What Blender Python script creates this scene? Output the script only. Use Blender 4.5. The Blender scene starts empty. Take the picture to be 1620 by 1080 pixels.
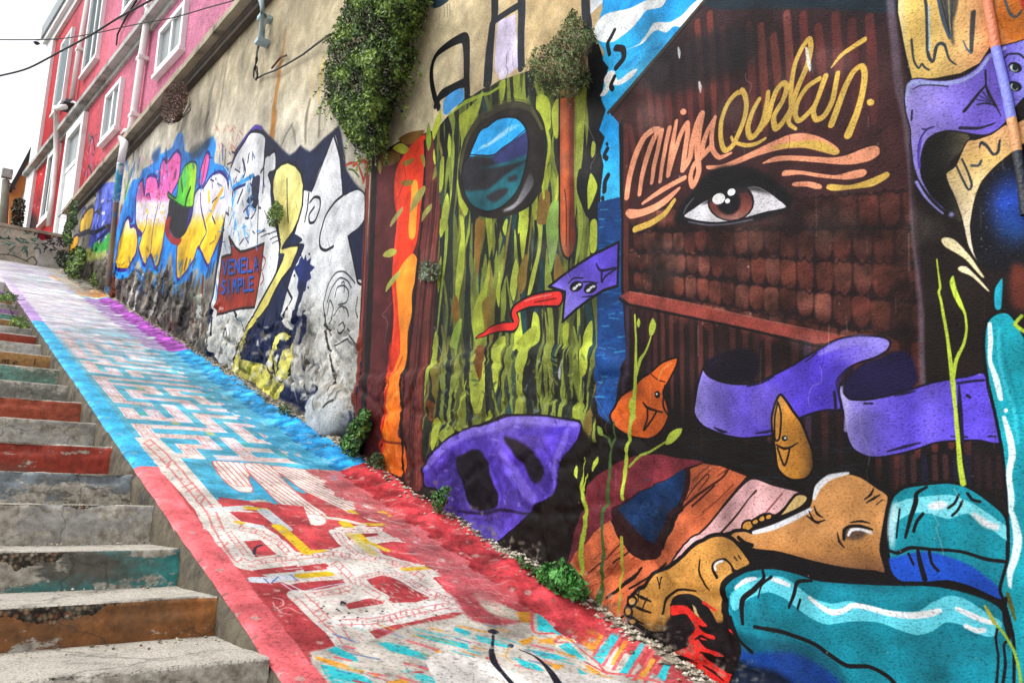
import bpy, math, random
import numpy as np
from mathutils import Matrix, Vector

random.seed(7)
rng = np.random.default_rng(7)
sc = bpy.context.scene
COL = sc.collection

# ------------------------------------------------------------------ camera, world, sun, exposure
# World axes: X towards the mural wall, Y uphill along it, Z up.  Metres, camera at the origin.
FPX, PW, PH = 1260.0, 1620, 1080


def _basis():
    u = np.array([-995.0, 260.0, FPX])
    m = 0.010
    a = u[0] + m * u[1]
    xc = -(-810 * u[0] + (800 + m * 185 - 540) * u[1] + FPX * FPX) / a
    n = np.array([xc - 810, 800 + m * (xc + 185) - 540, FPX])
    u /= np.linalg.norm(u)
    n /= np.linalg.norm(n)
    z = np.cross(u, n)
    z /= np.linalg.norm(z)
    if z[1] > 0:
        z = -z
    return np.stack([n, u, z])


RC = _basis()                                   # camera (right, down, forward) -> world
right, down, fwd = RC[:, 0], RC[:, 1], RC[:, 2]
cam_data = bpy.data.cameras.new("camera")
cam = bpy.data.objects.new("camera", cam_data)
COL.objects.link(cam)
mw = Matrix.Identity(4)
for i in range(3):
    mw[i][0], mw[i][1], mw[i][2] = right[i], -down[i], -fwd[i]
cam.matrix_world = mw
cam_data.sensor_width = 36.0
cam_data.lens = FPX / PW * 36.0
cam_data.clip_start = 0.05
cam_data.clip_end = 500.0
sc.camera = cam

SUN_DIR = Vector((-0.52, 0.12, 0.80)).normalized()   # towards the sun
world = bpy.data.worlds.new("World")
sc.world = world
world.use_nodes = True
nt = world.node_tree
nt.nodes.clear()
sky = nt.nodes.new("ShaderNodeTexSky")
sky.sky_type = 'NISHITA'
sky.sun_disc = False
sky.sun_elevation = math.asin(SUN_DIR.z)
sky.sun_rotation = math.atan2(SUN_DIR.x, SUN_DIR.y)
sky.air_density = 1.0
sky.dust_density = 3.0
sky.ozone_density = 1.0
hsv = nt.nodes.new("ShaderNodeHueSaturation")
hsv.inputs['Saturation'].default_value = 0.12
hsv.inputs['Value'].default_value = 1.15          # bright overcast veil
bg = nt.nodes.new("ShaderNodeBackground")
bg.inputs['Strength'].default_value = 0.15
wo = nt.nodes.new("ShaderNodeOutputWorld")
nt.links.new(sky.outputs[0], hsv.inputs['Color'])
nt.links.new(hsv.outputs[0], bg.inputs['Color'])
nt.links.new(bg.outputs[0], wo.inputs['Surface'])

sd = bpy.data.lights.new("sun", 'SUN')
sd.energy = 0.9
sd.angle = math.radians(14)
sd.color = (1.0, 0.965, 0.92)
sun = bpy.data.objects.new("sun", sd)
COL.objects.link(sun)
sun.rotation_euler = SUN_DIR.to_track_quat('Z', 'Y').to_euler()

sc.view_settings.view_transform = 'Standard'
sc.view_settings.look = 'None'
sc.view_settings.gamma = 1.0
sc.view_settings.use_curve_mapping = False
sc.view_settings.exposure = 0.84

# ------------------------------------------------------------------ surveyed geometry
WD = 2.875                                       # distance of the wall plane
SL = 0.33168                                     # slope of the ramp (tan)
Z0 = -1.5089                                     # height of the ramp plane under the camera
NE = 1.18                                        # left edge of the ramp
SPLIT = 5.66                                     # where the mural ends and the graffiti wall begins


def ray(x, y):
    return RC @ np.array([x - 810.0, y - 540.0, FPX])


def on_wall(x, y, d=0.0):
    r = ray(x, y)
    return r * ((WD - d) / r[0])


def on_ramp(x, y, h=0.0):
    r = ray(x, y)
    return r * ((Z0 + h) / (r[2] - SL * r[1]))


def on_x(x, y, X):
    r = ray(x, y)
    return r * (X / r[0])


def on_y(x, y, Y):
    r = ray(x, y)
    return r * (Y / r[1])


HV = np.array([-0.0838, 0.99648, 0.0])           # direction of the pink house front
HO = np.array([-0.99648, -0.0838, 0.0])          # out of the house front, to the street
HP = np.array([2.9, 22.5, 0.0])


def on_house(x, y):
    r = ray(x, y)
    q = r * ((HP @ HO) / (r @ HO))
    return (q - HP) @ HV, q[2]


def house(t, d, z):
    q = HP + HV * t + HO * d
    return (q[0], q[1], z)


def ramp_z(s):
    return Z0 + SL * s


def project(P):
    """world points (N,3) -> where they fall in the survey picture"""
    c = P @ RC
    return 810 + FPX * c[:, 0] / c[:, 2], 540 + FPX * c[:, 1] / c[:, 2], c[:, 2]


# ------------------------------------------------------------------ noise
def _hash(ix, iy, seed):
    h = (ix.astype(np.int64) * 374761393 + iy.astype(np.int64) * 668265263 + seed * 2147483647) & 0xffffffff
    h = ((h ^ (h >> 13)) * 1274126177) & 0xffffffff
    return ((h ^ (h >> 16)) & 0xffff) / 65535.0


def vnoise(x, y, seed=0):
    ix, iy = np.floor(x), np.floor(y)
    fx, fy = x - ix, y - iy
    fx = fx * fx * (3 - 2 * fx)
    fy = fy * fy * (3 - 2 * fy)
    a = _hash(ix, iy, seed); b = _hash(ix + 1, iy, seed)
    c = _hash(ix, iy + 1, seed); d = _hash(ix + 1, iy + 1, seed)
    return (a + (b - a) * fx) * (1 - fy) + (c + (d - c) * fx) * fy


def fbm(x, y, seed=0, oct=4):
    v = 0; a = 0.5; t = 0
    for o in range(oct):
        v = v + a * vnoise(x * 2 ** o + 13.7 * o, y * 2 ** o + 7.1 * o, seed + o)
        t += a; a *= 0.5
    return v / t


def worley(x, y, seed=0):
    """F1, F2 and cell id"""
    ix, iy = np.floor(x), np.floor(y)
    f1 = np.full(x.shape, 9.0); f2 = np.full(x.shape, 9.0); cid = np.zeros(x.shape, np.int64)
    for dx in (-1, 0, 1):
        for dy in (-1, 0, 1):
            cx, cy = ix + dx, iy + dy
            px = cx + 0.15 + 0.7 * _hash(cx, cy, seed)
            py = cy + 0.15 + 0.7 * _hash(cx, cy, seed + 91)
            d = np.hypot(px - x, py - y)
            near = d < f1
            f2 = np.where(near, f1, np.minimum(f2, d))
            cid = np.where(near, (cx * 1000 + cy).astype(np.int64), cid)
            f1 = np.where(near, d, f1)
    return f1, f2, cid


def sstep(a, b, x):
    t = np.clip((x - a) / (b - a), 0, 1)
    return t * t * (3 - 2 * t)


# ------------------------------------------------------------------ paint kept as a picture in wall metres
def hexc(h):
    h = h.lstrip('#')
    return np.array([int(h[i:i + 2], 16) / 255.0 for i in (0, 2, 4)], np.float32)


def pts(s):
    return np.array([[float(v) for v in q.split(',')] for q in s.split()])


def catmull(P, closed, sub=6):
    n = len(P)
    if n < 3:
        return P
    out = []
    t = np.linspace(0, 1, sub, endpoint=False)[:, None]
    for i in (range(n) if closed else range(n - 1)):
        if closed:
            p0, p1, p2, p3 = P[i - 1], P[i], P[(i + 1) % n], P[(i + 2) % n]
        else:
            p0, p1, p2, p3 = P[max(i - 1, 0)], P[i], P[i + 1], P[min(i + 2, n - 1)]
        out.append((2 * t ** 3 - 3 * t ** 2 + 1) * p1 + (t ** 3 - 2 * t ** 2 + t) * (p2 - p0) * 0.42 +
                   (-2 * t ** 3 + 3 * t ** 2) * p2 + (t ** 3 - t ** 2) * (p3 - p1) * 0.42)
    out = np.concatenate(out)
    if not closed:
        out = np.vstack([out, P[-1]])
    return out


TILE = None


def tile_noise():
    global TILE
    if TILE is None:
        n = 1024
        yy, xx = np.mgrid[0:n, 0:n].astype(np.float64)
        v = np.zeros((n, n)); a = 1.0; t = 0
        for p in (8, 16, 32, 64, 128, 256):
            ix = np.floor(xx * p / n); iy = np.floor(yy * p / n)
            fx = xx * p / n - ix; fy = yy * p / n - iy
            fx = fx * fx * (3 - 2 * fx); fy = fy * fy * (3 - 2 * fy)
            A = _hash(ix, iy, p); B = _hash((ix + 1) % p, iy, p)
            C = _hash(ix, (iy + 1) % p, p); D = _hash((ix + 1) % p, (iy + 1) % p, p)
            v += a * ((A + (B - A) * fx) * (1 - fy) + (C + (D - C) * fx) * fy)
            t += a; a *= 0.62
        v = v / t
        v = (v - v.mean()) / v.std()
        TILE = v.astype(np.float32)
    return TILE


def box_blur(m, r):
    r = int(r)
    if r < 1:
        return m
    for ax in (0, 1):
        for _ in range(2):
            c = np.cumsum(np.pad(m, [(r + 1, r) if a == ax else (0, 0) for a in (0, 1)]), axis=ax)
            m = (c[2 * r + 1:, :] - c[:-2 * r - 1, :]) / (2 * r + 1) if ax == 0 else \
                (c[:, 2 * r + 1:] - c[:, :-2 * r - 1]) / (2 * r + 1)
    return m


class Paint:
    """A painted plane: a (along) and b (across) in metres, traced points given as survey-picture positions."""

    def __init__(self, a0, a1, b0, b1, ppm, locate, world, base):
        self.a0, self.b0, self.ppm = a0, b0, ppm
        self.a1, self.b1 = a1, b1
        self.w, self.h = int((a1 - a0) * ppm), int((b1 - b0) * ppm)
        self.locate, self.world = locate, world
        self.img = np.empty((self.h, self.w, 3), np.float32)
        self.img[:] = hexc(base)
        self.clip = None

    def to_px(self, P):
        return np.array([[(a - self.a0) * self.ppm, (b - self.b0) * self.ppm] for a, b in (self.locate(x, y) for x, y in P)])

    def scale_at(self, x, y):
        q = self.to_px([(x, y), (x + 1, y), (x, y + 1)])
        d1, d2 = q[1] - q[0], q[2] - q[0]
        return math.sqrt(abs(d1[0] * d2[1] - d1[1] * d2[0]))

    def survey(self, x0, x1, y0, y1):
        xs = (np.arange(x0, x1) + 0.5) / self.ppm + self.a0
        ys = (np.arange(y0, y1) + 0.5) / self.ppm + self.b0
        A, B = np.meshgrid(xs, ys)
        px, py, _ = project(self.world(A.ravel(), B.ravel()))
        return px.reshape(A.shape), py.reshape(A.shape)

    def mask(self, Q, pad=0):
        x0 = max(int(np.floor(Q[:, 0].min())) - pad, 0); x1 = min(int(np.ceil(Q[:, 0].max())) + pad + 1, self.w)
        y0 = max(int(np.floor(Q[:, 1].min())) - pad, 0); y1 = min(int(np.ceil(Q[:, 1].max())) + pad + 1, self.h)
        if x1 <= x0 or y1 <= y0:
            return None
        SS = 3
        h, w = y1 - y0, x1 - x0
        acc = np.zeros((h * SS, w + 2), np.float32)
        p = Q - np.array([x0, y0]); q = np.roll(p, -1, axis=0)
        for (ax, ay), (bx, by) in zip(p, q):
            if ay == by:
                continue
            d = 1.0
            if ay > by:
                ax, ay, bx, by, d = bx, by, ax, ay, -1.0
            r0 = max(int(math.ceil(ay * SS - 0.5)), 0); r1 = min(int(math.ceil(by * SS - 0.5)), h * SS)
            if r1 <= r0:
                continue
            r = np.arange(r0, r1)
            x = np.clip(ax + (bx - ax) * (((r + 0.5) / SS) - ay) / (by - ay), 0, w)
            ix = x.astype(int); fr = (x - ix).astype(np.float32)
            acc[r, ix] += d * (1 - fr)
            acc[r, ix + 1] += d * fr
        m = np.clip(np.abs(np.cumsum(acc, axis=1)[:, :w]), 0, 1).reshape(h, SS, w).mean(axis=1)
        return m, x0, y0

    def lay(self, m, x0, y0, col, alpha, mottle, grad=None):
        h, w = m.shape
        if self.clip is not None:
            m = m * self.clip[y0:y0 + h, x0:x0 + w]
        sl = self.img[y0:y0 + h, x0:x0 + w]
        if grad is not None:
            axis, stops = grad
            px, py = self.survey(x0, x0 + w, y0, y0 + h)
            if isinstance(axis, tuple):
                v = px * axis[0] + py * axis[1]
            else:
                v = px if axis == 'x' else py
            ks = [s[0] for s in stops]
            cs = np.array([hexc(s[1]) for s in stops])
            C = np.stack([np.interp(v, ks, cs[:, i]) for i in range(3)], axis=-1).astype(np.float32)
        else:
            C = hexc(col)
        if mottle:
            T = tile_noise()
            nz = T[np.ix_((np.arange(y0, y0 + h) * 2) % 1024, (np.arange(x0, x0 + w) * 2) % 1024)]
            C = np.clip(C * (1 + mottle * nz[..., None]), 0, 1)
        a = (m * alpha)[..., None]
        sl[:] = sl * (1 - a) + C * a

    def fill(self, P, col='#000000', smooth=True, soft=0.0, alpha=1.0, mottle=0.05, grad=None, edge=None, ew=3.0):
        if isinstance(P, str):
            P = pts(P)
        P = np.asarray(P, float)
        if smooth:
            P = catmull(P, True)
        c = P.mean(axis=0)
        pad = 0
        if soft:
            pad = int(soft * self.scale_at(*c) * 2) + 2
        Q = self.to_px(P)
        r = self.mask(Q, pad)
        if r is None:
            return
        m, x0, y0 = r
        if soft:
            m = box_blur(m, max(1, round(soft * self.scale_at(*c) / 1.6)))
        self.lay(m, x0, y0, col, alpha, mottle, grad)
        if edge:
            self.line(np.vstack([P, P[:1]]), ew, edge, smooth=False)

    def line(self, P, w, col, smooth=True, soft=0.8, alpha=1.0, mottle=0.04, grad=None):
        if isinstance(P, str):
            P = pts(P)
        P = np.asarray(P, float)
        ws = np.atleast_1d(np.asarray(w, float))
        if len(ws) == 1:
            ws = np.repeat(ws, len(P))
        elif len(ws) != len(P):
            ws = np.interp(np.linspace(0, 1, len(P)), np.linspace(0, 1, len(ws)), ws)
        if smooth and len(P) > 2:
            n0 = len(P)
            P = catmull(P, False)
            ws = np.interp(np.linspace(0, n0 - 1, len(P)), np.arange(n0), ws)
        Q = self.to_px(P)
        k = self.scale_at(*P[len(P) // 2])
        if len(P) > 12:
            ka, kb = self.scale_at(*P[0]), self.scale_at(*P[-1])
            kk = np.interp(np.linspace(0, 1, len(P)), [0, .5, 1], [ka, k, kb])
        else:
            kk = np.repeat(k, len(P))
        R = np.maximum(ws * kk / 2, 0.55)
        sf = max(soft * k, 0.7)
        pad = int(R.max() + sf + 2)
        x0 = max(int(Q[:, 0].min()) - pad, 0); x1 = min(int(Q[:, 0].max()) + pad + 1, self.w)
        y0 = max(int(Q[:, 1].min()) - pad, 0); y1 = min(int(Q[:, 1].max()) + pad + 1, self.h)
        if x1 <= x0 or y1 <= y0:
            return
        M = np.zeros((y1 - y0, x1 - x0), np.float32)
        for i in range(len(Q) - 1):
            a, b = Q[i], Q[i + 1]
            rr = max(R[i], R[i + 1]) + sf + 1
            u0 = max(int(min(a[0], b[0]) - rr), x0); u1 = min(int(max(a[0], b[0]) + rr) + 1, x1)
            v0 = max(int(min(a[1], b[1]) - rr), y0); v1 = min(int(max(a[1], b[1]) + rr) + 1, y1)
            if u1 <= u0 or v1 <= v0:
                continue
            X = np.arange(u0, u1)[None, :] + 0.5 - a[0]
            Y = np.arange(v0, v1)[:, None] + 0.5 - a[1]
            d = b - a
            L = d @ d
            t = np.clip((X * d[0] + Y * d[1]) / L, 0, 1) if L > 1e-9 else 0 * (X + Y)
            dist = np.hypot(X - t * d[0], Y - t * d[1])
            c = np.clip((R[i] + (R[i + 1] - R[i]) * t - dist) / sf + 0.5, 0, 1)
            s = M[v0 - y0:v1 - y0, u0 - x0:u1 - x0]
            np.maximum(s, c, out=s)
        self.lay(M, x0, y0, col, alpha, mottle, grad)

    def dot(self, x, y, rx, ry, col, rot=0.0, **kw):
        a = np.linspace(0, 2 * math.pi, 20, endpoint=False)
        c, s = math.cos(math.radians(rot)), math.sin(math.radians(rot))
        ex, ey = rx * np.cos(a), ry * np.sin(a)
        self.fill(np.stack([x + ex * c - ey * s, y + ex * s + ey * c], 1), col, smooth=False, **kw)

    def set_clip(self, P, smooth=False, minus=None):
        self.clip = None
        if P is None:
            return
        P = pts(P) if isinstance(P, str) else P
        r = self.mask(self.to_px(catmull(P, True) if smooth else P))
        full = np.zeros((self.h, self.w), np.float32)
        if r is not None:
            m, x0, y0 = r
            full[y0:y0 + m.shape[0], x0:x0 + m.shape[1]] = m
        self.clip = full

    def wear(self, amount, fine):
        T = tile_noise()
        yy = np.arange(self.h); xx = np.arange(self.w)
        for step, am in ((1, fine), (3, fine), (0.37, amount)):
            nz = T[np.ix_((yy * step).astype(int) % 1024, (xx * step).astype(int) % 1024)]
            self.img *= (1 + am * nz)[..., None]
        np.clip(self.img, 0, 1, out=self.img)

    def chips(self, thr, col, alpha=0.8, region=None, step=2.3):
        """worn-off flecks showing what is below"""
        T = tile_noise()
        nz = T[np.ix_((np.arange(self.h) * step).astype(int) % 1024, (np.arange(self.w) * step + 311).astype(int) % 1024)]
        m = np.clip((nz - thr) * 4, 0, 1) * alpha
        if region is not None:
            m = m * region
        self.img += (hexc(col) - self.img) * m[..., None]

    def image(self, name):
        im = bpy.data.images.new(name, self.w, self.h, alpha=False)
        buf = np.ones((self.h, self.w, 4), np.float32)
        buf[..., :3] = self.img
        im.pixels.foreach_set(buf.ravel())
        im.update()
        im.pack()
        return im

    def uv(self, a, b):
        return np.stack([(a - self.a0) / (self.w / self.ppm), (b - self.b0) / (self.h / self.ppm)], 1)


# ------------------------------------------------------------------ materials
def mat(name, rough=0.7):
    m = bpy.data.materials.new(name)
    m.use_nodes = True
    b = m.node_tree.nodes['Principled BSDF']
    b.inputs['Roughness'].default_value = rough
    return m, m.node_tree, b


def lin(h):
    c = hexc(h)
    return tuple(float(x / 12.92 if x <= 0.04045 else ((x + 0.055) / 1.055) ** 2.4) for x in c) + (1.0,)


def coords(t, scale=None):
    tc = t.nodes.new('ShaderNodeTexCoord')
    if scale is None:
        return tc.outputs['Object']
    mp = t.nodes.new('ShaderNodeMapping')
    mp.inputs['Scale'].default_value = scale
    t.links.new(tc.outputs['Object'], mp.inputs['Vector'])
    return mp.outputs[0]


def noise(t, vec, scale, detail=5, rough=0.6):
    n = t.nodes.new('ShaderNodeTexNoise')
    n.inputs['Scale'].default_value = scale
    n.inputs['Detail'].default_value = detail
    n.inputs['Roughness'].default_value = rough
    t.links.new(vec, n.inputs['Vector'])
    return n.outputs['Fac']


def ramp(t, fac, stops):
    r = t.nodes.new('ShaderNodeValToRGB')
    e = r.color_ramp.elements
    while len(e) < len(stops):
        e.new(0.5)
    for el, (p, c) in zip(e, stops):
        el.position = p
        el.color = lin(c) if isinstance(c, str) else c
    t.links.new(fac, r.inputs['Fac'])
    return r.outputs['Color']


def mix(t, fac, a, b, mode='MIX'):
    m = t.nodes.new('ShaderNodeMix')
    m.data_type = 'RGBA'
    m.blend_type = mode
    def put(sock, v):
        if isinstance(v, bpy.types.NodeSocket):
            t.links.new(v, sock)
        elif isinstance(v, str):
            sock.default_value = lin(v)
        else:
            sock.default_value = v
    put(m.inputs[0], fac); put(m.inputs[6], a); put(m.inputs[7], b)
    return m.outputs[2]


def bump(t, b, height, strength, dist, prev=None):
    n = t.nodes.new('ShaderNodeBump')
    n.inputs['Strength'].default_value = strength
    n.inputs['Distance'].default_value = dist
    t.links.new(height, n.inputs['Height'])
    if prev is not None:
        t.links.new(prev, n.inputs['Normal'])
    t.links.new(n.outputs[0], b.inputs['Normal'])
    return n.outputs[0]


def painted(name, img, rough, stucco, scale, coarse=0.5):
    m, t, b = mat(name, rough)
    im = t.nodes.new('ShaderNodeTexImage')
    im.image = img
    im.interpolation = 'Linear'
    v = coords(t, (1, 1, 1.5))
    n1 = noise(t, v, scale, 8, 0.7)
    n2 = noise(t, coords(t), 7.0, 4, 0.6)
    c = mix(t, 1.0, im.outputs['Color'], ramp(t, n2, [(0.3, '#d8d6d2'), (0.7, '#ffffff')]), 'MULTIPLY')
    # fine relief shading put into the colour: pits darkened, pale specks laid over
    n3 = noise(t, v, scale * 2.1, 6, 0.75)
    c = mix(t, 1.0, c, ramp(t, n1, [(0.34, '#a8a8a8'), (0.50, '#ffffff')]), 'MULTIPLY')
    c = mix(t, ramp(t, n3, [(0.66, '#000000'), (0.80, '#404040')]), c, '#c9c4bc')
    t.links.new(c, b.inputs['Base Color'])
    p = bump(t, b, n2, coarse, 0.02)
    big = noise(t, coords(t), 1.1, 5, 0.65)
    mm = t.nodes.new('ShaderNodeMath'); mm.operation = 'MULTIPLY'
    t.links.new(n1, mm.inputs[0]); t.links.new(ramp(t, big, [(.34, '#5a5a5a'), (.66, '#ffffff')]), mm.inputs[1])
    bump(t, b, mm.outputs[0], stucco, 0.014, p)
    b.inputs['Specular IOR Level'].default_value = 0.10
    return m


def cracks(t, col, scale=1.3, width=.010, tint='#3a352d'):
    w = t.nodes.new('ShaderNodeTexNoise'); w.inputs['Scale'].default_value = 3.0; w.inputs['Detail'].default_value = 6
    t.links.new(coords(t), w.inputs['Vector'])
    vm = t.nodes.new('ShaderNodeVectorMath'); vm.operation = 'MULTIPLY_ADD'
    vm.inputs[1].default_value = (.5, .5, .5)
    t.links.new(w.outputs['Color'], vm.inputs[0]); t.links.new(coords(t), vm.inputs[2])
    vo = t.nodes.new('ShaderNodeTexVoronoi'); vo.feature = 'DISTANCE_TO_EDGE'; vo.inputs['Scale'].default_value = scale
    t.links.new(vm.outputs[0], vo.inputs['Vector'])
    f = ramp(t, vo.outputs['Distance'], [(0.0, '#d0d0d0'), (width, '#000000')])
    return mix(t, f, col, tint)


def plain(name, hexcol, rough=0.7, var=0.15, scale=6.0, bmp=0.15, bscale=40.0, dirt=None, dirt_scale=3.0, dirt_at=(0.5, 0.65), metal=0.0, crack=None):
    m, t, b = mat(name, rough)
    v = coords(t)
    n = noise(t, v, scale, 6)
    c = np.array(lin(hexcol))
    lo = tuple(np.clip(c * (1 - var), 0, 1)[:3]) + (1.0,)
    hi = tuple(np.clip(c * (1 + var), 0, 1)[:3]) + (1.0,)
    col = ramp(t, n, [(0.3, lo), (0.7, hi)])
    if dirt:
        d = noise(t, v, dirt_scale, 8, 0.7)
        f = ramp(t, d, [(dirt_at[0], '#000000'), (dirt_at[1], '#ffffff')])
        col = mix(t, f, col, dirt)
    if crack:
        sp_ = noise(t, v, 120.0, 3)
        col = mix(t, 1.0, col, ramp(t, sp_, [(.34, '#8a8a8a'), (.5, '#ffffff')]), 'MULTIPLY')
        col = cracks(t, col, crack)
    t.links.new(col, b.inputs['Base Color'])
    if bmp:
        bump(t, b, noise(t, v, bscale, 5), bmp, 0.02)
    b.inputs['Metallic'].default_value = metal
    return m


def peeling(name, paint, under='#9b9286', dark='#4a443c', amount=0.5, paint2=None, band=None):
    """old painted concrete: paint worn off in patches, grime below the nose"""
    m, t, b = mat(name, 0.85)
    v = coords(t, (1.0, 1.0, 2.2))
    n1 = noise(t, v, 3.2, 10, 0.7)
    n2 = noise(t, coords(t), 26.0, 6, 0.7)
    n3 = noise(t, v, 1.3, 6, 0.6)
    conc = mix(t, ramp(t, n2, [(0.35, '#000000'), (0.65, '#ffffff')]), dark, under)
    base = paint
    if paint2:
        base = mix(t, ramp(t, n3, [(0.45, '#000000'), (0.58, '#ffffff')]), paint, paint2)
    base = mix(t, 1.0, base, ramp(t, n2, [(0.25, '#9a9a9a'), (0.7, '#ffffff')]), 'MULTIPLY')
    f = ramp(t, n1, [(amount - 0.012, '#000000'), (amount + 0.012, '#ffffff')])
    c = mix(t, f, base, conc)
    c = mix(t, ramp(t, n3, [(0.40, '#000000'), (0.80, '#808080')]), c, dark)
    c = cracks(t, c, 1.1, .007)
    p = bump(t, b, n1, 0.35, 0.02)
    if band:
        ztop, depth, x0 = band
        sp = t.nodes.new('ShaderNodeSeparateXYZ'); t.links.new(coords(t), sp.inputs[0])

        def mth(op, a, bb):
            q = t.nodes.new('ShaderNodeMath'); q.operation = op
            for i_, u in enumerate((a, bb)):
                if isinstance(u, bpy.types.NodeSocket):
                    t.links.new(u, q.inputs[i_])
                else:
                    q.inputs[i_].default_value = u
            return q.outputs[0]
        low = noise(t, coords(t, (1.6, .2, .2)), 2.4, 6, .65)
        lim = mth('SUBTRACT', mth('MULTIPLY', low, 2.6), .75)
        lim = mth('SUBTRACT', lim, mth('MULTIPLY', mth('MAXIMUM', mth('SUBTRACT', sp.outputs[0], x0), 0.0), 6.0))
        rel = mth('DIVIDE', mth('SUBTRACT', ztop, sp.outputs[2]), depth)
        msk = mth('LESS_THAN', rel, lim)
        vo = t.nodes.new('ShaderNodeTexVoronoi'); vo.inputs['Scale'].default_value = 60
        t.links.new(coords(t), vo.inputs['Vector'])
        sep = t.nodes.new('ShaderNodeSeparateColor'); t.links.new(vo.outputs['Color'], sep.inputs[0])
        agg = ramp(t, sep.outputs[0], [(.1, '#4a4033'), (.35, '#8c7f68'), (.55, '#a08f72'), (.72, '#a0603c'), (.85, '#6b6a62'), (.95, '#b9ae98')])
        agg = mix(t, 1.0, agg, ramp(t, vo.outputs['Distance'], [(.0, '#ffffff'), (.75, '#4a4238')]), 'MULTIPLY')
        c = mix(t, msk, c, agg)
    t.links.new(c, b.inputs['Base Color'])
    bump(t, b, n2, 0.5, 0.012, p)
    return m


# ------------------------------------------------------------------ object helpers
def empty(name, loc, label=None, cat=None, group=None, kind=None):
    o = bpy.data.objects.new(name, None)
    o.location = loc
    o.empty_display_size = 0.1
    COL.objects.link(o)
    for k, v in (('label', label), ('category', cat), ('group', group), ('kind', kind)):
        if v:
            o[k] = v
    return o


def root_loc(p):
    v = Vector((0, 0, 0))
    while p is not None:
        v = v + p.location
        p = p.parent
    return v


def link(name, me, mats, parent=None, label=None, cat=None, group=None, kind=None):
    o = bpy.data.objects.new(name, me)
    for m in (mats if isinstance(mats, (list, tuple)) else [mats]):
        if m is not None and m.name not in [x.name for x in me.materials if x]:
            me.materials.append(m)
    COL.objects.link(o)
    if parent is not None:
        o.parent = parent
    for k, v in (('label', label), ('category', cat), ('group', group), ('kind', kind)):
        if v:
            o[k] = v
    return o


def mesh_np(name, V, F, uv=None, smooth=True, normals=None, midx=None):
    me = bpy.data.meshes.new(name)
    V = np.asarray(V, np.float32); F = np.asarray(F, np.int32)
    k = F.shape[1]
    me.vertices.add(len(V)); me.vertices.foreach_set('co', V.ravel())
    me.loops.add(F.size); me.loops.foreach_set('vertex_index', F.ravel())
    me.polygons.add(len(F)); me.polygons.foreach_set('loop_start', np.arange(0, F.size, k, dtype=np.int32))
    if midx is not None:
        me.polygons.foreach_set('material_index', np.asarray(midx, np.int32))
    me.update(calc_edges=True)
    if uv is not None:
        l = me.uv_layers.new(name='map')
        l.data.foreach_set('uv', np.asarray(uv, np.float32)[F.ravel()].ravel())
    me.polygons.foreach_set('use_smooth', np.full(len(F), smooth))
    if normals is not None:
        me.normals_split_custom_set_from_vertices(normals.tolist())
    return me


class MB:
    """collects boxes, prisms, tubes into one mesh, in world metres"""

    def __init__(self):
        self.v, self.f = [], []

    def add(self, V, F):
        n = len(self.v)
        self.v += [tuple(map(float, p)) for p in V]
        self.f += [tuple(i + n for i in f) for f in F]

    def hexa(self, P):
        self.add(P, [(0, 3, 2, 1), (4, 5, 6, 7), (0, 1, 5, 4), (1, 2, 6, 5), (2, 3, 7, 6), (3, 0, 4, 7)])

    def box(self, x0, x1, y0, y1, z0, z1):
        self.hexa([(x0, y0, z0), (x1, y0, z0), (x1, y1, z0), (x0, y1, z0), (x0, y0, z1), (x1, y0, z1), (x1, y1, z1), (x0, y1, z1)])

    def hbox(self, t0, t1, d0, d1, z0, z1):
        self.hexa([house(t0, d0, z0), house(t1, d0, z0), house(t1, d1, z0), house(t0, d1, z0),
                   house(t0, d0, z1), house(t1, d0, z1), house(t1, d1, z1), house(t0, d1, z1)])

    def tube(self, P, r, seg=8, cap=True):
        P = [Vector(p) for p in P]
        R = r if isinstance(r, (list, tuple)) else [r] * len(P)
        n0 = len(self.v)
        prev = None
        for i, p in enumerate(P):
            d = (P[min(i + 1, len(P) - 1)] - P[max(i - 1, 0)]).normalized()
            a = d.orthogonal().normalized() if prev is None else (prev - d * prev.dot(d)).normalized()
            prev = a
            b = d.cross(a)
            for k in range(seg):
                an = 2 * math.pi * k / seg
                q = p + (a * math.cos(an) + b * math.sin(an)) * R[i]
                self.v.append(tuple(q))
        for i in range(len(P) - 1):
            for k in range(seg):
                a = n0 + i * seg + k; b = n0 + i * seg + (k + 1) % seg
                self.f.append((a, b, b + seg, a + seg))
        if cap:
            self.f.append(tuple(n0 + k for k in reversed(range(seg))))
            self.f.append(tuple(n0 + (len(P) - 1) * seg + k for k in range(seg)))

    def build(self, name, m, parent=None, smooth=False, bevel=0.0, **kw):
        off = root_loc(parent)
        me = bpy.data.meshes.new(name)
        me.from_pydata([tuple(Vector(p) - off) for p in self.v], [], self.f)
        me.update()
        if smooth:
            me.polygons.foreach_set('use_smooth', [True] * len(me.polygons))
        o = link(name, me, m, parent, **kw)
        if bevel:
            md = o.modifiers.new('bevel', 'BEVEL')
            md.width = bevel
            md.segments = 2
            md.limit_method = 'ANGLE'
        return o


def inside(px, py, P):
    r = np.zeros(px.shape, bool)
    n = len(P)
    j = n - 1
    for i in range(n):
        xi, yi = P[i]; xj, yj = P[j]
        c = ((yi > py) != (yj > py)) & (px < (xj - xi) * (py - yi) / (yj - yi + 1e-12) + xi)
        r ^= c
        j = i
    return r


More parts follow.
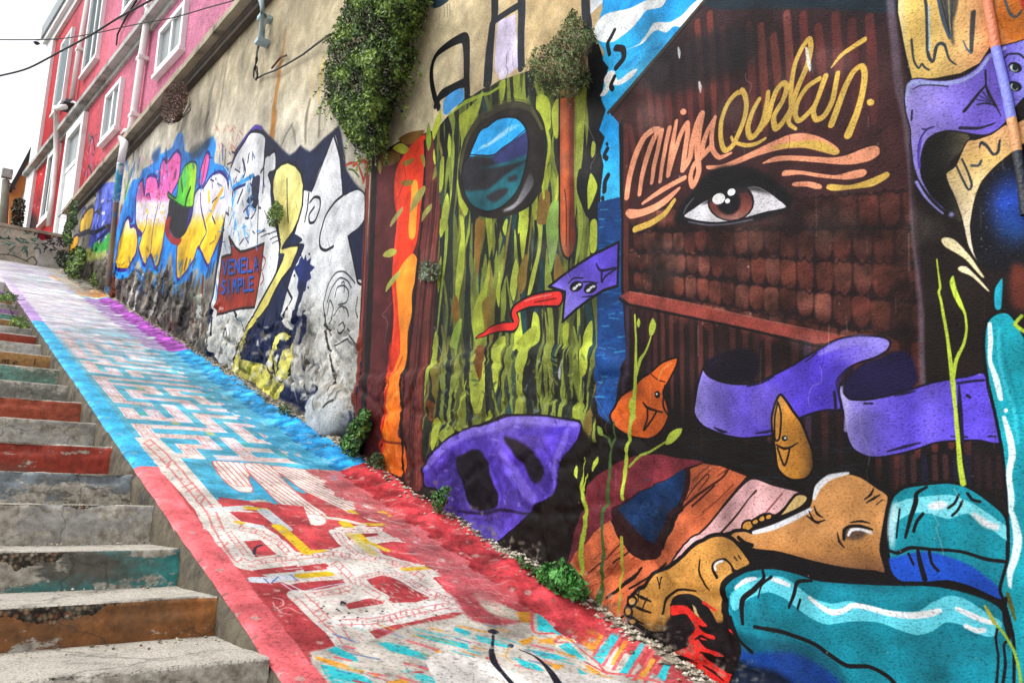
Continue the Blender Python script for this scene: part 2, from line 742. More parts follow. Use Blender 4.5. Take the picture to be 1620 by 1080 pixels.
def split_grid(V, N, UV, Fq, ids, names, parent, material, own_normals=True):
    """one wall surface cut into parts along painted motifs; the parts share their edges exactly"""
    off = np.array(root_loc(parent))
    made = []
    for k, (nm, label, kind) in enumerate(names):
        f = Fq[ids == k]
        if len(f) == 0:
            continue
        used, inv = np.unique(f, return_inverse=True)
        me = mesh_np(nm, V[used] - off, inv.reshape(f.shape), UV[used], True, N[used] if own_normals else None)
        made.append(link(nm, me, material, parent, label=label, kind=kind))
    return made

# ------------------------------------------------------------------ the mural (near wall)
def wall_ab(x, y):
    q = on_wall(x, y)
    return q[1], q[2]


def wall_world(a, b):
    return np.stack([np.full(a.shape, WD), a, b], 1)


M = Paint(-1.5, SPLIT + 0.06, -1.7, 5.9, 380, wall_ab, wall_world, '#1d1614')

# bare plaster above the painted forest
M.fill('560,-600 960,-600 958,100 900,130 850,112 800,130 735,160 700,205 676,212 634,226 600,246 560,262', '#cdbf9c', smooth=False, mottle=0.04,
       grad=('x', [(575, '#d6cbb2'), (700, '#d2c4a2'), (850, '#c9b184'), (930, '#c4ac80')]))
for i in range(26):
    x = rng.uniform(600, 930); y = rng.uniform(-50, 190)
    M.line([(x, y), (x + rng.uniform(-3, 3), y + rng.uniform(6, 40))], rng.uniform(1, 3), '#a8966f', alpha=0.35, soft=2)
M.fill('684,-30 685,12 697,14 706,9 715,0 722,-30', '#2f4150')
for x in (706, 711, 715):
    M.line([(x, 8), (x + 1, 26 + (x % 5) * 3)], 1.1, '#5a5b58', alpha=0.7)
BK = '#17171b'
M.line('698,172 690,150 686,120 689,100 697,86 715,72 735,62 741,68 742,95 742,125 743,158', [8, 8, 8, 8, 8, 10, 12, 14, 12, 11, 11], BK)
M.line('693,168 702,152 720,142 741,131', [9, 12, 12, 12], BK)
M.fill('706,162 716,150 735,141 737,160 722,172 712,182 706,181', '#4a9fe6')
M.fill('788,34 815,22 817,60 820,106 800,122 792,128 782,108 785,58', '#d4cbe8', smooth=False)
M.line('783,-300 783,0 779,40 776,75 773,132', [13, 13, 12, 12, 12], '#22262e')
M.line('825,-300 825,0 824,60 825,106', [14, 14, 13, 13], '#2a303a')
M.line('787,30 802,20 822,8', 9, '#22262e')
M.line('926,-200 926,0 930,40 930,66', 15, '#262a33')
M.fill('935,-60 960,-60 958,0 934,22', '#d8e0ea', smooth=False)

# ---- column with the red and orange flames
M.fill('585,240 606,247 640,228 676,212 703,222 706,260 704,330 700,400 692,480 688,560 680,620 678,700 676,775 640,760 600,745 556,725 560,640 570,560 573,500 579,350', '#4b1f20', smooth=False,
       grad=('y', [(240, '#5c2626'), (420, '#522123'), (560, '#3f1a1c'), (640, '#4a1a1a'), (760, '#3a1716')]))
M.line('586,252 582,350 574,500 568,600 564,700', 9, '#93422e', soft=2)
M.line('589,250 585,350 577,500', 2, '#c26a50', alpha=0.5)
M.line('598,240 594,350 590,450 586,540 584,620 581,725', [11, 11, 13, 13, 12, 14], '#1b1311', soft=2)
M.line('575,300 572,420 566,560 560,700', 4, '#1b1311', soft=1)
M.fill('628,255 606,262 603,360 596,480 590,560 588,720 606,735 612,640 618,560 624,440 630,330', '#5a2527', alpha=0.7)
M.fill('676,215 677,240 673,300 668,345 664,380 659,398 652,420 645,500 640,590 630,640 619,742 610,735 613,700 609,708 612,690 610,680 617,640 619,601 617,583 623,545 627,500 624,450 627,400 632,350 628,320 628,285 634,262 648,240 660,226', '#d93a1e', mottle=0.04)
M.line('630,290 634,330 631,380 626,440 628,500 625,545', 4, '#f04a30', soft=3, alpha=0.8)
M.fill('656,290 664,288 666,314 663,345 661,372 656,380 651,374 651,350 654,320', '#f5912f')
M.fill('658,402 664,413 661,443 656,465 655,498 649,526 648,560 646,586 640,614 642,651 641,688 651,705 650,740 645,754 628,748 612,740 615,712 618,698 611,684 619,651 619,605 628,583 636,560 637,535 633,480 631,443 638,424 648,410', '#f6922c',
       grad=('y', [(400, '#f7962e'), (560, '#f48a28'), (600, '#ea7a22'), (690, '#e86f1e'), (750, '#d9661c')]), mottle=0.04)
for i in range(26):
    x = rng.uniform(618, 646); y = rng.uniform(590, 745)
    M.line([(x, y), (x + rng.uniform(-6, 6), y + rng.uniform(4, 22))], rng.uniform(1, 3.5), rng.choice(['#c2501a', '#ffab4a', '#a83f16']), soft=2, alpha=0.5)
M.line('621,545 620,570 623,600 618,640 616,670 610,700 613,735', 4, '#b32c17', soft=1.5)
M.line('640,566 630,590 619,604', 3, '#c24a1a', soft=1.5)
M.line('610,696 625,700 648,702', 2.5, '#7a2b12', soft=1.5)
M.fill('688,228 703,222 705,260 703,300 699,360 698,400 696,440 690,480 688,550 680,590 678,640 678,770 652,764 651,720 645,670 641,620 645,590 650,550 656,500 661,450 665,400 668,370 673,360 676,280 684,250', '#5f2b27', mottle=0.08)
for x0, x1, w, c in ((672, 646, 4, '#1a100f'), (682, 656, 2, '#351715'), (687, 664, 3, '#3c1a17'), (692, 670, 2, '#7b3d33'), (696, 674, 3, '#7a3a30'), (690, 661, 2.5, '#2a1311'), (700, 679, 2.5, '#2a1412')):
    M.line([(x0 + 4, 290), (x0, 350), (x0 - 4 + (x1 - x0) * .3, 460), (x0 + (x1 - x0) * .8, 560), (x1, 640), (x1, 768)], w, c, soft=1.5)
M.line('668,400 663,450 658,500 652,545 645,590 641,610 645,650 644,680 651,710', 4.5, '#171011', soft=1)
M.line('676,225 676,270 672,330', 4, '#1b1413', soft=1)
for q, c in (('634,222 645,214 660,209 676,208 668,219 656,229 646,230', '#7d5a2c'), ('625,236 638,228 651,236 648,243 640,245', '#a7ab3c'),
             ('605,245 612,240 621,240 636,246 635,256 621,263 608,258', '#725728'), ('678,218 682,195 686,215 686,228 681,240', '#7f9c34'),
             ('688,206 694,188 701,175 702,193 697,210 690,223', '#abb63e'), ('604,255 608,262 606,277 602,268', '#9a8a3a'),
             ('641,258 650,254 660,252 655,260 645,264', '#7f6a2a'), ('638,290 648,286 658,287 654,294 645,296', '#7a6426'),
             ('669,250 674,246 677,258 675,266', '#8a7a30'), ('675,295 677,302 668,320 655,336 652,338 656,322 664,305', '#8b8745'),
             ('641,328 640,336 630,350 621,360 623,350 631,338', '#97935a'), ('686,323 686,332 676,345 671,352 673,338', '#8a8a48'),
             ('610,406 614,399 624,394 632,397 629,404 620,408', '#a8ab4c'), ('638,428 635,438 622,454 614,463 617,450 626,438', '#aab056'),
             ('692,266 698,258 697,275 688,286', '#857a3c'), ('690,240 692,238 694,255 692,262 689,252', '#b2bb40')):
    M.fill(q, c)

# ---- painted forest: wandering bands of lime, olive, teal and black green
FOREST = '690,225 700,200 716,180 740,160 790,128 850,108 900,135 946,140 952,160 948,206 952,250 948,330 945,420 945,560 948,700 930,700 860,655 800,655 720,690 679,745 678,640 682,590 690,520 697,430 700,330'
M.set_clip(FOREST)
M.fill('660,100 980,100 980,780 660,780', '#252b22', smooth=False, mottle=0.08)
for i in range(250):
    x = rng.uniform(680, 965); y = rng.uniform(60, 640); L = rng.uniform(90, 270); w = rng.uniform(6, 15)
    c = rng.choice(['#2d3527', '#1b2426', '#1f3c40', '#4a5129', '#5f6830', '#727d34', '#232321', '#1a1d1f', '#746a2e', '#7c8a38', '#8a9a3e', '#3c4a3a', '#6d7a34', '#5a6430'])
    d = rng.uniform(-12, 12)
    M.line([(x - L * .02, y), (x + d * .5, y + L * .3), (x - d * .4, y + L * .65), (x - L * .05, y + L)], [2, w, w * .75, 2], c, soft=0.9, mottle=.08)
LM = '#a3b23f'
for q in ('730,188 741,180 753,171 762,164 760,182 745,201 738,221 734,238 733,215', '714,216 717,224 717,240 714,247 712,232',
          '700,360 704,330 711,312 714,327 708,360', '728,290 734,314 745,327 740,338 730,321 727,300', '823,323 832,308 834,327 823,360 819,360',
          '841,321 849,297 850,330 843,337', '849,160 858,160 856,184 849,175', '700,350 710,350 706,367 701,374 699,361',
          '702,411 702,433 698,459 696,446 697,428', '731,356 738,361 740,396 738,433 732,454 728,474 725,468 726,437 730,405 734,378',
          '769,361 778,354 779,396 773,420 766,454 754,483 752,507 759,535 766,511 769,470 775,433', '799,350 803,350 800,370 795,361',
          '790,433 792,454 790,481 785,465 787,446', '823,356 836,350 832,378 827,407 823,387', '816,415 820,431 817,457 812,470 807,454 810,431',
          '847,350 858,361 856,393 849,424 841,450 834,461 838,437 849,402 852,378', '688,550 693,528 696,533 692,550',
          '845,498 853,507 854,535 841,544 841,517', '821,494 825,517 827,535 816,550 814,528', '690,544 698,540 695,566 693,577 684,601 680,620 680,596 688,562',
          '756,573 771,568 775,605 768,640 760,645 753,610', '738,640 745,610 747,608 741,636 734,655', '819,551 849,530 841,573 832,601 834,636 832,651 819,651 823,623 827,577',
          '693,673 703,666 704,688 695,708 692,699', '782,551 799,540 799,570 793,601 790,614 786,590', '777,655 782,651 780,662 771,670',
          '873,178 884,161 883,211 876,209', '856,278 871,265 870,280 861,313 857,298', '913,150 928,150 926,178 921,243 915,261 911,252 912,196',
          '937,224 942,228 941,243 937,250 935,243', '934,274 944,291 943,304 934,326 930,330 929,298', '881,283 883,300 880,320 878,320',
          '820,324 834,307 836,326 834,346 823,350', '841,313 849,298 849,335 845,343', '934,350 944,350 944,393 934,398', '891,519 900,515 898,535 891,548',
          '784,555 798,540 795,586 789,610', '923,540 937,520 935,581 926,596 921,623 923,586', '912,642 921,640 924,662 913,658', '849,157 869,161 871,196 863,202 856,185',
          '745,180 760,160 768,150 762,175 750,195', '790,135 800,130 798,150 792,162', '812,122 822,118 820,140 815,150', '700,262 706,255 705,290 699,300'):
    g = random.choice([LM, LM, '#98a63a', '#a9b748', '#8f9c38'])
    qq = pts(q); cy_ = qq[:, 1].mean(); qq[:, 1] = cy_ + (qq[:, 1] - cy_) * 1.22
    M.fill(qq, g, mottle=0.07)
for q, c in (('854,306 869,304 867,350 849,352', '#7b602c'), ('871,322 883,319 881,350 865,352', '#7d9f4c'), ('864,350 880,350 884,372 878,406 871,431 867,402', '#76994a'),
             ('716,546 723,520 734,504 735,517 727,550', '#8aa63f'), ('937,644 943,651 941,688 930,692', '#6d5f2e'), ('757,350 768,352 764,400 760,440 755,398', '#7a5b26'),
             ('826,410 834,404 832,450 822,465 818,440', '#75602a'), ('724,468 729,476 731,505 724,510 720,490', '#7f5a24'), ('765,480 774,470 776,512 768,525', '#74602a'),
             ('760,550 771,552 769,595 764,600', '#7a4a22'), ('686,634 694,640 696,662 688,665', '#74431f'), ('704,690 719,672 730,684 712,700', '#8c9c40'),
             ('880,400 892,430 886,450 876,440', '#7b6230')):
    M.fill(q, c, mottle=0.08)
M.line('753,205 742,225 735,252 733,275', [3, 6, 6, 3], LM)
M.line('861,191 869,224 866,254 858,280 860,313', [3, 6, 6, 5, 4], '#a9b63e')
M.line('716,180 735,166 770,150 790,138', [5, 6, 4, 3], '#93a838')
M.line('702,190 715,172 724,162', [10, 12, 8], '#7e5a2a')
# rough masonry rubbed paint at the foot
for i in range(150):
    x = rng.uniform(690, 930); y = rng.uniform(560, 680)
    M.line([(x, y), (x + rng.uniform(-6, 8), y + rng.uniform(-3, 10))], rng.uniform(1, 4), rng.choice(['#8f9a3c', '#2a2e20', '#16191a', '#b4bf58', '#4d5530', '#1f4347', '#7d8c86']), soft=1.5, alpha=0.55)
M.fill('897,570 893,580 892,600 889,598 889,584', '#b9bfc4', alpha=0.8)
M.set_clip(None)

# ---- porthole
M.fill('730,262 738,222 760,188 788,168 820,160 848,172 862,200 864,245 858,290 842,322 815,338 780,346 752,338 736,316 729,290', '#24211e', mottle=0.07)
for k in range(5):
    M.line(f'{736 - k},{300 - 8 * k} {735 - k},{262} {748 - k},{216 - k} {772},{186 - 3 * k} {805},{170 - 3 * k} {838},{176 - 3 * k} {856 + k},{205}', 1.3, random.choice(['#4a4a34', '#3a3630', '#5a5a3a']), alpha=0.7)
M.fill('795,333 816,319 830,290 838,272 844,290 826,318 808,332', '#76767c', soft=1.5, grad=('y', [(272, '#2c2c2e'), (300, '#6f6f78'), (332, '#9a9aa2')]))
WATER = '747,245 755,226 764,208 788,188 816,186 832,203 836,234 827,279 814,308 791,329 769,335 749,325 738,304 734,279 738,260'
M.fill(WATER, '#1d5d6a')
M.set_clip(WATER, smooth=True)
M.fill('740,252 782,250 790,240 800,252 780,262 760,268 818,258 840,250 800,276 770,300 736,300', '#26262c', soft=2)
M.fill('782,244 836,204 842,236 830,246 790,258', '#2f3464', soft=2)
M.fill('770,312 786,300 804,298 800,308 782,320', '#25262c', soft=2)
M.fill('802,282 816,276 818,284 806,288', '#2a2a33', soft=2)
M.fill('747,246 764,208 788,186 816,184 834,202 820,217 793,234 782,244 764,247', '#2ba6f0')
for k in range(7):
    M.line(f'{756 + 5 * k},{242 - 4 * k} {770 + 6 * k},{232 - 5 * k} {786 + 6 * k},{222 - 4 * k}', [2, 4, 2], random.choice(['#8fd4f6', '#66c0f2', '#bfe4f8']), soft=2.5, alpha=0.55)
M.line('748,246 766,247 783,244 800,232 834,203', 1.5, '#202430')
M.set_clip(None)
M.line(np.vstack([pts(WATER), pts(WATER)[:1]]), 3, '#191719')

# ---- hanging red trunk, black tree edge
M.fill('886,120 906,110 909,150 908,260 909,350 911,378 906,398 898,407 890,394 886,352 885,260', '#b85530',
       grad=('x', [(884, '#a54b2a'), (893, '#c9653c'), (899, '#a44a29'), (902, '#6f2f20'), (910, '#5c271c')]))
M.line('885,130 885,352 889,396 898,409 908,399', 3, '#181516')
M.line('893,300 896,330 896,390', 1.5, '#3a1c16')
M.line('902,330 901,385', 1.5, '#3a1c16')
M.fill('930,60 944,62 955,95 963,107 955,130 958,174 948,206 957,215 950,239 954,261 950,317 947,420 946,470 935,440 932,352 926,340 912,300 915,270 922,262 930,215 932,150', '#191a1d', mottle=0.08)
for q in ('937,224 942,228 941,243 937,250 935,243', '934,274 944,291 943,304 934,326 930,330 929,298', '934,352 944,350 944,393 934,398'):
    M.fill(q, '#a3b33e')

# ---- painted sky and sea
M.fill('958,-300 1127,-300 1115,0 1060,65 1012,120 965,178 979,190 981,312 950,320 950,300 955,262 950,240 957,217 948,206 958,174 951,158 955,130 963,107 953,95 956,82 946,66 945,40 953,15', '#1e9de4', smooth=False,
       grad=('y', [(0, '#1b98e2'), (60, '#2aa8ea'), (130, '#35b2ee'), (200, '#1c93de'), (320, '#3cb9f0')]))
for k in range(14):
    x = rng.uniform(950, 1080); y = rng.uniform(0, 290)
    if x > 985: y = min(y, 150 - (x - 960) * 1.0)
    M.line([(x, y), (x + 14, y - 9), (x + 26, y - 22)], [3, 8, 3], rng.choice(['#1684d0', '#4cc0f2', '#1478c4']), soft=5, alpha=0.45)
for q in ('940,55 943,38 960,22 997,13 1025,0 1054,-6 1047,11 1023,17 1012,30 1001,44 978,61 967,67 950,66',
          '988,80 1010,70 1023,54 1034,37 1047,35 1060,35 1079,24 1093,9 1108,-3 1114,0 1112,8 1092,32 1079,43 1066,42 1054,52 1040,48 1029,54 1016,69',
          '949,152 957,137 955,126 963,113 972,113 978,127 997,113 1008,109 1000,122 980,135 968,135 958,150'):
    M.fill(q, '#dfe6ea', mottle=0.05)
for q, w in (('972,48 966,60 961,70 964,86', 6), ('974,76 985,78 986,92 975,107', 9), ('972,122 966,135 969,141', 7), ('960,227 961,229', 4), ('961,236 956,246 960,251', 7), ('962,278 957,288 956,302', 8), ('953,313 954,315', 6)):
    M.line(q, w, '#1c1c20')
M.fill('946,320 981,312 985,365 986,466 990,480 991,560 992,615 976,645 973,672 955,655 946,612 944,470', '#173f7c', smooth=False, mottle=0.08)
for k in range(90):
    x = rng.uniform(946, 984); y = rng.uniform(325, 640)
    M.line([(x, y), (x + rng.uniform(5, 16), y + rng.uniform(-3, 3))], rng.uniform(1, 2.4), rng.choice(['#2b78b8', '#0e2c5c', '#3a8fc4', '#1b5aa0', '#11305f']), alpha=0.7)

# ---- the shingled house
HOUSE = '1115,2 1420,-8 1436,110 1450,330 1458,470 1460,640 1590,700 1640,900 1640,1100 1020,1100 950,800 975,680 991,560 984,465 984,200 962,176 1012,122 1060,66'
M.fill('1110,-500 1420,-500 1420,0 1115,6', '#1d2730', smooth=False)
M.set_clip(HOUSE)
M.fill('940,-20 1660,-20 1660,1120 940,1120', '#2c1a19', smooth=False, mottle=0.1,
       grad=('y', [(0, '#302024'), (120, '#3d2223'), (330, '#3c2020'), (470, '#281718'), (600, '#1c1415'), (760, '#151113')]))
x = 1000.0
while x < 1440:
    wd = 9 + (x - 1000) * 0.022
    top = max(18, 178 - (x - 990) * 1.25) + rng.uniform(0, 40)
    bot = rng.uniform(150, 260) - (40 if x > 1150 else 0)
    if bot > top + 15 and rng.random() < 0.9:
        M.line([(x - 4, top), (x + 1, (top + bot) / 2), (x + 4, bot)], [wd * .8, wd, wd * .5], rng.choice(['#7c3b32', '#6b3230', '#8a4a42', '#5d2d2c']), soft=3, alpha=0.8)
    x += wd * rng.uniform(1.35, 1.8)
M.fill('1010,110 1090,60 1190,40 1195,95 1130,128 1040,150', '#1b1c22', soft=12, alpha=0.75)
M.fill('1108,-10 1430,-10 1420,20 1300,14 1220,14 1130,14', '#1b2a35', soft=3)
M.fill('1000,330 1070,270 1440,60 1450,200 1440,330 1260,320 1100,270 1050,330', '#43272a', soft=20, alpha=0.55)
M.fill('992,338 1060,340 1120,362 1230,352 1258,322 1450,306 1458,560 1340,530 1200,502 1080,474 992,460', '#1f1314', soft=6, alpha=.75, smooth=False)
# rows of rounded shingles, nearly parallel to the eave board
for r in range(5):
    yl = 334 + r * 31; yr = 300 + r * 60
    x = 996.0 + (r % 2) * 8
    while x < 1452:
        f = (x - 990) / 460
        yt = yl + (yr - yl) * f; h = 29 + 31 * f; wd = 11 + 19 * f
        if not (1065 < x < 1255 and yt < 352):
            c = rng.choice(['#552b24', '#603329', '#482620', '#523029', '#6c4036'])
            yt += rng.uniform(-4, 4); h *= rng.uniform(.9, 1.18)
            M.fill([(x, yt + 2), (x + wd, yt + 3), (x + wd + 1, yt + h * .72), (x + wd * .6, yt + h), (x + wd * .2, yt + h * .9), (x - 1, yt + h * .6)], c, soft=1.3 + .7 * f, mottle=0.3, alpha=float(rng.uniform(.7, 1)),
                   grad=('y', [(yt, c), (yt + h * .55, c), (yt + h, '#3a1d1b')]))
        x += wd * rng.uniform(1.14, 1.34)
    for x in np.arange(992, 1448, 14):
        f = (x - 990) / 460; y = yl + (yr - yl) * f
        M.line([(x, y + rng.uniform(-4, 1)), (x + 8, y + rng.uniform(-1, 4)), (x + 15, y + rng.uniform(-4, 1))], rng.uniform(2, 5), '#1b1113', soft=3, alpha=0.75)
# planks below the eave
x = 992.0
while x < 1560:
    wd = 6 + (x - 990) * 0.022
    y0 = 478 + max(0, min(x, 1340) - 995) * 0.19 + 6
    c = rng.choice(['#4a2724', '#3a2020', '#5a2e2a', '#2c191a', '#43304a'] if x < 1400 else ['#5c2c28', '#3a1f20', '#6a322a', '#33222c'])
    M.line([(x, y0), (x + 1, y0 + 70), (x + 2, 640 + rng.uniform(0, 160))], [wd, wd, wd * .6], c, soft=2.5, alpha=0.8, mottle=0.12)
    x += wd * rng.uniform(1.5, 2.3)
for x in np.arange(1410, 1590, 17):
    M.line([(x, 722), (x + 2, 770)], 9, random.choice(['#3a211f', '#2a1a1c', '#1a1c34', '#45282a']), soft=3, alpha=0.8)
M.set_clip(None)
M.line('1113,4 1060,66 1012,122 962,178', [7, 6, 6, 5], '#3c3830')
M.line('1110,10 1062,69 1016,122 968,182', 3, '#15161a')
M.line('990,200 991,330 990,462', 9, '#552a27', soft=2)
M.line('984,192 985,330 984,470', 4, '#17181c')
M.fill('980,468 995,461 1030,467 1080,478 1200,505 1300,526 1342,534 1322,543 1290,543 1190,520 1080,497 995,479', '#8d4038', smooth=False, mottle=0.1)
M.line('980,472 995,482 1080,500 1190,523 1290,547 1325,547', 3, '#141012')
M.line('995,461 1080,477 1200,504 1342,533', 1.5, '#b0685a', alpha=0.7)
# joint at the corner of the wall
M.line('1402,-60 1411,30 1421,130 1431,180 1440,260 1446,360 1457,480 1458,560 1462,650', [12, 12, 14, 10, 8, 9, 9, 9, 8], '#6e6070', soft=5, alpha=0.75)
M.line('1420,-60 1427,30 1441,125', [14, 14, 10], '#1b1a1e', soft=3)
M.line('1443,230 1450,360 1465,480', 9, '#251a1e', soft=4, alpha=0.7)

# ---- lettering
SAL, YEL = '#f0a07c', '#d9b456'
for q, w in (('992,312 996,283 1002,258 1010,236 1020,217 1032,207 1040,205', [9, 10, 11, 11, 10, 9, 8]), ('1012,307 1016,280 1022,255 1030,230 1042,206', [7, 8, 9, 9, 9]),
             ('1031,289 1035,263 1042,230 1047,207', [6, 8, 8, 8]), ('1044,287 1048,260 1054,226 1059,203', [6, 7, 8, 8]),
             ('1057,277 1062,240 1070,192', [8, 9, 6]), ('1057,277 1067,242 1077,212 1087,195 1087,213 1083,243 1080,268', [7, 8, 8, 8, 9, 9, 9]),
             ('1080,268 1091,250 1095,222 1102,198 1109,182', [9, 9, 9, 10, 10]), ('1110,181 1104,215 1103,245 1105,272 1096,294 1092,280 1097,262 1110,247 1122,235', [11, 12, 10, 9, 9, 8, 8, 9, 9]),
             ('1131,186 1119,208 1111,232 1114,242 1124,232', [6, 8, 9, 8, 8]), ('1131,186 1126,212 1127,236 1138,249 1157,242', [6, 8, 8, 7, 3])):
    M.line(q, w, SAL, soft=1)
M.dot(1081, 177, 5, 5, SAL)
for q, w in (('1175,144 1162,150 1150,166 1142,190 1140,213 1143,232 1149,238 1160,229 1170,208 1178,186 1181,165 1178,150 1173,143', 8), ('1157,217 1162,225 1180,230 1197,227 1211,219', [4, 5, 6, 6, 4]),
             ('1201,157 1190,178 1183,202 1187,217 1197,211 1207,190 1213,163 1215,146', [7, 8, 9, 9, 9, 8, 8, 7]), ('1207,190 1204,205 1200,206', 6),
             ('1200,207 1214,190 1220,166 1228,144 1239,132 1245,139 1238,160 1224,184 1227,203 1238,194 1251,171', [6, 8, 9, 9, 9, 9, 8, 9, 10, 9, 6]),
             ('1251,182 1252,138 1257,104 1268,78 1280,62 1283,75 1278,102 1266,130 1257,154 1250,180 1248,195 1259,204', [7, 8, 8, 8, 8, 9, 9, 9, 9, 8, 7, 5]),
             ('1296,125 1277,138 1263,160 1258,180 1263,191 1274,184 1288,168 1297,147 1306,121', [8, 8, 8, 8, 8, 8, 7, 8, 9]),
             ('1306,121 1296,150 1287,176 1291,189 1304,183 1317,158 1325,116', [9, 8, 8, 9, 9, 9, 8]),
             ('1315,197 1324,173 1336,140 1350,114 1363,105 1368,118 1364,147 1356,177 1342,213', [11, 11, 10, 9, 9, 10, 10, 11, 14]), ('1315,107 1333,86 1367,63', [2, 7, 9])):
    M.line(q, w, YEL, soft=1)
M.dot(1377, 162, 6, 5.5, YEL)
M.fill('1274,76 1279,78 1281,92 1284,105 1281,114 1277,100', '#e8e4d8')
M.line('1284,104 1286,116', 2, '#4d474c')
# brow strokes
M.fill('1118,262 1140,261 1163,252 1197,236 1222,224 1250,213 1275,211 1300,218 1322,231 1328,240 1320,245 1300,240 1275,234 1250,234 1225,239 1200,246 1165,260 1140,267 1120,268', SAL)
M.fill('1218,236 1235,228 1260,224 1290,222 1312,228 1328,240 1320,245 1300,240 1275,234 1250,234', YEL, soft=1)
for q, c in (('1207,257 1225,248 1250,246 1292,248 1320,249 1342,245 1367,235 1385,231 1392,236 1390,246 1375,255 1350,260 1325,260 1292,257 1250,254 1225,256 1208,259', SAL),
             ('1237,273 1243,269 1267,270 1300,275 1323,277 1350,270 1367,268 1372,273 1365,280 1342,284 1320,283 1292,280 1267,276 1245,278 1237,278', SAL),
             ('1252,292 1258,288 1280,287 1298,292 1299,298 1290,299 1275,295 1258,295', SAL), ('1307,295 1313,291 1342,293 1367,287 1392,277 1403,272 1408,276 1403,283 1380,295 1350,299 1320,302 1308,299', YEL),
             ('990,338 995,331 1013,331 1035,323 1055,310 1074,296 1075,300 1055,322 1035,335 1013,343 997,346', SAL)):
    M.fill(q, c)
M.line('1017,322 1047,301 1083,281', [4, 8, 7], SAL)
M.line('1067,317 1052,338 1030,353 1005,363', [6, 8, 9, 9], YEL)

# ---- the eye
M.fill('1066,350 1078,325 1095,303 1112,282 1128,268 1148,262 1182,264 1207,273 1232,290 1254,312 1247,330 1232,339 1200,348 1160,355 1110,356 1076,352', '#151417', soft=4)
EYE = '1083,342 1097,331 1113,320 1130,312 1147,304 1193,295 1213,303 1227,313 1243,328 1213,334 1185,342 1163,348 1138,351 1122,351 1100,348'
M.fill(EYE, '#e4e4ec')
M.set_clip(EYE, smooth=True)
M.dot(1156, 319, 37, 31, '#1b1516')
M.dot(1156, 320, 34, 28, '#87463d', mottle=0.15, grad=('y', [(295, '#2c1a1b'), (312, '#5c2f2c'), (330, '#8a4a40'), (348, '#a5786e')]))
M.dot(1153, 320, 19, 20, '#141216', soft=2)
M.fill('1110,322 1147,304 1193,294 1220,308 1190,302 1150,310 1120,322', '#1b191c', soft=2, alpha=0.8)
M.set_clip(None)
for x, y, a, b, r in ((1137, 314.5, 10.5, 8.5, -25), (1157, 304, 6.5, 5.5, -35), (1151, 318, 4.2, 3.8, -30)):
    M.dot(x, y, a, b, '#eef2f4', rot=r)
M.line('1080,345 1100,350 1125,353 1145,353 1170,348 1205,339 1243,329', [4, 3, 3, 3, 3, 3, 2], '#17161b')
M.line('1090,351 1122,356 1155,354 1190,347', 2, '#8a8fa6', soft=2, alpha=0.7)
M.line('1082,338 1086,328 1097,314', [2, 3, 2], '#6d6f78', soft=2, alpha=0.8)
for x, y in ((1073, 76), (1106, 130)):
    M.line([(x, y), (x + 1.5, y + 8), (x + 2, y + 16)], [3, 5, 2], '#d2d4d6', alpha=0.85)
M.line('1370,218 1392,208 1408,197', [2, 7, 2], '#2c2022', soft=3, alpha=0.7)

# ---- tan and violet figure at the right
M.fill('1418,-500 1660,-500 1660,70 1567,74 1550,100 1520,116 1480,124 1443,126 1432,80 1421,20', '#d8b86c', smooth=False, grad=('x', [(1420, '#e4d2a0'), (1440, '#e0bd68'), (1490, '#dcb86e'), (1530, '#e0ae74'), (1560, '#dd9a68'), (1580, '#d98a4e'), (1620, '#cf6f2c')]))
M.fill('1578,28 1600,-40 1660,-60 1660,56 1600,62 1590,50', '#cf7428', soft=2)
M.fill('1610,-60 1660,-60 1660,22 1618,14', '#c9402c', soft=2)
M.line('1590,0 1598,22 1608,27 1616,18', 4, '#4a5660')
LN = '#343c44'
M.line('1462,-10 1466,16 1467,50 1467,78 1471,93 1477,97 1481,75 1488,69 1495,73 1502,94 1513,103', [4, 5, 5, 5, 5, 4, 6, 6, 4, 3, 2], LN)
M.line('1469,10 1470,50 1470,80', 2.5, '#a9c4d4', soft=1)
M.line('1442,63 1445,94 1453,108 1458,101 1463,107 1470,111', [4, 3, 3, 3, 3, 3], LN)
M.fill('1481,-40 1519,-40 1515,10 1508,39 1510,73 1502,60 1490,30', '#514b42', soft=1)
for k in range(4):
    M.line([(1484 + 8 * k, -20), (1496 + 3 * k, 30), (1503 + k, 55)], 2, random.choice(['#2a2c30', '#93835c', '#2d3a48']))
M.line('1481,-20 1490,28 1502,60', 4, '#3a4e62')
M.line('1540,20 1538,50 1537,83', [8, 8, 5], '#3f4242', soft=1.5)
M.line('1524,65 1530,78 1537,85', [2, 3, 3], '#55606a')
RIB = '1431,160 1433,140 1440,127 1455,124 1475,127 1500,127 1523,121 1545,107 1560,88 1580,75 1605,68 1660,58 1660,140 1625,152 1607,170 1597,186 1590,195 1578,206 1560,214 1540,213 1520,209 1500,207 1480,212 1466,222 1459,240 1456,262 1459,282 1470,304 1482,318 1498,333 1490,330 1470,309 1454,286 1445,260 1441,225 1440,205 1434,182'
M.fill(RIB, '#8e7de0', grad=('x', [(1431, '#b4b2f2'), (1445, '#9f92ea'), (1490, '#8f80e2'), (1540, '#7a66dc'), (1580, '#7560d8'), (1620, '#8a88ea')]), edge='#22232c', ew=2)
M.line('1436,150 1438,134 1452,130 1480,133 1520,128 1548,112 1566,90 1590,77', [5, 7, 6, 6, 6, 6, 6, 5], '#a9b6f2', soft=2, alpha=0.9)
M.line('1444,142 1455,136 1475,135 1500,137', 2, '#2c2c44')
M.line('1459,204 1464,205 1475,201', 2, '#22222c')
M.line('1453,240 1456,220 1466,206 1478,201', [4, 3, 3, 2], '#3a2f8a')
M.line('1455,265 1453,245 1457,222', 4, '#5a44c0', soft=2)
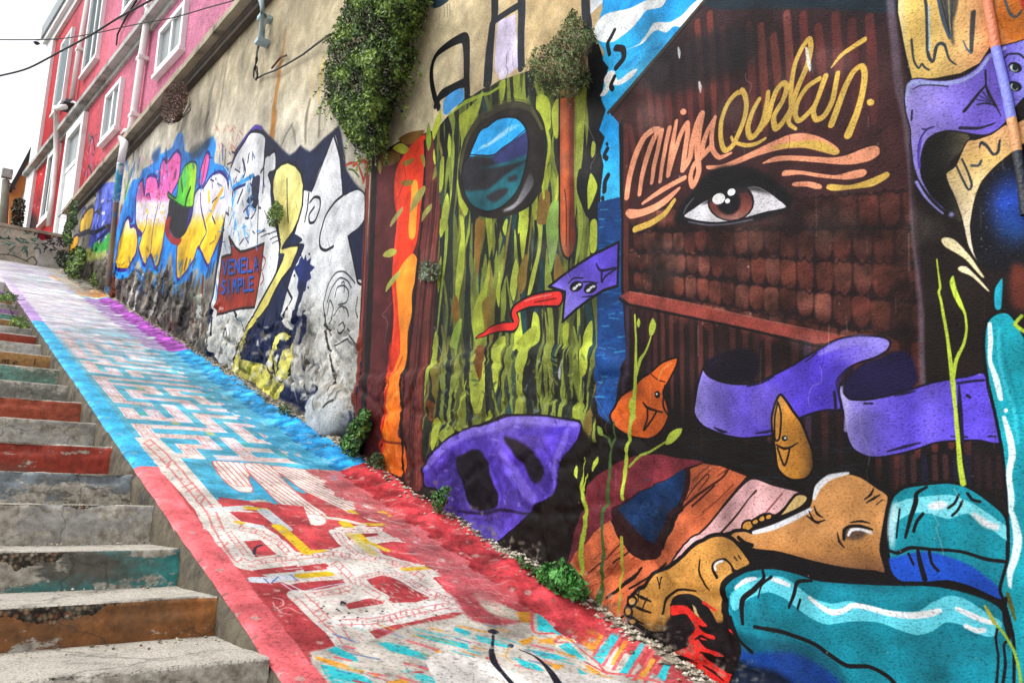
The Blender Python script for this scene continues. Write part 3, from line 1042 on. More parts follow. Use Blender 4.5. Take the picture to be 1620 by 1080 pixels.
M.line('1519,203 1550,203 1575,195', [5, 5, 2], '#25233a')
M.line('1443,175 1442,190', 3, '#2c2c44')
M.line('1559,112 1560,136', 3, '#22222c')
M.line('1560,135 1545,152 1526,176', [3, 5, 6], '#22222c')
M.line('1560,136 1566,152 1576,168', [3, 5, 3], '#22222c')
for k in range(3):
    M.line([(1555 - 5 * k, 146 + 6 * k), (1566 + k, 160 + k)], 2, '#332d66')
M.line('1545,166 1560,164 1575,168 1584,184', [2, 3, 3, 1], '#22222c')
M.line('1590,92 1596,86 1612,86 1620,92', 3, '#22222c')
for yy in (107, 137):
    M.dot(1606, yy, 11, 8, '#18191f', rot=20)
    M.dot(1604, yy + 1, 7, 5, '#e4eef0', rot=30)
    M.dot(1606, yy, 4.5, 5.5, '#1a2a26')
MOUTH = '1458,262 1460,240 1467,224 1480,214 1500,209 1520,211 1534,216 1530,232 1510,250 1500,262 1500,290 1510,315 1521,345 1516,350 1500,334 1482,318 1470,304 1459,282'
M.fill(MOUTH, '#1d1b1f', mottle=0.2, grad=('x', [(1455, '#15151a'), (1500, '#2c2925'), (1530, '#5a513e')]))
M.fill('1497,275 1512,262 1530,225 1545,221 1570,212 1590,198 1606,196 1660,170 1660,220 1620,228 1598,244 1583,256 1570,268 1553,288 1543,312 1537,342 1535,362 1541,398 1549,416 1540,406 1530,385 1521,345 1510,312 1501,292', '#e2c892',
       grad=('y', [(200, '#dca878'), (250, '#d9b46e'), (300, '#e6cf9c'), (360, '#eadcc0')]), edge='#1b191c', ew=2)
M.line('1513,262 1522,282 1532,300 1537,292 1531,272 1522,252', [3, 3, 3, 4, 3, 3], '#2f3440')
M.line('1550,234 1553,226 1562,232 1571,244 1579,240 1582,222', [2, 5, 4, 4, 5, 3], '#2f3440')
M.line('1537,262 1548,262 1552,255', 4, '#3a4454')
M.fill('1660,180 1622,232 1598,248 1572,270 1556,290 1545,314 1539,345 1538,375 1545,408 1560,424 1600,432 1660,432', '#131319', soft=1.5)
M.dot(1604, 330, 36, 62, '#173a9a', soft=20, alpha=.9, grad=('y', [(265, '#1a2f6a'), (320, '#2146b0'), (370, '#1c407c'), (400, '#172850')]))
for i in range(130):
    M.dot(rng.uniform(1550, 1622), rng.uniform(255, 415), .7, .7, rng.choice(['#8fa8d8', '#3a5ab0', '#c8d4ea', '#26304a']), alpha=.7)
M.fill('1489,381 1493,376 1502,376 1512,381 1524,393 1537,408 1549,426 1557,438 1553,438 1540,424 1527,410 1512,400 1496,391', '#e6d9ac')
M.fill('1515,425 1520,421 1529,422 1538,430 1551,443 1565,460 1561,459 1543,442 1533,435 1520,430', '#e6d6b0')
M.line('1450,288 1462,308 1476,324 1492,338', [5, 4, 3, 3], '#9a9af0', soft=1)
M.dot(1505, 339.5, 4, 4, '#a8a2f0', soft=0.8)
M.fill('1600,420 1625,425 1640,470 1625,490 1600,480', '#5a2a20', soft=6)

# ---- dark ground of the painting
M.fill('950,700 1000,640 1100,660 1200,700 1300,720 1400,750 1420,780 1600,830 1660,1200 900,1200 870,860 900,760', '#14110f', soft=14, alpha=0.85)
for k in range(70):
    x = rng.uniform(1080, 1420); y = rng.uniform(690, 760)
    M.line([(x, y), (x + rng.uniform(10, 40), y + rng.uniform(-2, 5))], 1.5, rng.choice(['#1c2a38', '#24303a', '#16202c']), alpha=0.6)

# ---- violet ribbon in the middle
M.fill('1336,608 1345,592 1365,576 1395,564 1415,556 1440,560 1452,600 1430,622 1395,632 1352,634 1338,622', '#1b153c', soft=2)
M.fill('1117,572 1150,556 1180,552 1200,566 1195,600 1150,606 1124,596', '#140f1e', soft=3)
R1 = '1117,570 1110,590 1104,610 1100,635 1098,650 1103,663 1113,674 1130,682 1150,689 1175,693 1200,691 1225,687 1255,668 1268,660 1290,652 1310,648 1330,647 1328,630 1323,606 1328,595 1340,583 1360,573 1385,565 1402,555 1408,545 1405,537 1390,532 1360,531 1335,534 1315,541 1300,550 1280,562 1255,577 1230,590 1205,602 1185,607 1160,607 1140,603 1122,595 1114,584'
M.fill(R1, '#5b47cc', mottle=0.08, grad=('x', [(1098, '#9a8ee4'), (1125, '#8274dc'), (1165, '#6a58d4'), (1215, '#5845cc'), (1300, '#4a36bc'), (1345, '#6c5cd0'), (1405, '#8f84e0')]), edge='#15121a', ew=3)
M.line('1298,560 1325,546 1360,538 1398,541', [4, 12, 14, 8], '#8d82e0', soft=6, alpha=0.8)
M.fill('1300,590 1330,570 1345,575 1328,600 1326,640 1312,645 1296,640', '#382a96', soft=8, alpha=0.7)
R2 = '1331,606 1334,620 1345,631 1370,632 1400,627 1440,616 1470,606 1500,600 1530,595 1557,590 1564,620 1575,660 1583,700 1545,696 1510,697 1480,700 1450,710 1420,718 1390,723 1370,721 1350,710 1340,690 1336,660 1330,632 1328,616'
M.fill(R2, '#5f4bd2', mottle=0.08, grad=('x', [(1330, '#a79cea'), (1360, '#8a7ee2'), (1395, '#6a59d8'), (1440, '#5846cc'), (1470, '#6a58d6'), (1515, '#5a48d0'), (1582, '#5a48cc')]), edge='#15121a', ew=3)
M.line('1332,612 1332,625 1340,640 1338,680', [3, 5, 7, 6], '#b4aef0', soft=3, alpha=0.8)
for q, w in (('1182,611 1205,605 1224,596', [2, 4, 2]), ('1275,572 1292,558', [2, 3]), ('1130,676 1142,682 1150,683', [2, 5, 2]), ('1196,685 1212,683 1224,680', [2, 4, 3]), ('1415,626 1432,622 1448,618', [1, 4, 2]),
             ('1515,606 1535,603 1556,601', 4), ('1403,714 1432,706 1455,700', [2, 5, 2]), ('1505,690 1530,691', [2, 3]), ('1563,690 1575,690', 3), ('1517,610 1519,650 1522,700', [3, 8, 6]), ('1320,620 1322,645', 5), ('1367,638 1380,638', 3), ('1530,625 1534,628', 5)):
    M.line(q, w, '#1d1733', soft=1.5)

# ---- fishes, kite and tongue
F1 = '1072,566 1069,580 1059,600 1049,620 1054,635 1058,655 1051,674 1040,687 1025,694 1005,691 985,680 975,668 973,655 985,635 1000,615 1015,598 1028,590 1045,575 1060,568'
M.fill(F1, '#cc5d22', mottle=0.1, edge='#120e0e', ew=3)
M.line('1028,590 1040,600 1052,604', 2, '#5a2410')
M.line('1042,600 1048,585 1062,574', 3, '#e88a48', soft=2)
M.dot(1040, 624, 4.5, 6, '#141414'); M.dot(1039, 623, 1.6, 1.6, '#dfe6ea')
M.line('1017,636 1025,645 1048,652', [2, 4, 2], '#18100e'); M.line('1024,645 1024,662 1018,680 1030,665 1038,652', 3, '#18100e'); M.line('1052,610 1049,640 1056,655', 3, '#18100e')
F2 = '1235,624 1245,635 1255,650 1268,668 1277,690 1286,715 1287,740 1276,756 1255,759 1240,752 1230,738 1226,710 1223,690 1221,662 1227,637'
M.fill(F2, '#c5863a', mottle=0.08, grad=('x', [(1220, '#cc9040'), (1260, '#c2812f'), (1280, '#7a5428'), (1290, '#2a1d14')]), edge='#120e0e', ew=4)
M.line('1231,636 1236,655 1233,692 1226,694 1226,660 1231,636', 3, '#150f0d'); M.dot(1241, 693, 4.5, 4.5, '#131313'); M.dot(1242, 692.5, 2, 2, '#e4eaee')
M.line('1228,703 1240,709 1250,707 1262,700', [2, 4, 3, 1.5], '#150f0d'); M.line('1230,708 1241,736 1249,710', 3, '#150f0d')
M.line('882,472 862,473 838,477 816,488 812,496 816,508 812,518 795,517 775,523 757,536', [24, 22, 18, 14, 14, 14, 13, 13, 10, 2], '#151314')
M.line('882,472 862,473 838,477 818,487 813,496 817,508 812,516 795,517 775,523 759,535', [18, 16, 12, 9, 8, 9, 9, 9, 7, 1], '#d42f2b', soft=1)
M.line('830,476 850,470 872,466', 2, '#f08a80', alpha=0.7); M.line('845,478 880,472', 2, '#6e1412')
KITE = '979,383 978,420 977,452 955,459 930,475 908,492 890,509 892,485 894,462 868,453 885,440 905,425 940,402'
M.fill(KITE, '#5c48cc', smooth=False, mottle=0.06, grad=((0.6, -1.0), [(60, '#8276de'), (100, '#6a57d4'), (160, '#5a46cc'), (220, '#5440c4')]), edge='#15131a', ew=4)
for x, y in ((912, 453), (934, 456)):
    M.dot(x, y, 11, 8, '#18161c', rot=-25); M.dot(x - 3, y + 3, 4, 2.5, '#d8dce4', rot=-30); M.dot(x + 5, y - 3, 3, 2, '#cfd4de'); M.dot(x + 1, y - 1, 2, 2, '#e8ecf0')
M.line('900,448 908,440 922,440', 2, '#18161c'); M.line('922,446 935,446 945,448', 2, '#18161c')
M.line('943,417 951,428 975,424 958,437 952,446 952,432', [2, 4, 3, 3, 3, 4], '#1d1838'); M.line('920,470 938,468', [1, 3], '#1d1838')

# ---- violet boat shape on the rough footing
M.fill('900,690 930,680 960,740 935,800 915,880 930,960 860,920 800,880 770,860 850,800 890,760', '#15110e', soft=4)
BOAT = '679,737 690,721 714,698 741,682 775,671 804,660 819,657 864,658 891,662 923,667 927,678 914,704 897,723 889,739 888,763 880,782 864,793 850,802 838,818 828,830 812,842 795,856 780,864 760,850 740,838 718,822 708,806 720,792 700,775 682,770 679,752'
M.fill(BOAT, '#5239b8', mottle=0.12, edge='#14101a', ew=3, grad=('y', [(657, '#6f5ad4'), (690, '#5a42c4'), (740, '#4a33a8'), (790, '#5841b8'), (860, '#5d47c6')]))
M.set_clip(BOAT, smooth=True)
M.line('683,738 714,706 745,688 790,674 818,664', [8, 12, 12, 12, 8], '#8472e2', soft=4, alpha=0.8)
M.line('824,664 870,666 920,673', [8, 12, 6], '#8a7ae6', soft=4, alpha=0.85)
M.line('830,682 870,684 905,680', 10, '#4b34be', soft=3, alpha=0.8)
M.line('905,680 892,712 882,735 880,770', [8, 10, 8, 6], '#7f6ee0', soft=4, alpha=0.7)
M.line('800,720 815,745 835,775 850,790', [14, 18, 18, 12], '#7a67dc', soft=5, alpha=0.75)
M.fill('690,750 725,735 745,765 740,785 705,775', '#3c2a86', soft=6, alpha=0.7)
M.line('780,730 795,765 800,795', 6, '#3a2a90', soft=3, alpha=0.7)
for k in range(120):
    x = rng.uniform(685, 910); y = rng.uniform(665, 860)
    M.line([(x, y), (x + rng.uniform(-8, 10), y + rng.uniform(-5, 6))], rng.uniform(1, 3.4), rng.choice(['#8d7ee8', '#3a2790', '#6a55d0', '#a094ee', '#2b1d6a']), soft=1.5, alpha=0.45)
for q in ('700,790 712,782 722,790 718,804 704,804', '734,786 748,776 758,786 754,800 738,800', '716,818 740,806 772,810 770,822 740,826', '760,836 790,822 800,840 780,856'):
    M.fill(q, '#6653cc', soft=2.5, mottle=.12)
M.set_clip(None)
M.fill('730,728 745,718 762,711 771,721 779,741 790,774 795,795 788,803 764,808 749,790 742,765', '#15101a', soft=2)
M.fill('803,691 827,697 845,710 860,730 866,749 860,761 851,765 843,752 832,735 818,715', '#150f1a', soft=3)
M.fill('710,806 728,800 745,803 762,806 758,812 740,815 724,822', '#4a36a0', soft=2)
M.line('735,808 770,812 800,806 838,812 850,802', [2, 4, 4, 3, 2], '#1a1320', soft=2, alpha=0.7)

# ---- wooden crate with the dark mouth
M.fill('932,775 945,757 962,745 985,731 1010,722 1040,718 1070,724 1112,730 1085,740 1070,750 1040,767 1010,782 985,797 975,804 945,803 931,798', '#6e2832', mottle=0.12)
M.fill('931,804 972,803 978,818 950,838 930,857 915,882 904,893 912,850 922,822', '#6a2834', mottle=0.12)
CRATE = '972,822 984,850 1000,872 1020,886 1045,883 1058,862 1074,832 1084,780 1090,742 1112,733 1140,737 1181,753 1150,790 1115,835 1085,868 1060,897 1040,915 1025,930 1012,945 1000,975 985,996 972,985 950,960 928,932 905,893 918,872 945,842'
M.fill(CRATE, '#c4633e', smooth=False, mottle=0.1)
M.set_clip(CRATE)
for k in range(44):
    x = rng.uniform(905, 1170); y = 760 + (1180 - x) * 0.85 + rng.uniform(-75, 60)
    L = rng.uniform(15, 55)
    M.line([(x, y), (x + L * .5, y - L * .42 + rng.uniform(-3, 3)), (x + L, y - L * .9)], rng.uniform(1, 2.2), rng.choice(['#5c2418', '#8a3a24', '#e08a60', '#7a3220']), alpha=0.7)
M.line('1002,930 1035,910 1060,890', 3, '#1d1110'); M.line('975,890 1010,865 1030,842', 2.5, '#2c1612'); M.line('935,905 970,878 990,858', 3, '#6a2c1c')
M.line('965,945 985,930 1008,912 1018,898', [3, 5, 6, 4], '#18100f')
M.line('1067,815 1100,785 1140,757 1152,742', [4, 4, 3, 3], '#3c1a14'); M.line('1085,790 1100,768 1118,750 1120,756 1105,775', 2, '#4c2018'); M.line('1095,800 1130,768', 3, '#3c1a14')
M.set_clip(None)
M.fill('972,806 985,797 1040,766 1072,748 1090,738 1092,760 1086,785 1070,820 1058,850 1048,880 1022,884 1000,868 984,845', '#2a1214')
M.fill('985,802 1010,784 1050,762 1083,742 1081,775 1068,805 1054,835 1042,858 1030,856 1010,835 992,815', '#10294e', mottle=0.15)
for k in range(30):
    x = rng.uniform(1000, 1075); y = rng.uniform(760, 840)
    M.line([(x, y), (x + 6, y + rng.uniform(-3, 3))], 1.4, rng.choice(['#2c5a8a', '#0a1c38', '#1d4470']), alpha=0.6)
M.fill('1187,757 1225,767 1270,779 1262,790 1245,800 1228,814 1210,812 1195,820 1180,834 1165,839 1140,846 1115,865 1090,892 1066,897 1084,868 1118,832 1150,794', '#dfaeb0', mottle=0.06, edge='#1c1214', ew=3)
M.line('1196,776 1185,788 1165,815 1140,842', [4, 2, 3, 3], '#2c1a1c'); M.line('1238,780 1225,795 1212,810', 2.5, '#8a4a50')
M.fill('1190,760 1165,785 1140,815 1150,818 1180,790 1200,768', '#b88a90', soft=5, alpha=0.6)
M.fill('1258,783 1272,781 1279,788 1270,800 1252,810 1232,817 1240,806', '#d6b678', edge='#16100f', ew=4)
M.fill('985,985 1003,978 1018,990 1030,1010 1020,1040 1000,1030 985,1005', '#c98c92', soft=5)
M.line('968,988 985,978 1000,968', 3, '#18100f')

# ---- feet, trousers, blood
M.fill('1000,985 1030,1002 1062,1000 1080,965 1130,950 1160,985 1200,1005 1260,1060 1280,1110 1120,1110 1060,1062 1020,1020', '#160d10', soft=4)
M.fill('1195,862 1230,872 1300,892 1400,908 1480,918 1440,930 1300,916 1220,898 1180,905 1165,880', '#121013', soft=2)
FT1 = '1153,850 1160,840 1178,838 1193,842 1212,834 1240,823 1270,809 1281,797 1285,780 1296,765 1315,752 1338,747 1362,753 1386,769 1406,784 1402,812 1397,842 1394,872 1402,906 1380,904 1340,900 1290,890 1250,879 1225,873 1195,870 1176,862'
M.fill(FT1, '#c68e54', mottle=0.05, edge='#131012', ew=5, grad=('y', [(750, '#c98f54'), (840, '#c98f56'), (870, '#b87f48'), (905, '#6e4a34')]))
M.line('1288,788 1294,771 1312,755 1342,748', [5, 10, 9, 4], '#dfe2ea', soft=1.5)
M.line('1192,842 1222,834 1252,821 1282,806', [5, 8, 8, 6], '#dde0ea', soft=1.5)
for q in ('1288,800 1293,812 1302,818', '1276,815 1286,822 1296,828', '1367,790 1377,782 1382,772', '1370,795 1382,788 1392,782', '1386,798 1396,790', '1345,826 1362,824 1376,827', '1325,842 1328,856 1336,866', '1280,808 1290,825 1306,822'):
    M.line(q, [1.5, 4, 1.5], '#15110f')
M.dot(1352, 842, 19, 12, '#5a4436', soft=3); M.line('1335,852 1336,838 1345,832 1362,832 1380,837', [5, 5, 4, 5, 3], '#15110f'); M.line('1342,846 1347,838 1362,837 1378,842', [4, 5, 4, 5], '#e2e6ee', soft=1.5)
for x, y, r in ((1183, 831, 10), (1195, 825, 6), (1206, 820, 6.5), (1216, 817, 6)):
    M.dot(x, y, r, r * .8, '#c48b3c', rot=-30, edge='#131012', ew=3)
M.line('1150,850 1160,839 1180,838', 4, '#131012'); M.line('1168,850 1178,858 1190,862', 6, '#131012')
FT2 = '997,964 1004,946 1015,931 1026,926 1040,905 1066,895 1086,880 1105,862 1122,848 1142,845 1160,853 1176,871 1188,892 1168,904 1152,920 1148,945 1150,985 1130,985 1105,975 1085,960 1070,985 1058,1000 1036,1000 1013,986 1001,974'
M.fill(FT2, '#be8540', mottle=0.08, edge='#131012', ew=6, grad=('y', [(850, '#c48c46'), (930, '#c08a42'), (975, '#b07c3a'), (1000, '#5a4224')]))
M.fill('1060,985 1085,962 1120,985 1150,985 1140,1010 1090,1012', '#1a1012', soft=4)
for q in ('1012,938 1022,944 1036,950', '1006,955 1020,962 1036,968', '1002,968 1010,978 1024,986', '1046,912 1050,930', '1052,912 1050,924', '1116,885 1114,900 1122,925 1128,932', '1168,878 1172,884', '1162,880 1166,886', '1055,970 1060,945 1078,932 1105,934', '1017,930 1016,950', '1030,945 1024,960'):
    M.line(q, [2, 4.5, 2], '#15100e')
for x, y, a, b in ((1006, 950, 7, 8), (1001, 966, 6, 8), (1007, 982, 7, 6)):
    M.dot(x, y, a, b, '#c08a44', edge='#131012', ew=4)
M.line('1141,912 1135,900 1136,890 1146,884 1156,892 1162,902 1174,904', [5, 4, 4, 4, 4, 5, 4], '#15100e'); M.line('1139,900 1138,892 1144,887', 4, '#e4e6ea', soft=1)
M.fill('1064,955 1072,942 1092,938 1110,944 1128,960 1140,985 1120,978 1100,965 1085,985 1068,975', '#141012')
M.fill('1102,955 1110,962 1116,974 1108,968', '#c9a878')
BL = '#d92a24'
M.fill('1065,958 1080,956 1092,957 1104,967 1120,980 1127,989 1113,990 1122,999 1135,1004 1136,1010 1120,1011 1108,1008 1122,1022 1143,1030 1150,1037 1130,1036 1118,1031 1132,1048 1160,1064 1205,1085 1124,1085 1118,1070 1104,1055 1092,1049 1094,1042 1108,1044 1088,1036 1074,1030 1094,1021 1096,1008 1106,992 1092,970 1070,972', BL, mottle=0.05)
M.line('1120,952 1138,964', 4, BL); M.line('1160,995 1175,1005 1190,1017', [3, 6, 4], BL)
for q in ('1105,1010 1115,1005 1135,1012', '1115,1030 1130,1034 1145,1046', '1115,1052 1135,1062 1150,1075', '1113,988 1125,994 1136,1002', '1092,1041 1108,1048', '1158,990 1172,1000 1192,1020'):
    M.line(q, [2, 4, 2], '#160d0f')
TEAL, CY, WH, NV = '#0f7f94', '#6ad2e4', '#e6ecf2', '#131114'
T1 = '1403,835 1406,803 1412,784 1430,770 1460,765 1500,762 1530,769 1560,788 1592,818 1594,870 1592,940 1580,946 1540,928 1500,917 1460,920 1425,918 1410,902 1404,870'
M.fill(T1, '#128ca0', mottle=0.06, edge=NV, ew=6)
M.set_clip(T1, smooth=True)
M.fill('1412,803 1430,790 1470,784 1500,782 1515,786 1545,800 1595,835 1595,856 1560,830 1530,812 1500,820 1470,812 1440,812 1415,826', '#74d6e6')
M.fill('1400,890 1420,880 1460,872 1500,880 1545,900 1585,948 1400,948', '#1c4fc6', soft=2)
M.fill('1480,868 1540,884 1596,890 1590,935 1560,905 1520,885', '#1288a0', soft=2)
M.fill('1403,840 1410,800 1420,795 1416,850 1412,870', '#c6e6ee', soft=3, alpha=0.8)
M.dot(1483, 799, 16, 7, WH, rot=-8, soft=1); M.fill('1535,812 1545,812 1565,824 1580,830 1578,838 1555,832', WH, soft=1)
M.line('1406,870 1420,874 1440,866 1470,868 1520,872 1560,884 1592,888', [4, 6, 6, 5, 5, 6, 6], NV)
for q, w in (('1466,770 1450,780 1448,795 1440,820 1432,850', [4, 6, 8, 7, 4]), ('1460,812 1450,825 1445,840', 5), ('1423,805 1420,830 1418,850', 3), ('1516,782 1510,795 1500,803', 4), ('1522,792 1515,806 1506,815', 4), ('1530,780 1538,790 1550,793', 5),
             ('1452,870 1456,890 1463,915', [5, 8, 9]), ('1470,872 1474,890 1484,902', 5), ('1437,875 1445,892', 4)):
    M.line(q, w, NV)
M.set_clip(None)
T2 = '1151,932 1159,915 1180,901 1220,896 1260,904 1300,916 1400,922 1480,924 1540,938 1582,958 1600,1000 1610,1130 1180,1130 1180,1030 1164,990 1154,965'
M.fill(T2, TEAL, mottle=0.07, edge=NV, ew=7)
M.set_clip(T2, smooth=True)
M.fill('1290,925 1400,935 1520,940 1560,955 1480,942 1440,952 1380,950 1330,945', '#1a94ac', soft=6, alpha=0.7)
M.fill('1157,950 1168,928 1195,914 1232,911 1252,920 1268,932 1285,945 1315,954 1345,950 1378,960 1420,966 1452,966 1475,952 1500,942 1525,946 1560,968 1585,985 1572,1006 1545,1002 1520,988 1495,984 1475,998 1450,1004 1420,995 1390,984 1350,982 1310,987 1285,978 1262,962 1240,945 1215,936 1190,945 1170,965', '#5fcfe4')
for q, w in (('1166,930 1180,918 1196,914', [4, 8, 4]), ('1222,916 1232,918 1248,925', [5, 8, 6]), ('1280,944 1300,960 1318,968 1335,965 1350,957 1372,960 1405,969 1440,973 1470,970 1486,965', [5, 8, 9, 8, 8, 8, 9, 10, 11, 8]), ('1514,962 1535,972 1560,982 1576,985', [7, 10, 9, 4]), ('1528,990 1545,997 1556,996', 8)):
    M.line(q, w, WH, soft=1.5)
M.fill('1150,985 1180,1000 1240,1014 1290,1022 1330,1056 1345,1130 1180,1130', '#0e5f76', soft=5)
M.fill('1160,1010 1190,1030 1250,1030 1290,1048 1330,1080 1320,1130 1260,1130 1200,1070', '#123f9e', soft=5, alpha=0.9)
M.fill('1150,1020 1190,1050 1240,1060 1262,1085 1255,1130 1180,1130', '#101c34', soft=6)
M.line('1200,990 1235,998 1285,1016 1312,1034 1340,1052 1375,1054 1405,1070 1420,1090 1425,1130', [5, 6, 6, 7, 7, 6, 7, 8, 8], NV)
for q, w in (('1206,900 1208,915 1195,930 1180,950 1182,985', [4, 6, 8, 8, 5]), ('1220,912 1205,925 1200,945', [5, 3, 2]), ('1284,918 1262,920 1256,940 1248,960', [4, 6, 6, 4]), ('1266,948 1262,962', 4), ('1162,975 1175,1010 1195,1030', 5)):
    M.line(q, w, NV)
M.set_clip(None)
LEG = '1556,548 1561,510 1580,494 1602,500 1640,560 1700,600 1700,1130 1612,1130 1603,1010 1588,950 1582,930 1594,882 1594,820 1586,722 1575,660 1562,600'
M.fill(LEG, '#1597aa', mottle=0.06, edge=NV, ew=5)
M.set_clip(LEG, smooth=True)
M.line('1566,512 1567,540 1566,570 1576,600 1583,630', [6, 8, 6, 10, 8], '#d4eef4', soft=1.5); M.dot(1591, 649, 3.5, 3.5, '#e6f4f8')
M.line('1588,660 1597,690 1601,720 1596,750 1600,790 1599,810', [6, 10, 11, 9, 10, 6], '#d4eef4', soft=2)
M.line('1602,812 1610,850 1606,880 1598,905 1598,928', [8, 14, 12, 10, 5], '#d6eef4', soft=2)
M.line('1580,520 1580,560 1590,610 1604,650 1610,700', 5, '#4cc0d4', soft=4, alpha=0.6)
M.line('1585,530 1592,580 1605,620 1616,680', 4, '#0d7c90', soft=4, alpha=0.6)
M.set_clip(None)
M.line('1592,945 1588,975 1594,1000 1596,1010 1588,1020 1590,1050 1585,1090', [5, 5, 6, 4, 4, 5, 5], NV); M.line('1578,992 1575,1010 1579,1040 1576,1085', 4, NV)
M.fill('1575,455 1580,447 1586,442 1584,486 1575,488 1573,470', '#1c9cb6')

# ---- painted grasses
for q, w, c in (('1004,498 1006,540 1005,600 1003,640 1002,690 997,730 992,762 990,788', [3, 4, 6, 6, 6, 7, 7, 6], '#a9bd42'), ('1006,592 1012,570 1020,558 1027,542 1031,528', [7, 6, 4, 3, 2], '#a9bd42'), ('1002,738 1022,719 1052,699', [4, 4, 3], '#8ea23a'),
                ('978,668 978,692 972,720 970,750 965,790 960,815 959,870 957,905 954,940 950,975', [3, 4, 5, 6, 7, 5, 6, 7, 8, 8], '#3f5c2c'), ('954,685 968,694 974,706', [2, 4, 4], '#4c6630'),
                ('930,725 928,750 926,775 931,800 930,830 925,862 923,900 921,932', [3, 3, 4, 5, 6, 7, 7, 6], '#a3b63a'), ('938,750 930,765 928,775', [2, 3, 3], '#a3b63a'),
                ('989,850 990,880 987,920 984,968', [5, 5, 5, 4], '#98962f'), ('1482,410 1485,438 1487,455 1485,462 1489,476 1492,495 1498,530 1502,560 1507,602 1511,645 1515,690 1518,730 1523,764', [2, 3, 4, 4, 4, 5, 5, 6, 8, 6, 7, 8, 10], '#b0c83e'),
                ('1507,600 1513,568 1524,545 1529,522 1527,498 1520,482', [7, 6, 5, 4, 4, 5], '#a9c03c'), ('1616,500 1606,512 1614,520 1622,525', 6, '#a6c23a')):
    M.line(q, w, c, soft=1)
for q, c in (('1033,503 1038,514 1034,528 1028,531 1027,516', '#aac044'), ('1010,503 1013,510 1010,518 1007,512', '#aac044'), ('1052,702 1058,686 1070,678 1079,678 1074,690 1062,701', '#aec244'), ('950,674 957,678 960,688 953,688', '#6f8a3a'),
             ('915,736 919,742 921,757 916,750', '#aec244'), ('944,746 945,730 952,722 953,732', '#aec244'), ('1502,446 1508,436 1513,456 1522,478 1526,492 1518,486 1508,467', '#b6d042')):
    M.fill(q, c)
M.fill('1556,958 1562,960 1575,982 1578,990 1570,985', '#b8b43c'); M.line('1578,990 1590,1005 1604,1030 1612,1060 1616,1090', 5, '#8fb23c')
M.line('1594,938 1600,960 1606,980', [5, 7, 3], '#5c5a22')
for i in range(46):                               # runs, scuffs and hairline cracks
    x = rng.uniform(600, 1600); y = rng.uniform(20, 820)
    P_ = [(x, y)]
    for k in range(rng.integers(3, 8)):
        P_.append((P_[-1][0] + rng.uniform(-9, 9), P_[-1][1] + rng.uniform(3, 20)))
    M.line(P_, rng.uniform(.6, 1.1), rng.choice(['#14110f', '#2a2420', '#c8c0b4']), alpha=float(rng.uniform(.25, .6)), soft=.7)
for i in range(90):
    x = rng.uniform(600, 1610); y = rng.uniform(10, 1060)
    M.dot(x, y, rng.uniform(.7, 2), rng.uniform(.7, 2.6), rng.choice(['#cfc8bc', '#8f887c', '#1a1715', '#b8b0a2']), alpha=float(rng.uniform(.2, .6)))
for i in range(40):
    x = rng.uniform(600, 1600); y = rng.uniform(30, 800)
    M.line([(x, y), (x + rng.uniform(-1, 2), y + rng.uniform(15, 70))], rng.uniform(.8, 2), rng.choice(['#d8d4cc', '#3a3430', '#9a948a']), alpha=.22, soft=1)
for i in range(30):
    x = rng.uniform(640, 1500); y = rng.uniform(60, 700); a_, b_ = rng.uniform(10, 50), rng.uniform(8, 40)
    M.dot(x, y, a_, b_, rng.choice(['#bdb4a6', '#5a5048', '#cfc8bc']), soft=8, alpha=.10)
# splashed dirt along the foot
for i in range(420):
    f = rng.random(); x = 590 + f * 720; y = 745 + f * 400 - abs(rng.normal(0, 22)) + 12
    M.dot(x, y, rng.uniform(1, 5), rng.uniform(1, 4), rng.choice(['#8f8678', '#a59c8e', '#5d564c']), soft=.8, alpha=.45)
M.wear(0.05, 0.035)
MURAL_PARTS = [('wall_surface', None, None),
               ('painted_forest', None, FOREST), ('painted_column', 'dark red painted column with orange flame', '556,725 579,300 600,240 676,210 705,222 705,330 698,420 690,520 680,610 678,770'),
               ('painted_house', None, '984,200 1115,4 1420,0 1450,330 1460,560 1560,590 1560,760 1400,770 1240,720 1000,680 984,465'),
               ('painted_sky', None, '958,-50 1127,-50 1115,0 965,178 979,190 981,312 950,320 950,240 948,206 955,130 945,40'), ('painted_sea', None, '946,320 981,312 986,466 991,560 992,615 973,672 946,612'),
               ('painted_porthole', None, '730,262 760,188 820,160 862,200 864,245 842,322 780,346 736,316'), ('painted_trunk', None, '884,130 909,130 911,378 898,409 886,395'),
               ('painted_figure', 'tan and lilac painted face at the wall edge', '1418,-60 1680,-60 1680,400 1545,410 1500,335 1445,262 1431,150'),
               ('painted_ribbon', None, '1098,650 1117,570 1200,600 1300,550 1400,532 1408,550 1330,600 1330,647 1200,692 1130,684'), ('painted_ribbon', None, R2),
               ('painted_eye', None, '1066,350 1112,282 1148,262 1207,273 1254,312 1232,339 1110,356'),
               ('painted_lettering', 'salmon brush lettering', '985,315 1010,230 1130,180 1160,245 1095,298 1050,290'), ('painted_lettering', 'yellow brush lettering', '1135,235 1150,145 1290,55 1370,60 1385,165 1340,217 1200,215'),
               ('painted_kite', None, KITE), ('painted_tongue', None, '757,540 810,510 806,490 835,466 885,460 890,484 830,492 822,520'),
               ('painted_fish', 'orange painted fish', F1), ('painted_fish', 'ochre painted fish', F2), ('painted_boat', None, BOAT), ('painted_crate', None, '905,893 932,775 1040,718 1270,779 1066,897 985,996'),
               ('painted_trousers', None, T2), ('painted_trousers', None, T1), ('painted_leg', None, LEG), ('painted_foot', None, FT1), ('painted_foot', None, FT2),
               ('painted_blood', None, '1062,955 1092,950 1136,1000 1150,1040 1215,1090 1124,1090 1074,1030 1096,1000')]

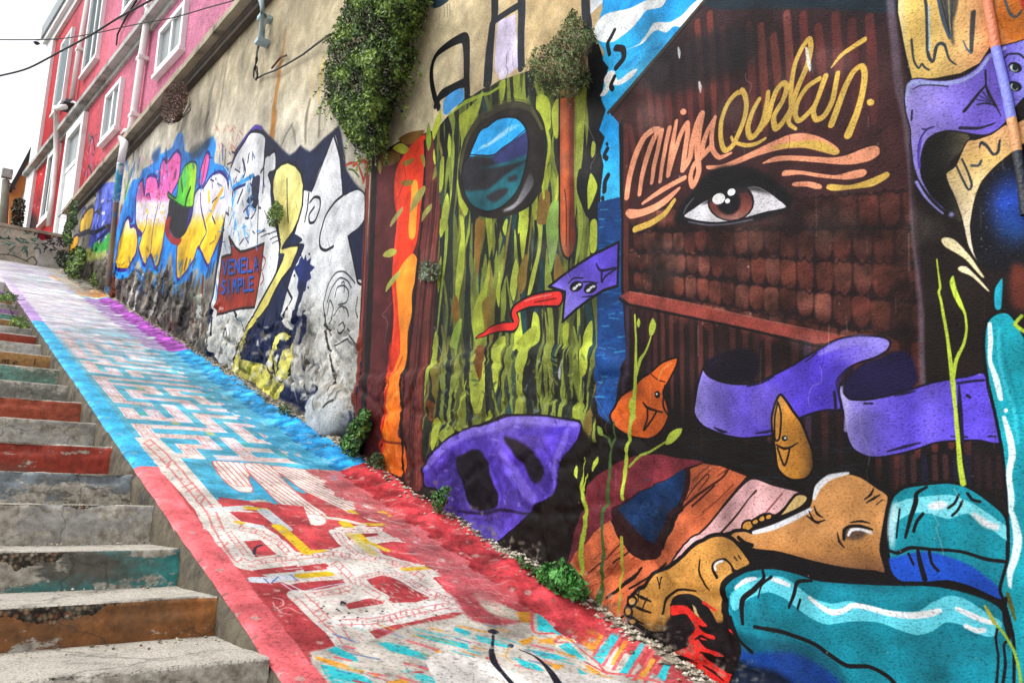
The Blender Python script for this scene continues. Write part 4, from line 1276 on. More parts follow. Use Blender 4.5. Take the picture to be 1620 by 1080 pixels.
# ------------------------------------------------------------------ the graffiti wall (far part) and its paint
G = Paint(SPLIT - 0.06, 23.2, -0.3, 8.2, 200, wall_ab, wall_world, '#cfc5ad')
G.fill('90,-200 620,-200 620,760 60,520', '#d2c8b0', smooth=False, mottle=0.05, grad=('y', [(0, '#bcae8e'), (120, '#beb398'), (230, '#c6c0b2'), (320, '#bcb4a4'), (450, '#8d877c'), (600, '#8f897d')]))
for i in range(260):
    x = rng.uniform(200, 520); y = rng.uniform(0, 260)
    G.line([(x, y), (x - 1, y + rng.uniform(6, 50))], rng.uniform(1, 5), rng.choice(['#b3a88c', '#cfc8b6', '#9d937d', '#b8aa86', '#c9c0a8']), alpha=0.3, soft=3)
for q, w, c, al in (('452,45 448,80 443,110', [2, 7, 4], '#b98436', .6), ('444,90 440,130 434,170 430,215', [5, 9, 10, 8], '#b9761f', .75), ('436,180 431,215 428,235', [8, 14, 6], '#a8641c', .6), ('512,90 508,120 504,160', [4, 9, 4], '#d2b45a', .6), ('497,95 494,140 490,165', [2, 6, 3], '#c9ac62', .5),
                    ('362,85 356,120 350,160 345,190', [2, 5, 5, 2], '#7d7668', .6), ('340,125 333,150 328,185 322,215', [6, 10, 7, 3], '#6f6a60', .55), ('330,180 322,200', [4, 2], '#5d584f', .6), ('490,160 484,190 483,225', [5, 7, 4], '#5b5548', .65), ('512,155 506,180 504,215', [4, 6, 4], '#5b5548', .6),
                    ('462,198 452,215 446,230', [3, 3, 2], '#4a4a50', .7), ('462,198 466,212 468,228', [2, 3, 2], '#55555a', .6), ('300,170 292,190 284,215', [10, 14, 6], '#57524a', .6), ('288,175 282,200', 8, '#6b655a', .5)):
    G.line(q, w, c, alpha=al, soft=3)
for i in range(34):
    x = rng.uniform(340, 380); y = rng.uniform(195, 240)
    G.line([(x, y), (x + rng.uniform(-6, 6), y + rng.uniform(3, 10))], 1.5, rng.choice(['#b06a5c', '#a65a50', '#c08878']), alpha=0.6)
# dark earthy masonry along the foot
G.fill('60,440 120,395 180,415 300,440 345,450 360,520 440,560 580,600 575,760 400,660 170,500 90,450', '#6c675d', soft=6, smooth=False, mottle=0.2)
for i in range(300):
    x = rng.uniform(170, 350); y = 430 + (x - 170) * 0.25 + rng.uniform(0, 60 + (x - 170) * .4)
    G.line([(x, y), (x + rng.uniform(-6, 2), y + rng.uniform(5, 26))], rng.uniform(2, 8), rng.choice(['#1b1a19', '#2a2725', '#6c665c', '#52291e', '#35322e', '#9a958b', '#22242c']), soft=2, alpha=0.7)
for q, w, c in (('215,440 205,480 196,520', [5, 6, 3], '#c2bfb8'), ('225,435 216,470 212,500', [3, 5, 4], '#d8d8da'), ('250,470 240,500', [8, 4], '#a3a09a'), ('182,440 180,475 176,500', [10, 12, 6], '#6a2f1c'), ('196,430 190,470', [8, 5], '#743a24'),
                ('262,440 255,475 250,500', [14, 12, 6], '#2a2624'), ('300,440 292,490 285,520', [16, 20, 10], '#262424'), ('322,430 318,480', [4, 8], '#5f2624'), ('318,470 315,500', [6, 6], '#b9beb6')):
    G.line(q, w, c, soft=1.5)

# ---- far throw-ups left of the bubble letters
BL, DB, PU = '#1f84e8', '#1c2c74', '#33207c'
G.fill('112,345 150,318 172,290 190,285 186,400 160,402 140,400 118,398', '#7a766c', smooth=False)
G.fill('156,300 175,288 186,300 182,370 168,378 146,392 140,388 148,340', '#5364cc', mottle=0.15)
for i in range(36):
    x = rng.uniform(146, 182); y = rng.uniform(298, 380)
    G.line([(x, y), (x + rng.uniform(-4, 4), y + rng.uniform(4, 16))], rng.uniform(1, 2.4), rng.choice(['#16163a', '#22307e', '#8a96e8', '#2a3ab0', '#10102a']), alpha=0.8)
G.fill('128,348 140,330 148,328 146,350 138,368 127,370', '#c9a01e', edge='#15142a', ew=2)
G.fill('116,376 124,372 122,392 112,402 108,398', '#d09a2c', edge='#15142a', ew=1.5)
G.line('125,372 138,366 150,368 170,358 178,362', 3, '#15142a'); G.line('145,400 152,385 175,360', 4, '#1c1c5c')
G.fill('148,388 156,380 160,385 172,368 176,380 170,396 160,400 148,404', '#4cc258', mottle=0.1)
G.fill('136,402 142,392 152,400 168,396 166,406 150,412 137,412', '#b8c46a', soft=2)
G.line('188,270 184,330 180,400 172,455', [6, 9, 9, 8], '#2a6fb8', soft=2)
for q, c in (('182,345 186,352', '#a02a24'), ('192,330 196,352', '#8a2a20'), ('190,380 186,420', '#7a4a3a'), ('198,310 206,275', '#4d9c4a'), ('206,280 212,262', '#5a6a8a')):
    G.line(q, 6, c, soft=2)
# ---- bubble letters: blue halo, pink over white over yellow
G.fill('182,428 185,365 193,330 204,298 210,285 220,282 226,268 238,262 246,252 252,246 262,240 272,233 281,212 289,214 292,238 306,242 318,232 329,220 338,217 342,232 339,256 352,262 362,268 366,290 363,330 358,360 350,390 338,422 328,442 318,430 308,424 292,446 280,452 274,438 270,398 262,420 247,434 236,424 228,432 220,412 206,436 190,442', BL, mottle=0.12, soft=1)
G.fill('274,238 281,214 290,216 291,240 284,246', '#3d6fb4', soft=4, alpha=0.8)
G.fill('300,236 338,216 330,232 318,246 306,252', '#34383e', soft=4, alpha=0.7)
G.fill('240,246 254,232 252,250 244,258', '#2a5590', soft=3)
WYP = ('y', [(296, '#ee62b4'), (312, '#f07cc0'), (322, '#e6dcee'), (348, '#e2dcea'), (360, '#ecca34'), (420, '#e9bb22')])
L1 = '185,421 186,394 189,379 194,363 199,348 204,344 206,358 212,357 216,362 218,379 215,401 207,416 199,427 189,427'
G.fill(L1, '#e9bb22', mottle=0.06, edge=PU, ew=2.8, grad=('y', [(345, '#f0eef4'), (366, '#e8d27a'), (376, '#ecc22c'), (430, '#e6b41f')]))
L2 = '216,303 225,284 228,309 231,284 239,277 248,281 251,296 254,262 260,251 264,257 279,239 286,247 285,269 282,287 273,306 270,325 263,350 259,375 256,395 247,424 238,403 229,420 221,400 220,390 224,372 217,362 214,345'
G.fill(L2, '#e9bb22', mottle=0.06, edge=PU, ew=2.8, grad=WYP)
L3 = '308,308 317,295 322,296 334,278 348,272 359,283 363,312 358,335 354,357 347,378 336,404 328,420 314,391 306,411 286,440 279,436 280,394 285,376 298,354 305,330'
G.fill(L3, '#e9bb22', mottle=0.06, edge=PU, ew=2.8, grad=('y', [(270, '#e4e0ee'), (335, '#e4deec'), (352, '#eecf4c'), (364, '#ecbf26'), (440, '#e6b41f')]))
G.line('352,300 342,318 335,335 326,350', [5, 7, 6, 4], '#efb92a', soft=1.5); G.line('330,305 331,318', 5, '#efb92a', soft=1.5); G.line('346,320 336,348', 4, '#eee8f2', soft=2)
for q, w in (('317,306 318,330 323,352 326,368 318,384 314,393', 2.2), ('233,340 230,360 224,372', 1.8), ('250,325 243,355 238,400', 1.8), ('258,300 252,330', 1.5), ('219,372 224,373', 2), ('231,310 236,307 238,316', 1.8), ('204,345 209,350 210,338', 3)):
    G.line(q, w, PU)
for i in range(46):
    x = rng.uniform(218, 285); y = rng.uniform(250, 318)
    G.dot(x, y, rng.uniform(.8, 2.2), rng.uniform(1, 2.6), rng.choice(['#d02a5c', '#c8284a', '#f4a0d4']), alpha=0.7)
for i in range(40):
    G.dot(rng.uniform(216, 262), rng.uniform(322, 356), rng.uniform(.8, 2), rng.uniform(1, 4), rng.choice(['#efc02a', '#f4eef8', '#eab528']), alpha=0.6)
G.fill('327,241 332,247 329,268 323,290 316,296 315,282 319,262', '#e660ac', edge=PU, ew=2.8, mottle=0.1); G.line('325,252 322,275 318,290', 3, '#c22846', soft=1.5)
G.fill('268,318 278,316 292,327 304,328 302,348 294,368 283,378 273,372 266,352', '#1d1b24')
G.fill('262,350 270,342 268,362 276,376 288,378 282,388 270,384 262,370', '#9a2424', soft=1)
G.fill('300,330 306,328 302,350 295,362', '#2a2a78')
G.fill('279,313 283,284 292,264 303,256 311,260 310,287 307,308 304,327 289,327 276,318 267,312 266,304', '#4cc234', edge='#17301c', ew=1.8, grad=('x', [(270, '#3f9e34'), (290, '#52cc36'), (303, '#8fd82c'), (312, '#c2d62a')]))
G.line('301,298 296,312 293,326', [4, 5, 4], '#201a1c')
for q in ('232,392 236,398', '199,416 196,420', '243,408 246,404'):
    G.line(q, 2.5, '#8a6a18', alpha=0.6)
for i in range(40):
    x = rng.uniform(205, 345); y = rng.uniform(405, 450)
    G.line([(x, y), (x - 3, y + rng.uniform(5, 20))], rng.uniform(2, 6), rng.choice([BL, '#185ab0', '#2a2a2c', '#3a92ea', '#46312a']), soft=1.5, alpha=0.7)

# ---- white piece with navy shadow, yellow bolt
NAVY = '#161e3e'
G.fill('366,262 372,238 385,221 396,207 404,198 414,202 423,212 436,224 447,236 458,246 468,240 475,230 482,236 490,240 498,234 512,219 526,208 537,198 542,225 549,270 562,290 575,304 582,320 580,470 574,600 562,680 480,650 400,600 330,560 330,500 336,470 345,390 358,330', NAVY, smooth=False, mottle=0.1, soft=1.5)
G.line('368,256 384,224 397,207 405,201 414,204', 4, '#4a3698', soft=2)
WHT = '#dcdee4'
GW = ('y', [(200, '#e0e1e8'), (330, '#dadde4'), (450, '#d2d5d8'), (520, '#c4c3be'), (640, '#b4b1aa')])
G.fill('366,264 374,244 386,225 397,209 412,209 420,217 419,240 418,262 413,272 412,282 405,283 401,275 399,290 398,308 390,318 397,325 404,330 409,318 410,290 418,255 426,246 436,240 436,268 426,274 424,278 428,290 428,310 432,345 438,370 441,395 436,430 424,460 410,485 398,505 385,545 372,585 350,572 330,545 330,520 338,470 345,420 352,380 358,330', WHT, mottle=0.06, grad=GW)
for q in ('366,264 374,244 386,225 397,209 412,209 420,217 419,240 418,262 413,272', '480,303 492,303 499,286 507,265 517,245 528,213 534,226 538,250 541,285 543,309 556,304 567,301 576,308 579,325 577,345 567,360 551,374 558,400 565,440 572,448', '426,246 436,240 436,268 426,274'):
    G.line(q, 3, '#11131f')
G.fill('399,285 411,278 410,305 406,314 399,312', '#24284a')
G.fill('480,303 492,303 499,286 507,265 517,245 528,213 534,226 538,250 541,285 543,309 556,304 567,301 576,308 579,325 577,345 567,360 551,374 558,400 565,440 572,448 572,520 568,600 562,650 540,640 500,610 478,590 488,545 478,520 486,490 470,505 462,522 446,505 452,470 464,430 482,388 465,382 474,340', WHT, mottle=0.06, grad=GW)
G.fill('456,540 470,520 485,500 498,520 500,600 480,620 450,600', '#9f9c96', mottle=0.15, soft=3)
for q, w in (('418,255 417,285 416,305', 1.6), ('425,276 429,292 433,320', 2), ('409,318 408,350 407,385', 1.4), ('385,335 395,325 405,330 398,345 388,345', 1.4), ('490,320 497,312 506,314 506,330 498,350 490,352 489,340 497,328', 2), ('488,306 486,330 482,350', 2), ('543,309 530,320 516,340 508,365 506,380 508,392 516,396 528,390', 2.2), ('492,303 500,286 528,213', 1.6), ('528,213 538,250 543,309', 2), ('551,374 562,425 566,446 572,450', 2),
             ('445,438 455,458 462,472', 2.2), ('462,472 452,495 440,520', 2), ('372,492 378,508 384,525', 2.2), ('335,480 333,520 333,560', 2.5), ('356,528 360,520 362,545', 1.6)):
    G.line(q, w * 1.4, '#14151f')
BOLT = '432,285 437,268 446,259 456,256 467,261 476,272 480,292 478,325 472,348 463,368 452,382 446,392 460,388 473,387 471,398 460,424 446,441 436,458 424,484 410,504 398,522 388,552 382,585 372,588 368,572 375,548 390,520 402,496 414,474 424,456 436,434 447,410 441,402 443,388 440,365 435,330 431,305'
G.fill(BOLT, '#dcd27c', smooth=False, mottle=0.07, edge='#12131f', ew=3.2, grad=('y', [(255, '#e0d888'), (400, '#dccf78'), (500, '#c8bc5c'), (590, '#b0a84c')]))
G.fill('464,370 478,378 474,384 458,386', NAVY); G.line('454,283 454,320 456,352', 2, '#1b1c2e')
G.fill('441,402 450,402 446,412 440,420', NAVY)
G.fill('392,530 398,524 420,562 426,578 400,574 383,562 388,548', NAVY)
G.fill('366,580 378,568 400,572 422,578 436,590 452,598 454,616 442,632 424,628 404,606 380,596', '#c3bb58', mottle=0.12)
G.fill('426,582 428,552 440,530 452,524 462,534 464,560 460,586 452,606 446,600 440,590 442,572 450,556 452,540 444,540 438,560 436,590', '#cfc664', mottle=0.1, edge='#1b1c2e', ew=2)
G.line('468,505 464,530 450,556 444,590', [8, 9, 8, 3], NAVY); G.line('484,505 480,525 474,544', [9, 12, 6], NAVY)
G.fill('478,405 481,411 484,402 486,413 493,407 491,418 499,423 491,431 493,440 486,446 484,460 474,466 470,455 472,440 465,424 472,418 474,410', '#1d2a66', smooth=False); G.line('478,455 472,490 466,525', [14, 9, 10], '#1b2348')
for x, y in ((476, 404), (470, 414), (466, 436), (488, 455), (490, 402)):
    G.dot(x, y, 1.4, 2, NAVY)
for q in ('512,480 520,450 532,432 545,430 556,440 562,448', '518,478 526,455 538,440 550,444 556,455', '530,470 534,455 545,452 552,462 548,478 536,482', '541,448 545,446 545,462', '518,498 522,475 528,490 524,512', '530,500 538,485 548,488 552,500', '540,515 544,510 548,520 542,528 538,522', '566,470 563,490 566,502', '552,520 562,540 570,548', '512,480 515,500 524,530', '528,550 545,540 556,536'):
    G.line(q, 1.6, '#22232a')
for k in range(5):
    G.line([(553 + 3 * k, 536 + 2 * k), (557 + 3 * k, 544 + 2 * k)], 1, '#33343c')
G.line('515,500 520,540 528,575 530,620', 3, '#2a2622', soft=1.5); G.line('484,560 482,600 483,640', 3, '#241f36', soft=1)
G.fill('330,560 350,578 372,590 400,612 430,632 440,646 400,630 350,590', '#6f6a60', soft=3)
for i in range(30):
    x = rng.uniform(366, 400); y = rng.uniform(275, 385)
    G.line([(x, y), (x + rng.uniform(-5, 3), y + rng.uniform(3, 20))], rng.uniform(1, 5), rng.choice(['#2f9cec', '#4ab2f2', '#1f3c9c', '#e8ecf4', '#2b2f5e']), soft=1.2, alpha=0.75)
G.line('368,297 388,285 400,278', 4, '#2f9cec'); G.line('388,292 370,300 368,310', 3, '#24286c'); G.line('376,320 384,300', 3, '#1a1a30'); G.line('392,256 394,244', 3, '#1a1a30'); G.line('384,252 388,270 385,280', 3, '#2a2e50')
G.dot(520, 655, 33, 37, '#b9bcbc', soft=3, mottle=.08)
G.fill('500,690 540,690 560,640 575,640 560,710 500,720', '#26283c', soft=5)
G.line('528,645 534,638 540,634', 3, '#3a3834', soft=1.5)
for i in range(120):
    x = rng.uniform(350, 560); y = 500 + (x - 350) * .45 + rng.uniform(0, 70)
    G.line([(x, y), (x + rng.uniform(-8, 5), y + rng.uniform(2, 18))], rng.uniform(1, 5), rng.choice(['#4a453d', '#7c766a', '#d4d2cc', '#5c564a', '#2c2a2c', '#c6c0b0']), soft=2, alpha=0.55)
# ---- the red sign painted over it
SIGN = '362,374 366,381 373,392 380,398 387,397 402,392 418,385 416,400 412,433 405,473 402,486 380,488 355,495 340,499 345,457 350,407 358,404 366,403 366,396'
G.fill(SIGN, '#8c2e20', smooth=False, mottle=0.08, edge='#1d1214', ew=2.4)


def letters(P, text, x, y, w, h, gap, col, lw, dx=0.0, dy=0.0, sh=None):
    FONT = {'V': ['0,0 .5,1 1,0'], 'E': ['1,0 0,0 0,1 1,1', '0,.5 .8,.5'], 'N': ['0,1 0,0 1,1 1,0'], 'L': ['0,0 0,1 1,1'], 'A': ['0,1 .5,0 1,1', '.2,.62 .8,.62'],
            'S': ['1,.1 .5,0 0,.25 1,.7 .5,1 0,.9'], 'I': ['.5,0 .5,1'], 'M': ['0,1 .15,0 .5,.6 .85,0 1,1'], 'P': ['0,1 0,0 .9,.1 .9,.45 0,.55'], 'J': ['1,0 1,.8 .5,1 0,.8'], 'T': ['0,0 1,0', '.5,0 .5,1'], 'R': ['0,1 0,0 .9,.1 .9,.4 0,.5 1,1'],
            'O': ['.5,0 0,.5 .5,1 1,.5 .5,0'], '!': ['.5,0 .5,.7', '.5,.9 .5,1'], '2': ['0,.2 .5,0 1,.25 0,1 1,1'], 'i': ['.5,.3 .5,1'], 'K': ['0,0 0,1', '1,0 0,.55 1,1'], 'o': ['.5,.3 .1,.6 .5,1 .9,.6 .5,.3'], 'v': ['0,.3 .5,1 1,.3'], 'e': ['0,.65 1,.65 .6,.3 .1,.6 .4,1 1,.9'], 'm': ['0,1 0,.3 .4,.4 .5,1 .5,.4 .9,.4 1,1']}
    for ch in text:
        for s in FONT.get(ch, []):
            q = pts(s)
            q = np.stack([x + q[:, 0] * w, y + q[:, 1] * h + q[:, 0] * w * dy], 1)
            if sh:
                P.line(q + [1.5, 2.0], lw, sh, smooth=False)
            P.line(q, lw, col, smooth=False)
        x += w + gap
        y += (w + gap) * dy


letters(G, 'VENELA', 352, 413, 6.5, 21, 3.3, '#2058c0', 2.4, dy=-0.12, sh='#15121c')
letters(G, 'SIMPLE', 350, 444, 5.8, 20, 3.0, '#2058c0', 2.4, dy=-0.12, sh='#15121c')
for q in ('416,405 420,412 416,425 412,430', '415,432 417,442 412,450'):
    G.line(q, 1.6, '#8c2a28')
# ---- red tag beside the column
for q, w, c in (('548,262 556,258 566,260 572,275 575,285', 3, '#b83a26'), ('560,262 570,256 578,256 579,272 575,288', 4, '#c24424'), ('552,268 560,270 568,280', 2, '#4a5a30'), ('566,250 570,246 571,256', 2, '#4a5a30')):
    G.line(q, w, c)
G.line('583,250 579,350 572,500 566,600 560,690', 8, '#8a3c2a', soft=1.5); G.line('578,300 576,400 569,520', 2, '#17141a')
for i in range(90):                               # overspray, drips and ragged halo of the bubble letters
    x = rng.uniform(186, 366); y = rng.choice([rng.uniform(228, 290), rng.uniform(405, 460)])
    G.line([(x, y), (x + rng.uniform(-3, 3), y + rng.uniform(6, 26))], rng.uniform(1, 4.5), rng.choice(['#1f7fe0', '#2f98f0', '#1a4f9c', '#20242e', '#2c3a8c', '#5a6a5a']), soft=1, alpha=.55)
for i in range(70):
    x = rng.uniform(335, 420); y = rng.uniform(240, 400)
    G.line([(x, y), (x + rng.uniform(-8, 8), y + rng.uniform(-6, 14))], rng.uniform(.8, 2.2), rng.choice(['#15182a', '#2d94e8', '#22307a', '#e4e6ec', '#15182a']), soft=.6, alpha=.8)
for i in range(40):
    x = rng.uniform(345, 575); y = rng.uniform(300, 560)
    G.line([(x, y), (x + rng.uniform(-6, 6), y + rng.uniform(5, 22))], rng.uniform(.7, 1.4), rng.choice(['#4a4c54', '#7a7c84', '#2a2c38']), soft=.6, alpha=.5)
for x, y in ((432, 376), (436, 382), (430, 368), (418, 372), (412, 368)):
    G.line([(x - 5, y + 3), (x, y), (x + 8, y - 3)], 1.3, '#22242c', alpha=.8)
for i in range(60):
    x = rng.uniform(112, 186); y = rng.uniform(300, 405)
    G.line([(x, y), (x + rng.uniform(-4, 5), y + rng.uniform(-5, 9))], rng.uniform(.8, 2.4), rng.choice(['#15142a', '#f0ece4', '#2a3ab0', '#15142a', '#5a4a2a']), soft=.5, alpha=.75)
for i in range(60):                               # mortar and flaked paint in the footing
    x = rng.uniform(340, 575); y = 470 + (x - 340) * .55 + rng.uniform(0, 80)
    G.dot(x, y, rng.uniform(1.5, 6), rng.uniform(1.5, 6), rng.choice(['#8f887a', '#b0aa9c', '#5a5448', '#e0deda', '#e0deda', '#d4d2cc']), soft=1, alpha=.7)
G.wear(0.045, 0.035)
GRAF_PARTS = [('wall_surface', None, None), ('painted_bubble_letters', 'pink, white and yellow bubble letters outlined in blue', '182,428 204,298 246,252 285,212 320,232 342,217 366,290 358,360 328,442 280,452 190,442'),
              ('painted_block_letters', 'white letters with navy shadow and a yellow bolt', '366,262 404,198 458,246 537,198 582,320 574,600 562,680 330,540 345,400'),
              ('painted_sign', 'red painted sign shape reading VENELA SIMPLE', SIGN), ('painted_bolt', None, BOLT), ('painted_throw_up', 'blue and yellow scribbled letters', '108,400 128,345 172,288 186,300 178,400 140,412')]

# ------------------------------------------------------------------ paint on the ramp
def ramp_ab(x, y):
    q = on_ramp(x, y)
    return q[1], q[0]


def ramp_world(a, b):
    return np.stack([b, a, Z0 + SL * a], 1)


R = Paint(-1.2, 23.5, 1.0, 3.1, 300, ramp_ab, ramp_world, '#b9b2a6')
BLU, RED, WBN = '#52a9c6', '#b84a4e', '#d4cec8'
R.fill('430,1200 -60,400 130,400 200,440 590,745 575,790 330,790 300,740 215,735', BLU, smooth=False, mottle=0.06)
R.fill('-60,380 130,380 180,465 300,560 60,560 -60,420', '#d4d2dc', smooth=False, mottle=0.05, soft=3)
R.fill('60,520 300,520 580,730 560,770 330,800 250,735 200,690', '#3c9fc4', smooth=False, mottle=0.08, grad=('y', [(520, '#a4bccc'), (590, '#62abc0'), (680, '#4fa9c6'), (800, '#43a3c8')]))
R.fill('215,737 330,790 440,795 590,740 700,820 1080,1080 1250,1300 420,1300', RED, smooth=False, mottle=0.08)
# pale road end
for i in range(240):
    y = rng.uniform(415, 560); xl = 10 + (y - 430) * .72; xr = 110 + (y - 430) * 1.5
    if xr < xl: continue
    x = rng.uniform(xl, xr); w = rng.uniform(12, 50)
    R.line([(x, y), (x + w, y + w * .14)], rng.uniform(1.5, 4.5), rng.choice(['#b79fd0', '#e6e2e8', '#8fc0bc', '#dcc6c8', '#a994cc', '#cfcabc', '#e8dcd6', '#7fb0b4', '#c9b8dc']), soft=1, alpha=0.6)
R.line('88,438 120,450 160,467', [6, 10, 8], '#e0a25a', soft=2); R.line('140,460 175,478', 7, '#4cb0cc', soft=2)
PK = '#cf6a6c'


def dense(P, n=6):
    return np.vstack([P[i] + (P[i + 1] - P[i]) * np.linspace(0, 1, n, endpoint=False)[:, None] for i in range(len(P) - 1)] + [P[-1:]])


def band(q, w, kind='hatch', col=WBN, a=1.0):
    P = dense(pts(q))
    R.line(P, w, col, smooth=False, soft=0.8, alpha=a, mottle=0.05)
    d = np.gradient(P, axis=0); n = np.stack([-d[:, 1], d[:, 0]], 1); n /= np.linalg.norm(n, axis=1)[:, None] + 1e-9
    wf = w if np.isscalar(w) else np.mean(w)
    lw = max(0.9, wf * 0.075)
    if kind == 'stripe':
        for f in (-.36, -.2, -.04, .12, .28, .42):
            R.line(P + n * wf * f * [1, .62], lw, '#c8585a', smooth=False, alpha=0.8)
        return
    for f in (-.28, .26):
        R.line(P + n * wf * f * [1, .6] + rng.normal(0, .35, P.shape), lw, PK, smooth=False, alpha=0.75)
    L = np.concatenate([[0], np.cumsum(np.hypot(d[:, 0], d[:, 1]))])[:len(P)]
    s = 0
    while s < L[-1]:
        i = int(np.searchsorted(L, s)); i = min(i, len(P) - 1)
        f0, f1 = sorted(rng.uniform(-.42, .42, 2))
        A = P[i] + n[i] * wf * f0 * [1, .6]; B = P[i] + n[i] * wf * f1 * [1, .6] + rng.normal(0, wf * .1, 2)
        R.line([A, B], lw, rng.choice([PK, '#c85a5e', '#d88a88']), alpha=0.75)
        s += wf * rng.uniform(0.16, 0.4)


for i in range(500):
    x = rng.uniform(60, 470); y = 470 + (x - 60) * .6 + rng.uniform(-60, 70); w = rng.uniform(10, 34) * (y - 380) / 300
    R.line([(x, y), (x + w, y + w * .15)], max(1.2, (y - 430) * .014), rng.choice(['#4aa6c4', '#5aa49c', '#2f97cc', '#6cb4c8', '#3f9cb0', '#b9a6cc' if y < 560 else '#58a0b4']), soft=1, alpha=.5)
# the maze runs square to the ramp: cells along and across it
LOC = R.locate
R.locate = lambda x, y: (x, y)
mr = np.random.default_rng(23)
NC, PITN, PITS, S_A = 6, .190, .255, on_ramp(232, 722)[1]
NR = int((11.4 - S_A) / PITS)
seen = {(0, 0)}; stack = [(0, 0)]; segs = []
while stack:
    r_, c_ = stack[-1]
    opt = [(r_ + dr, c_ + dc) for dr, dc in ((0, 1), (0, -1), (0, 1), (0, -1), (1, 0), (-1, 0)) if 0 <= r_ + dr < NR and 0 <= c_ + dc < NC and (r_ + dr, c_ + dc) not in seen]
    if not opt:
        stack.pop(); continue
    q_ = opt[mr.integers(len(opt))]
    segs.append(((r_, c_), q_)); seen.add(q_); stack.append(q_)
node = lambda r_, c_: np.array([S_A + .06 + r_ * PITS, 1.43 + c_ * PITN])
WB = .118
for (p_, q_) in segs:
    if mr.random() < .07:
        continue
    A_, B_ = node(*p_), node(*q_)
    f = min(1, max(0, (A_[0] - 7.5) / 3))
    d_ = (B_ - A_) / np.linalg.norm(B_ - A_); A2_, B2_ = A_ - d_ * WB * .5, B_ + d_ * WB * .5; nn_ = np.array([-d_[1], d_[0]])
    cc_ = ['#dbd0cc', '#d8cfce', '#d6d0d8'][mr.integers(3)]
    R.fill([A2_ + nn_ * WB / 2, B2_ + nn_ * WB / 2, B2_ - nn_ * WB / 2, A2_ - nn_ * WB / 2], cc_, smooth=False, alpha=.92 - .3 * f, mottle=.06)
for (p_, q_) in segs:
    A_, B_ = node(*p_), node(*q_)
    d_ = (B_ - A_); L_ = np.linalg.norm(d_); d_ = d_ / L_; nn_ = np.array([-d_[1], d_[0]])
    for s_ in (-.36, .36):
        R.line([A_ + nn_ * WB * s_, B_ + nn_ * WB * s_], .008, '#cf7072', smooth=False, alpha=.75, soft=.002)
    k_ = 0.0
    while k_ < L_:
        f0, f1 = sorted(mr.uniform(-.36, .36, 2))
        if mr.random() < .5:
            R.line([A_ + d_ * k_ + nn_ * WB * f0, A_ + d_ * k_ + nn_ * WB * f1], .007, mr.choice(['#cf7072', '#c45a60', '#d89490']), smooth=False, alpha=.8, soft=.002)
        else:
            R.line([A_ + d_ * k_ + nn_ * WB * f0, A_ + d_ * (k_ + mr.uniform(.02, .08)) + nn_ * WB * f0], .007, mr.choice(['#cf7072', '#c45a60', '#d89490']), smooth=False, alpha=.8, soft=.002)
        k_ += mr.uniform(.012, .032)
for i in range(26):                               # small squares of colour left in the gaps
    p_ = node(mr.integers(NR - 1) + .5, mr.integers(NC - 1) + .5)
    R.fill([p_ + [-.03, -.03], p_ + [.06, -.03], p_ + [.06, .03], p_ + [-.03, .03]], mr.choice(['#4f9f94', '#2f8fc8', '#7fb8b8', '#4a9a80', '#c8b860']), smooth=False, alpha=.7)
R.locate = LOC
# ---- striped white fingers
FING = ['336,731 352,730 385,733 398,745 393,757 399,772 397,778 376,776 352,757', '388,733 430,737 450,760 480,788 515,812 518,824 508,830 488,828 465,815 440,795 418,772 398,752', '430,737 490,745 520,757 550,775 612,815 614,822 600,825 565,818 535,802 505,787 480,775 455,757']
R.fill('430,778 470,776 520,800 545,815 520,832 480,826', RED, smooth=False, mottle=.1)
R.fill('398,757 425,780 445,796 432,797 402,778', '#3fa3cc')
for q in FING:
    R.fill(q, '#e0dcd6', mottle=0.05, edge='#cf6a6c', ew=1.2)
    R.set_clip(q, smooth=True)
    P_ = pts(q); x0_, y0_ = P_.min(axis=0); x1_, y1_ = P_.max(axis=0)
    sl_ = (y1_ - y0_) / (x1_ - x0_) * (.95 if x0_ > 380 else 1.4)
    for k in range(-8, 12):
        R.line([(x0_ + k * 8.5, y0_ - 6), (x0_ + k * 8.5 + (x1_ - x0_) * .5, y0_ - 6 + sl_ * (x1_ - x0_) * .5), (x0_ + k * 8.5 + (x1_ - x0_), y0_ - 6 + sl_ * (x1_ - x0_))], 1.2, '#c8585a', alpha=.85)
    R.set_clip(None)
R.fill('470,818 478,812 510,815 517,824 508,830 490,829', '#e2ded8', edge='#c8585a', ew=1.2)
R.fill('352,757 376,776 397,778 398,770 372,768', '#e2ded8', edge='#c8585a', ew=1.0)
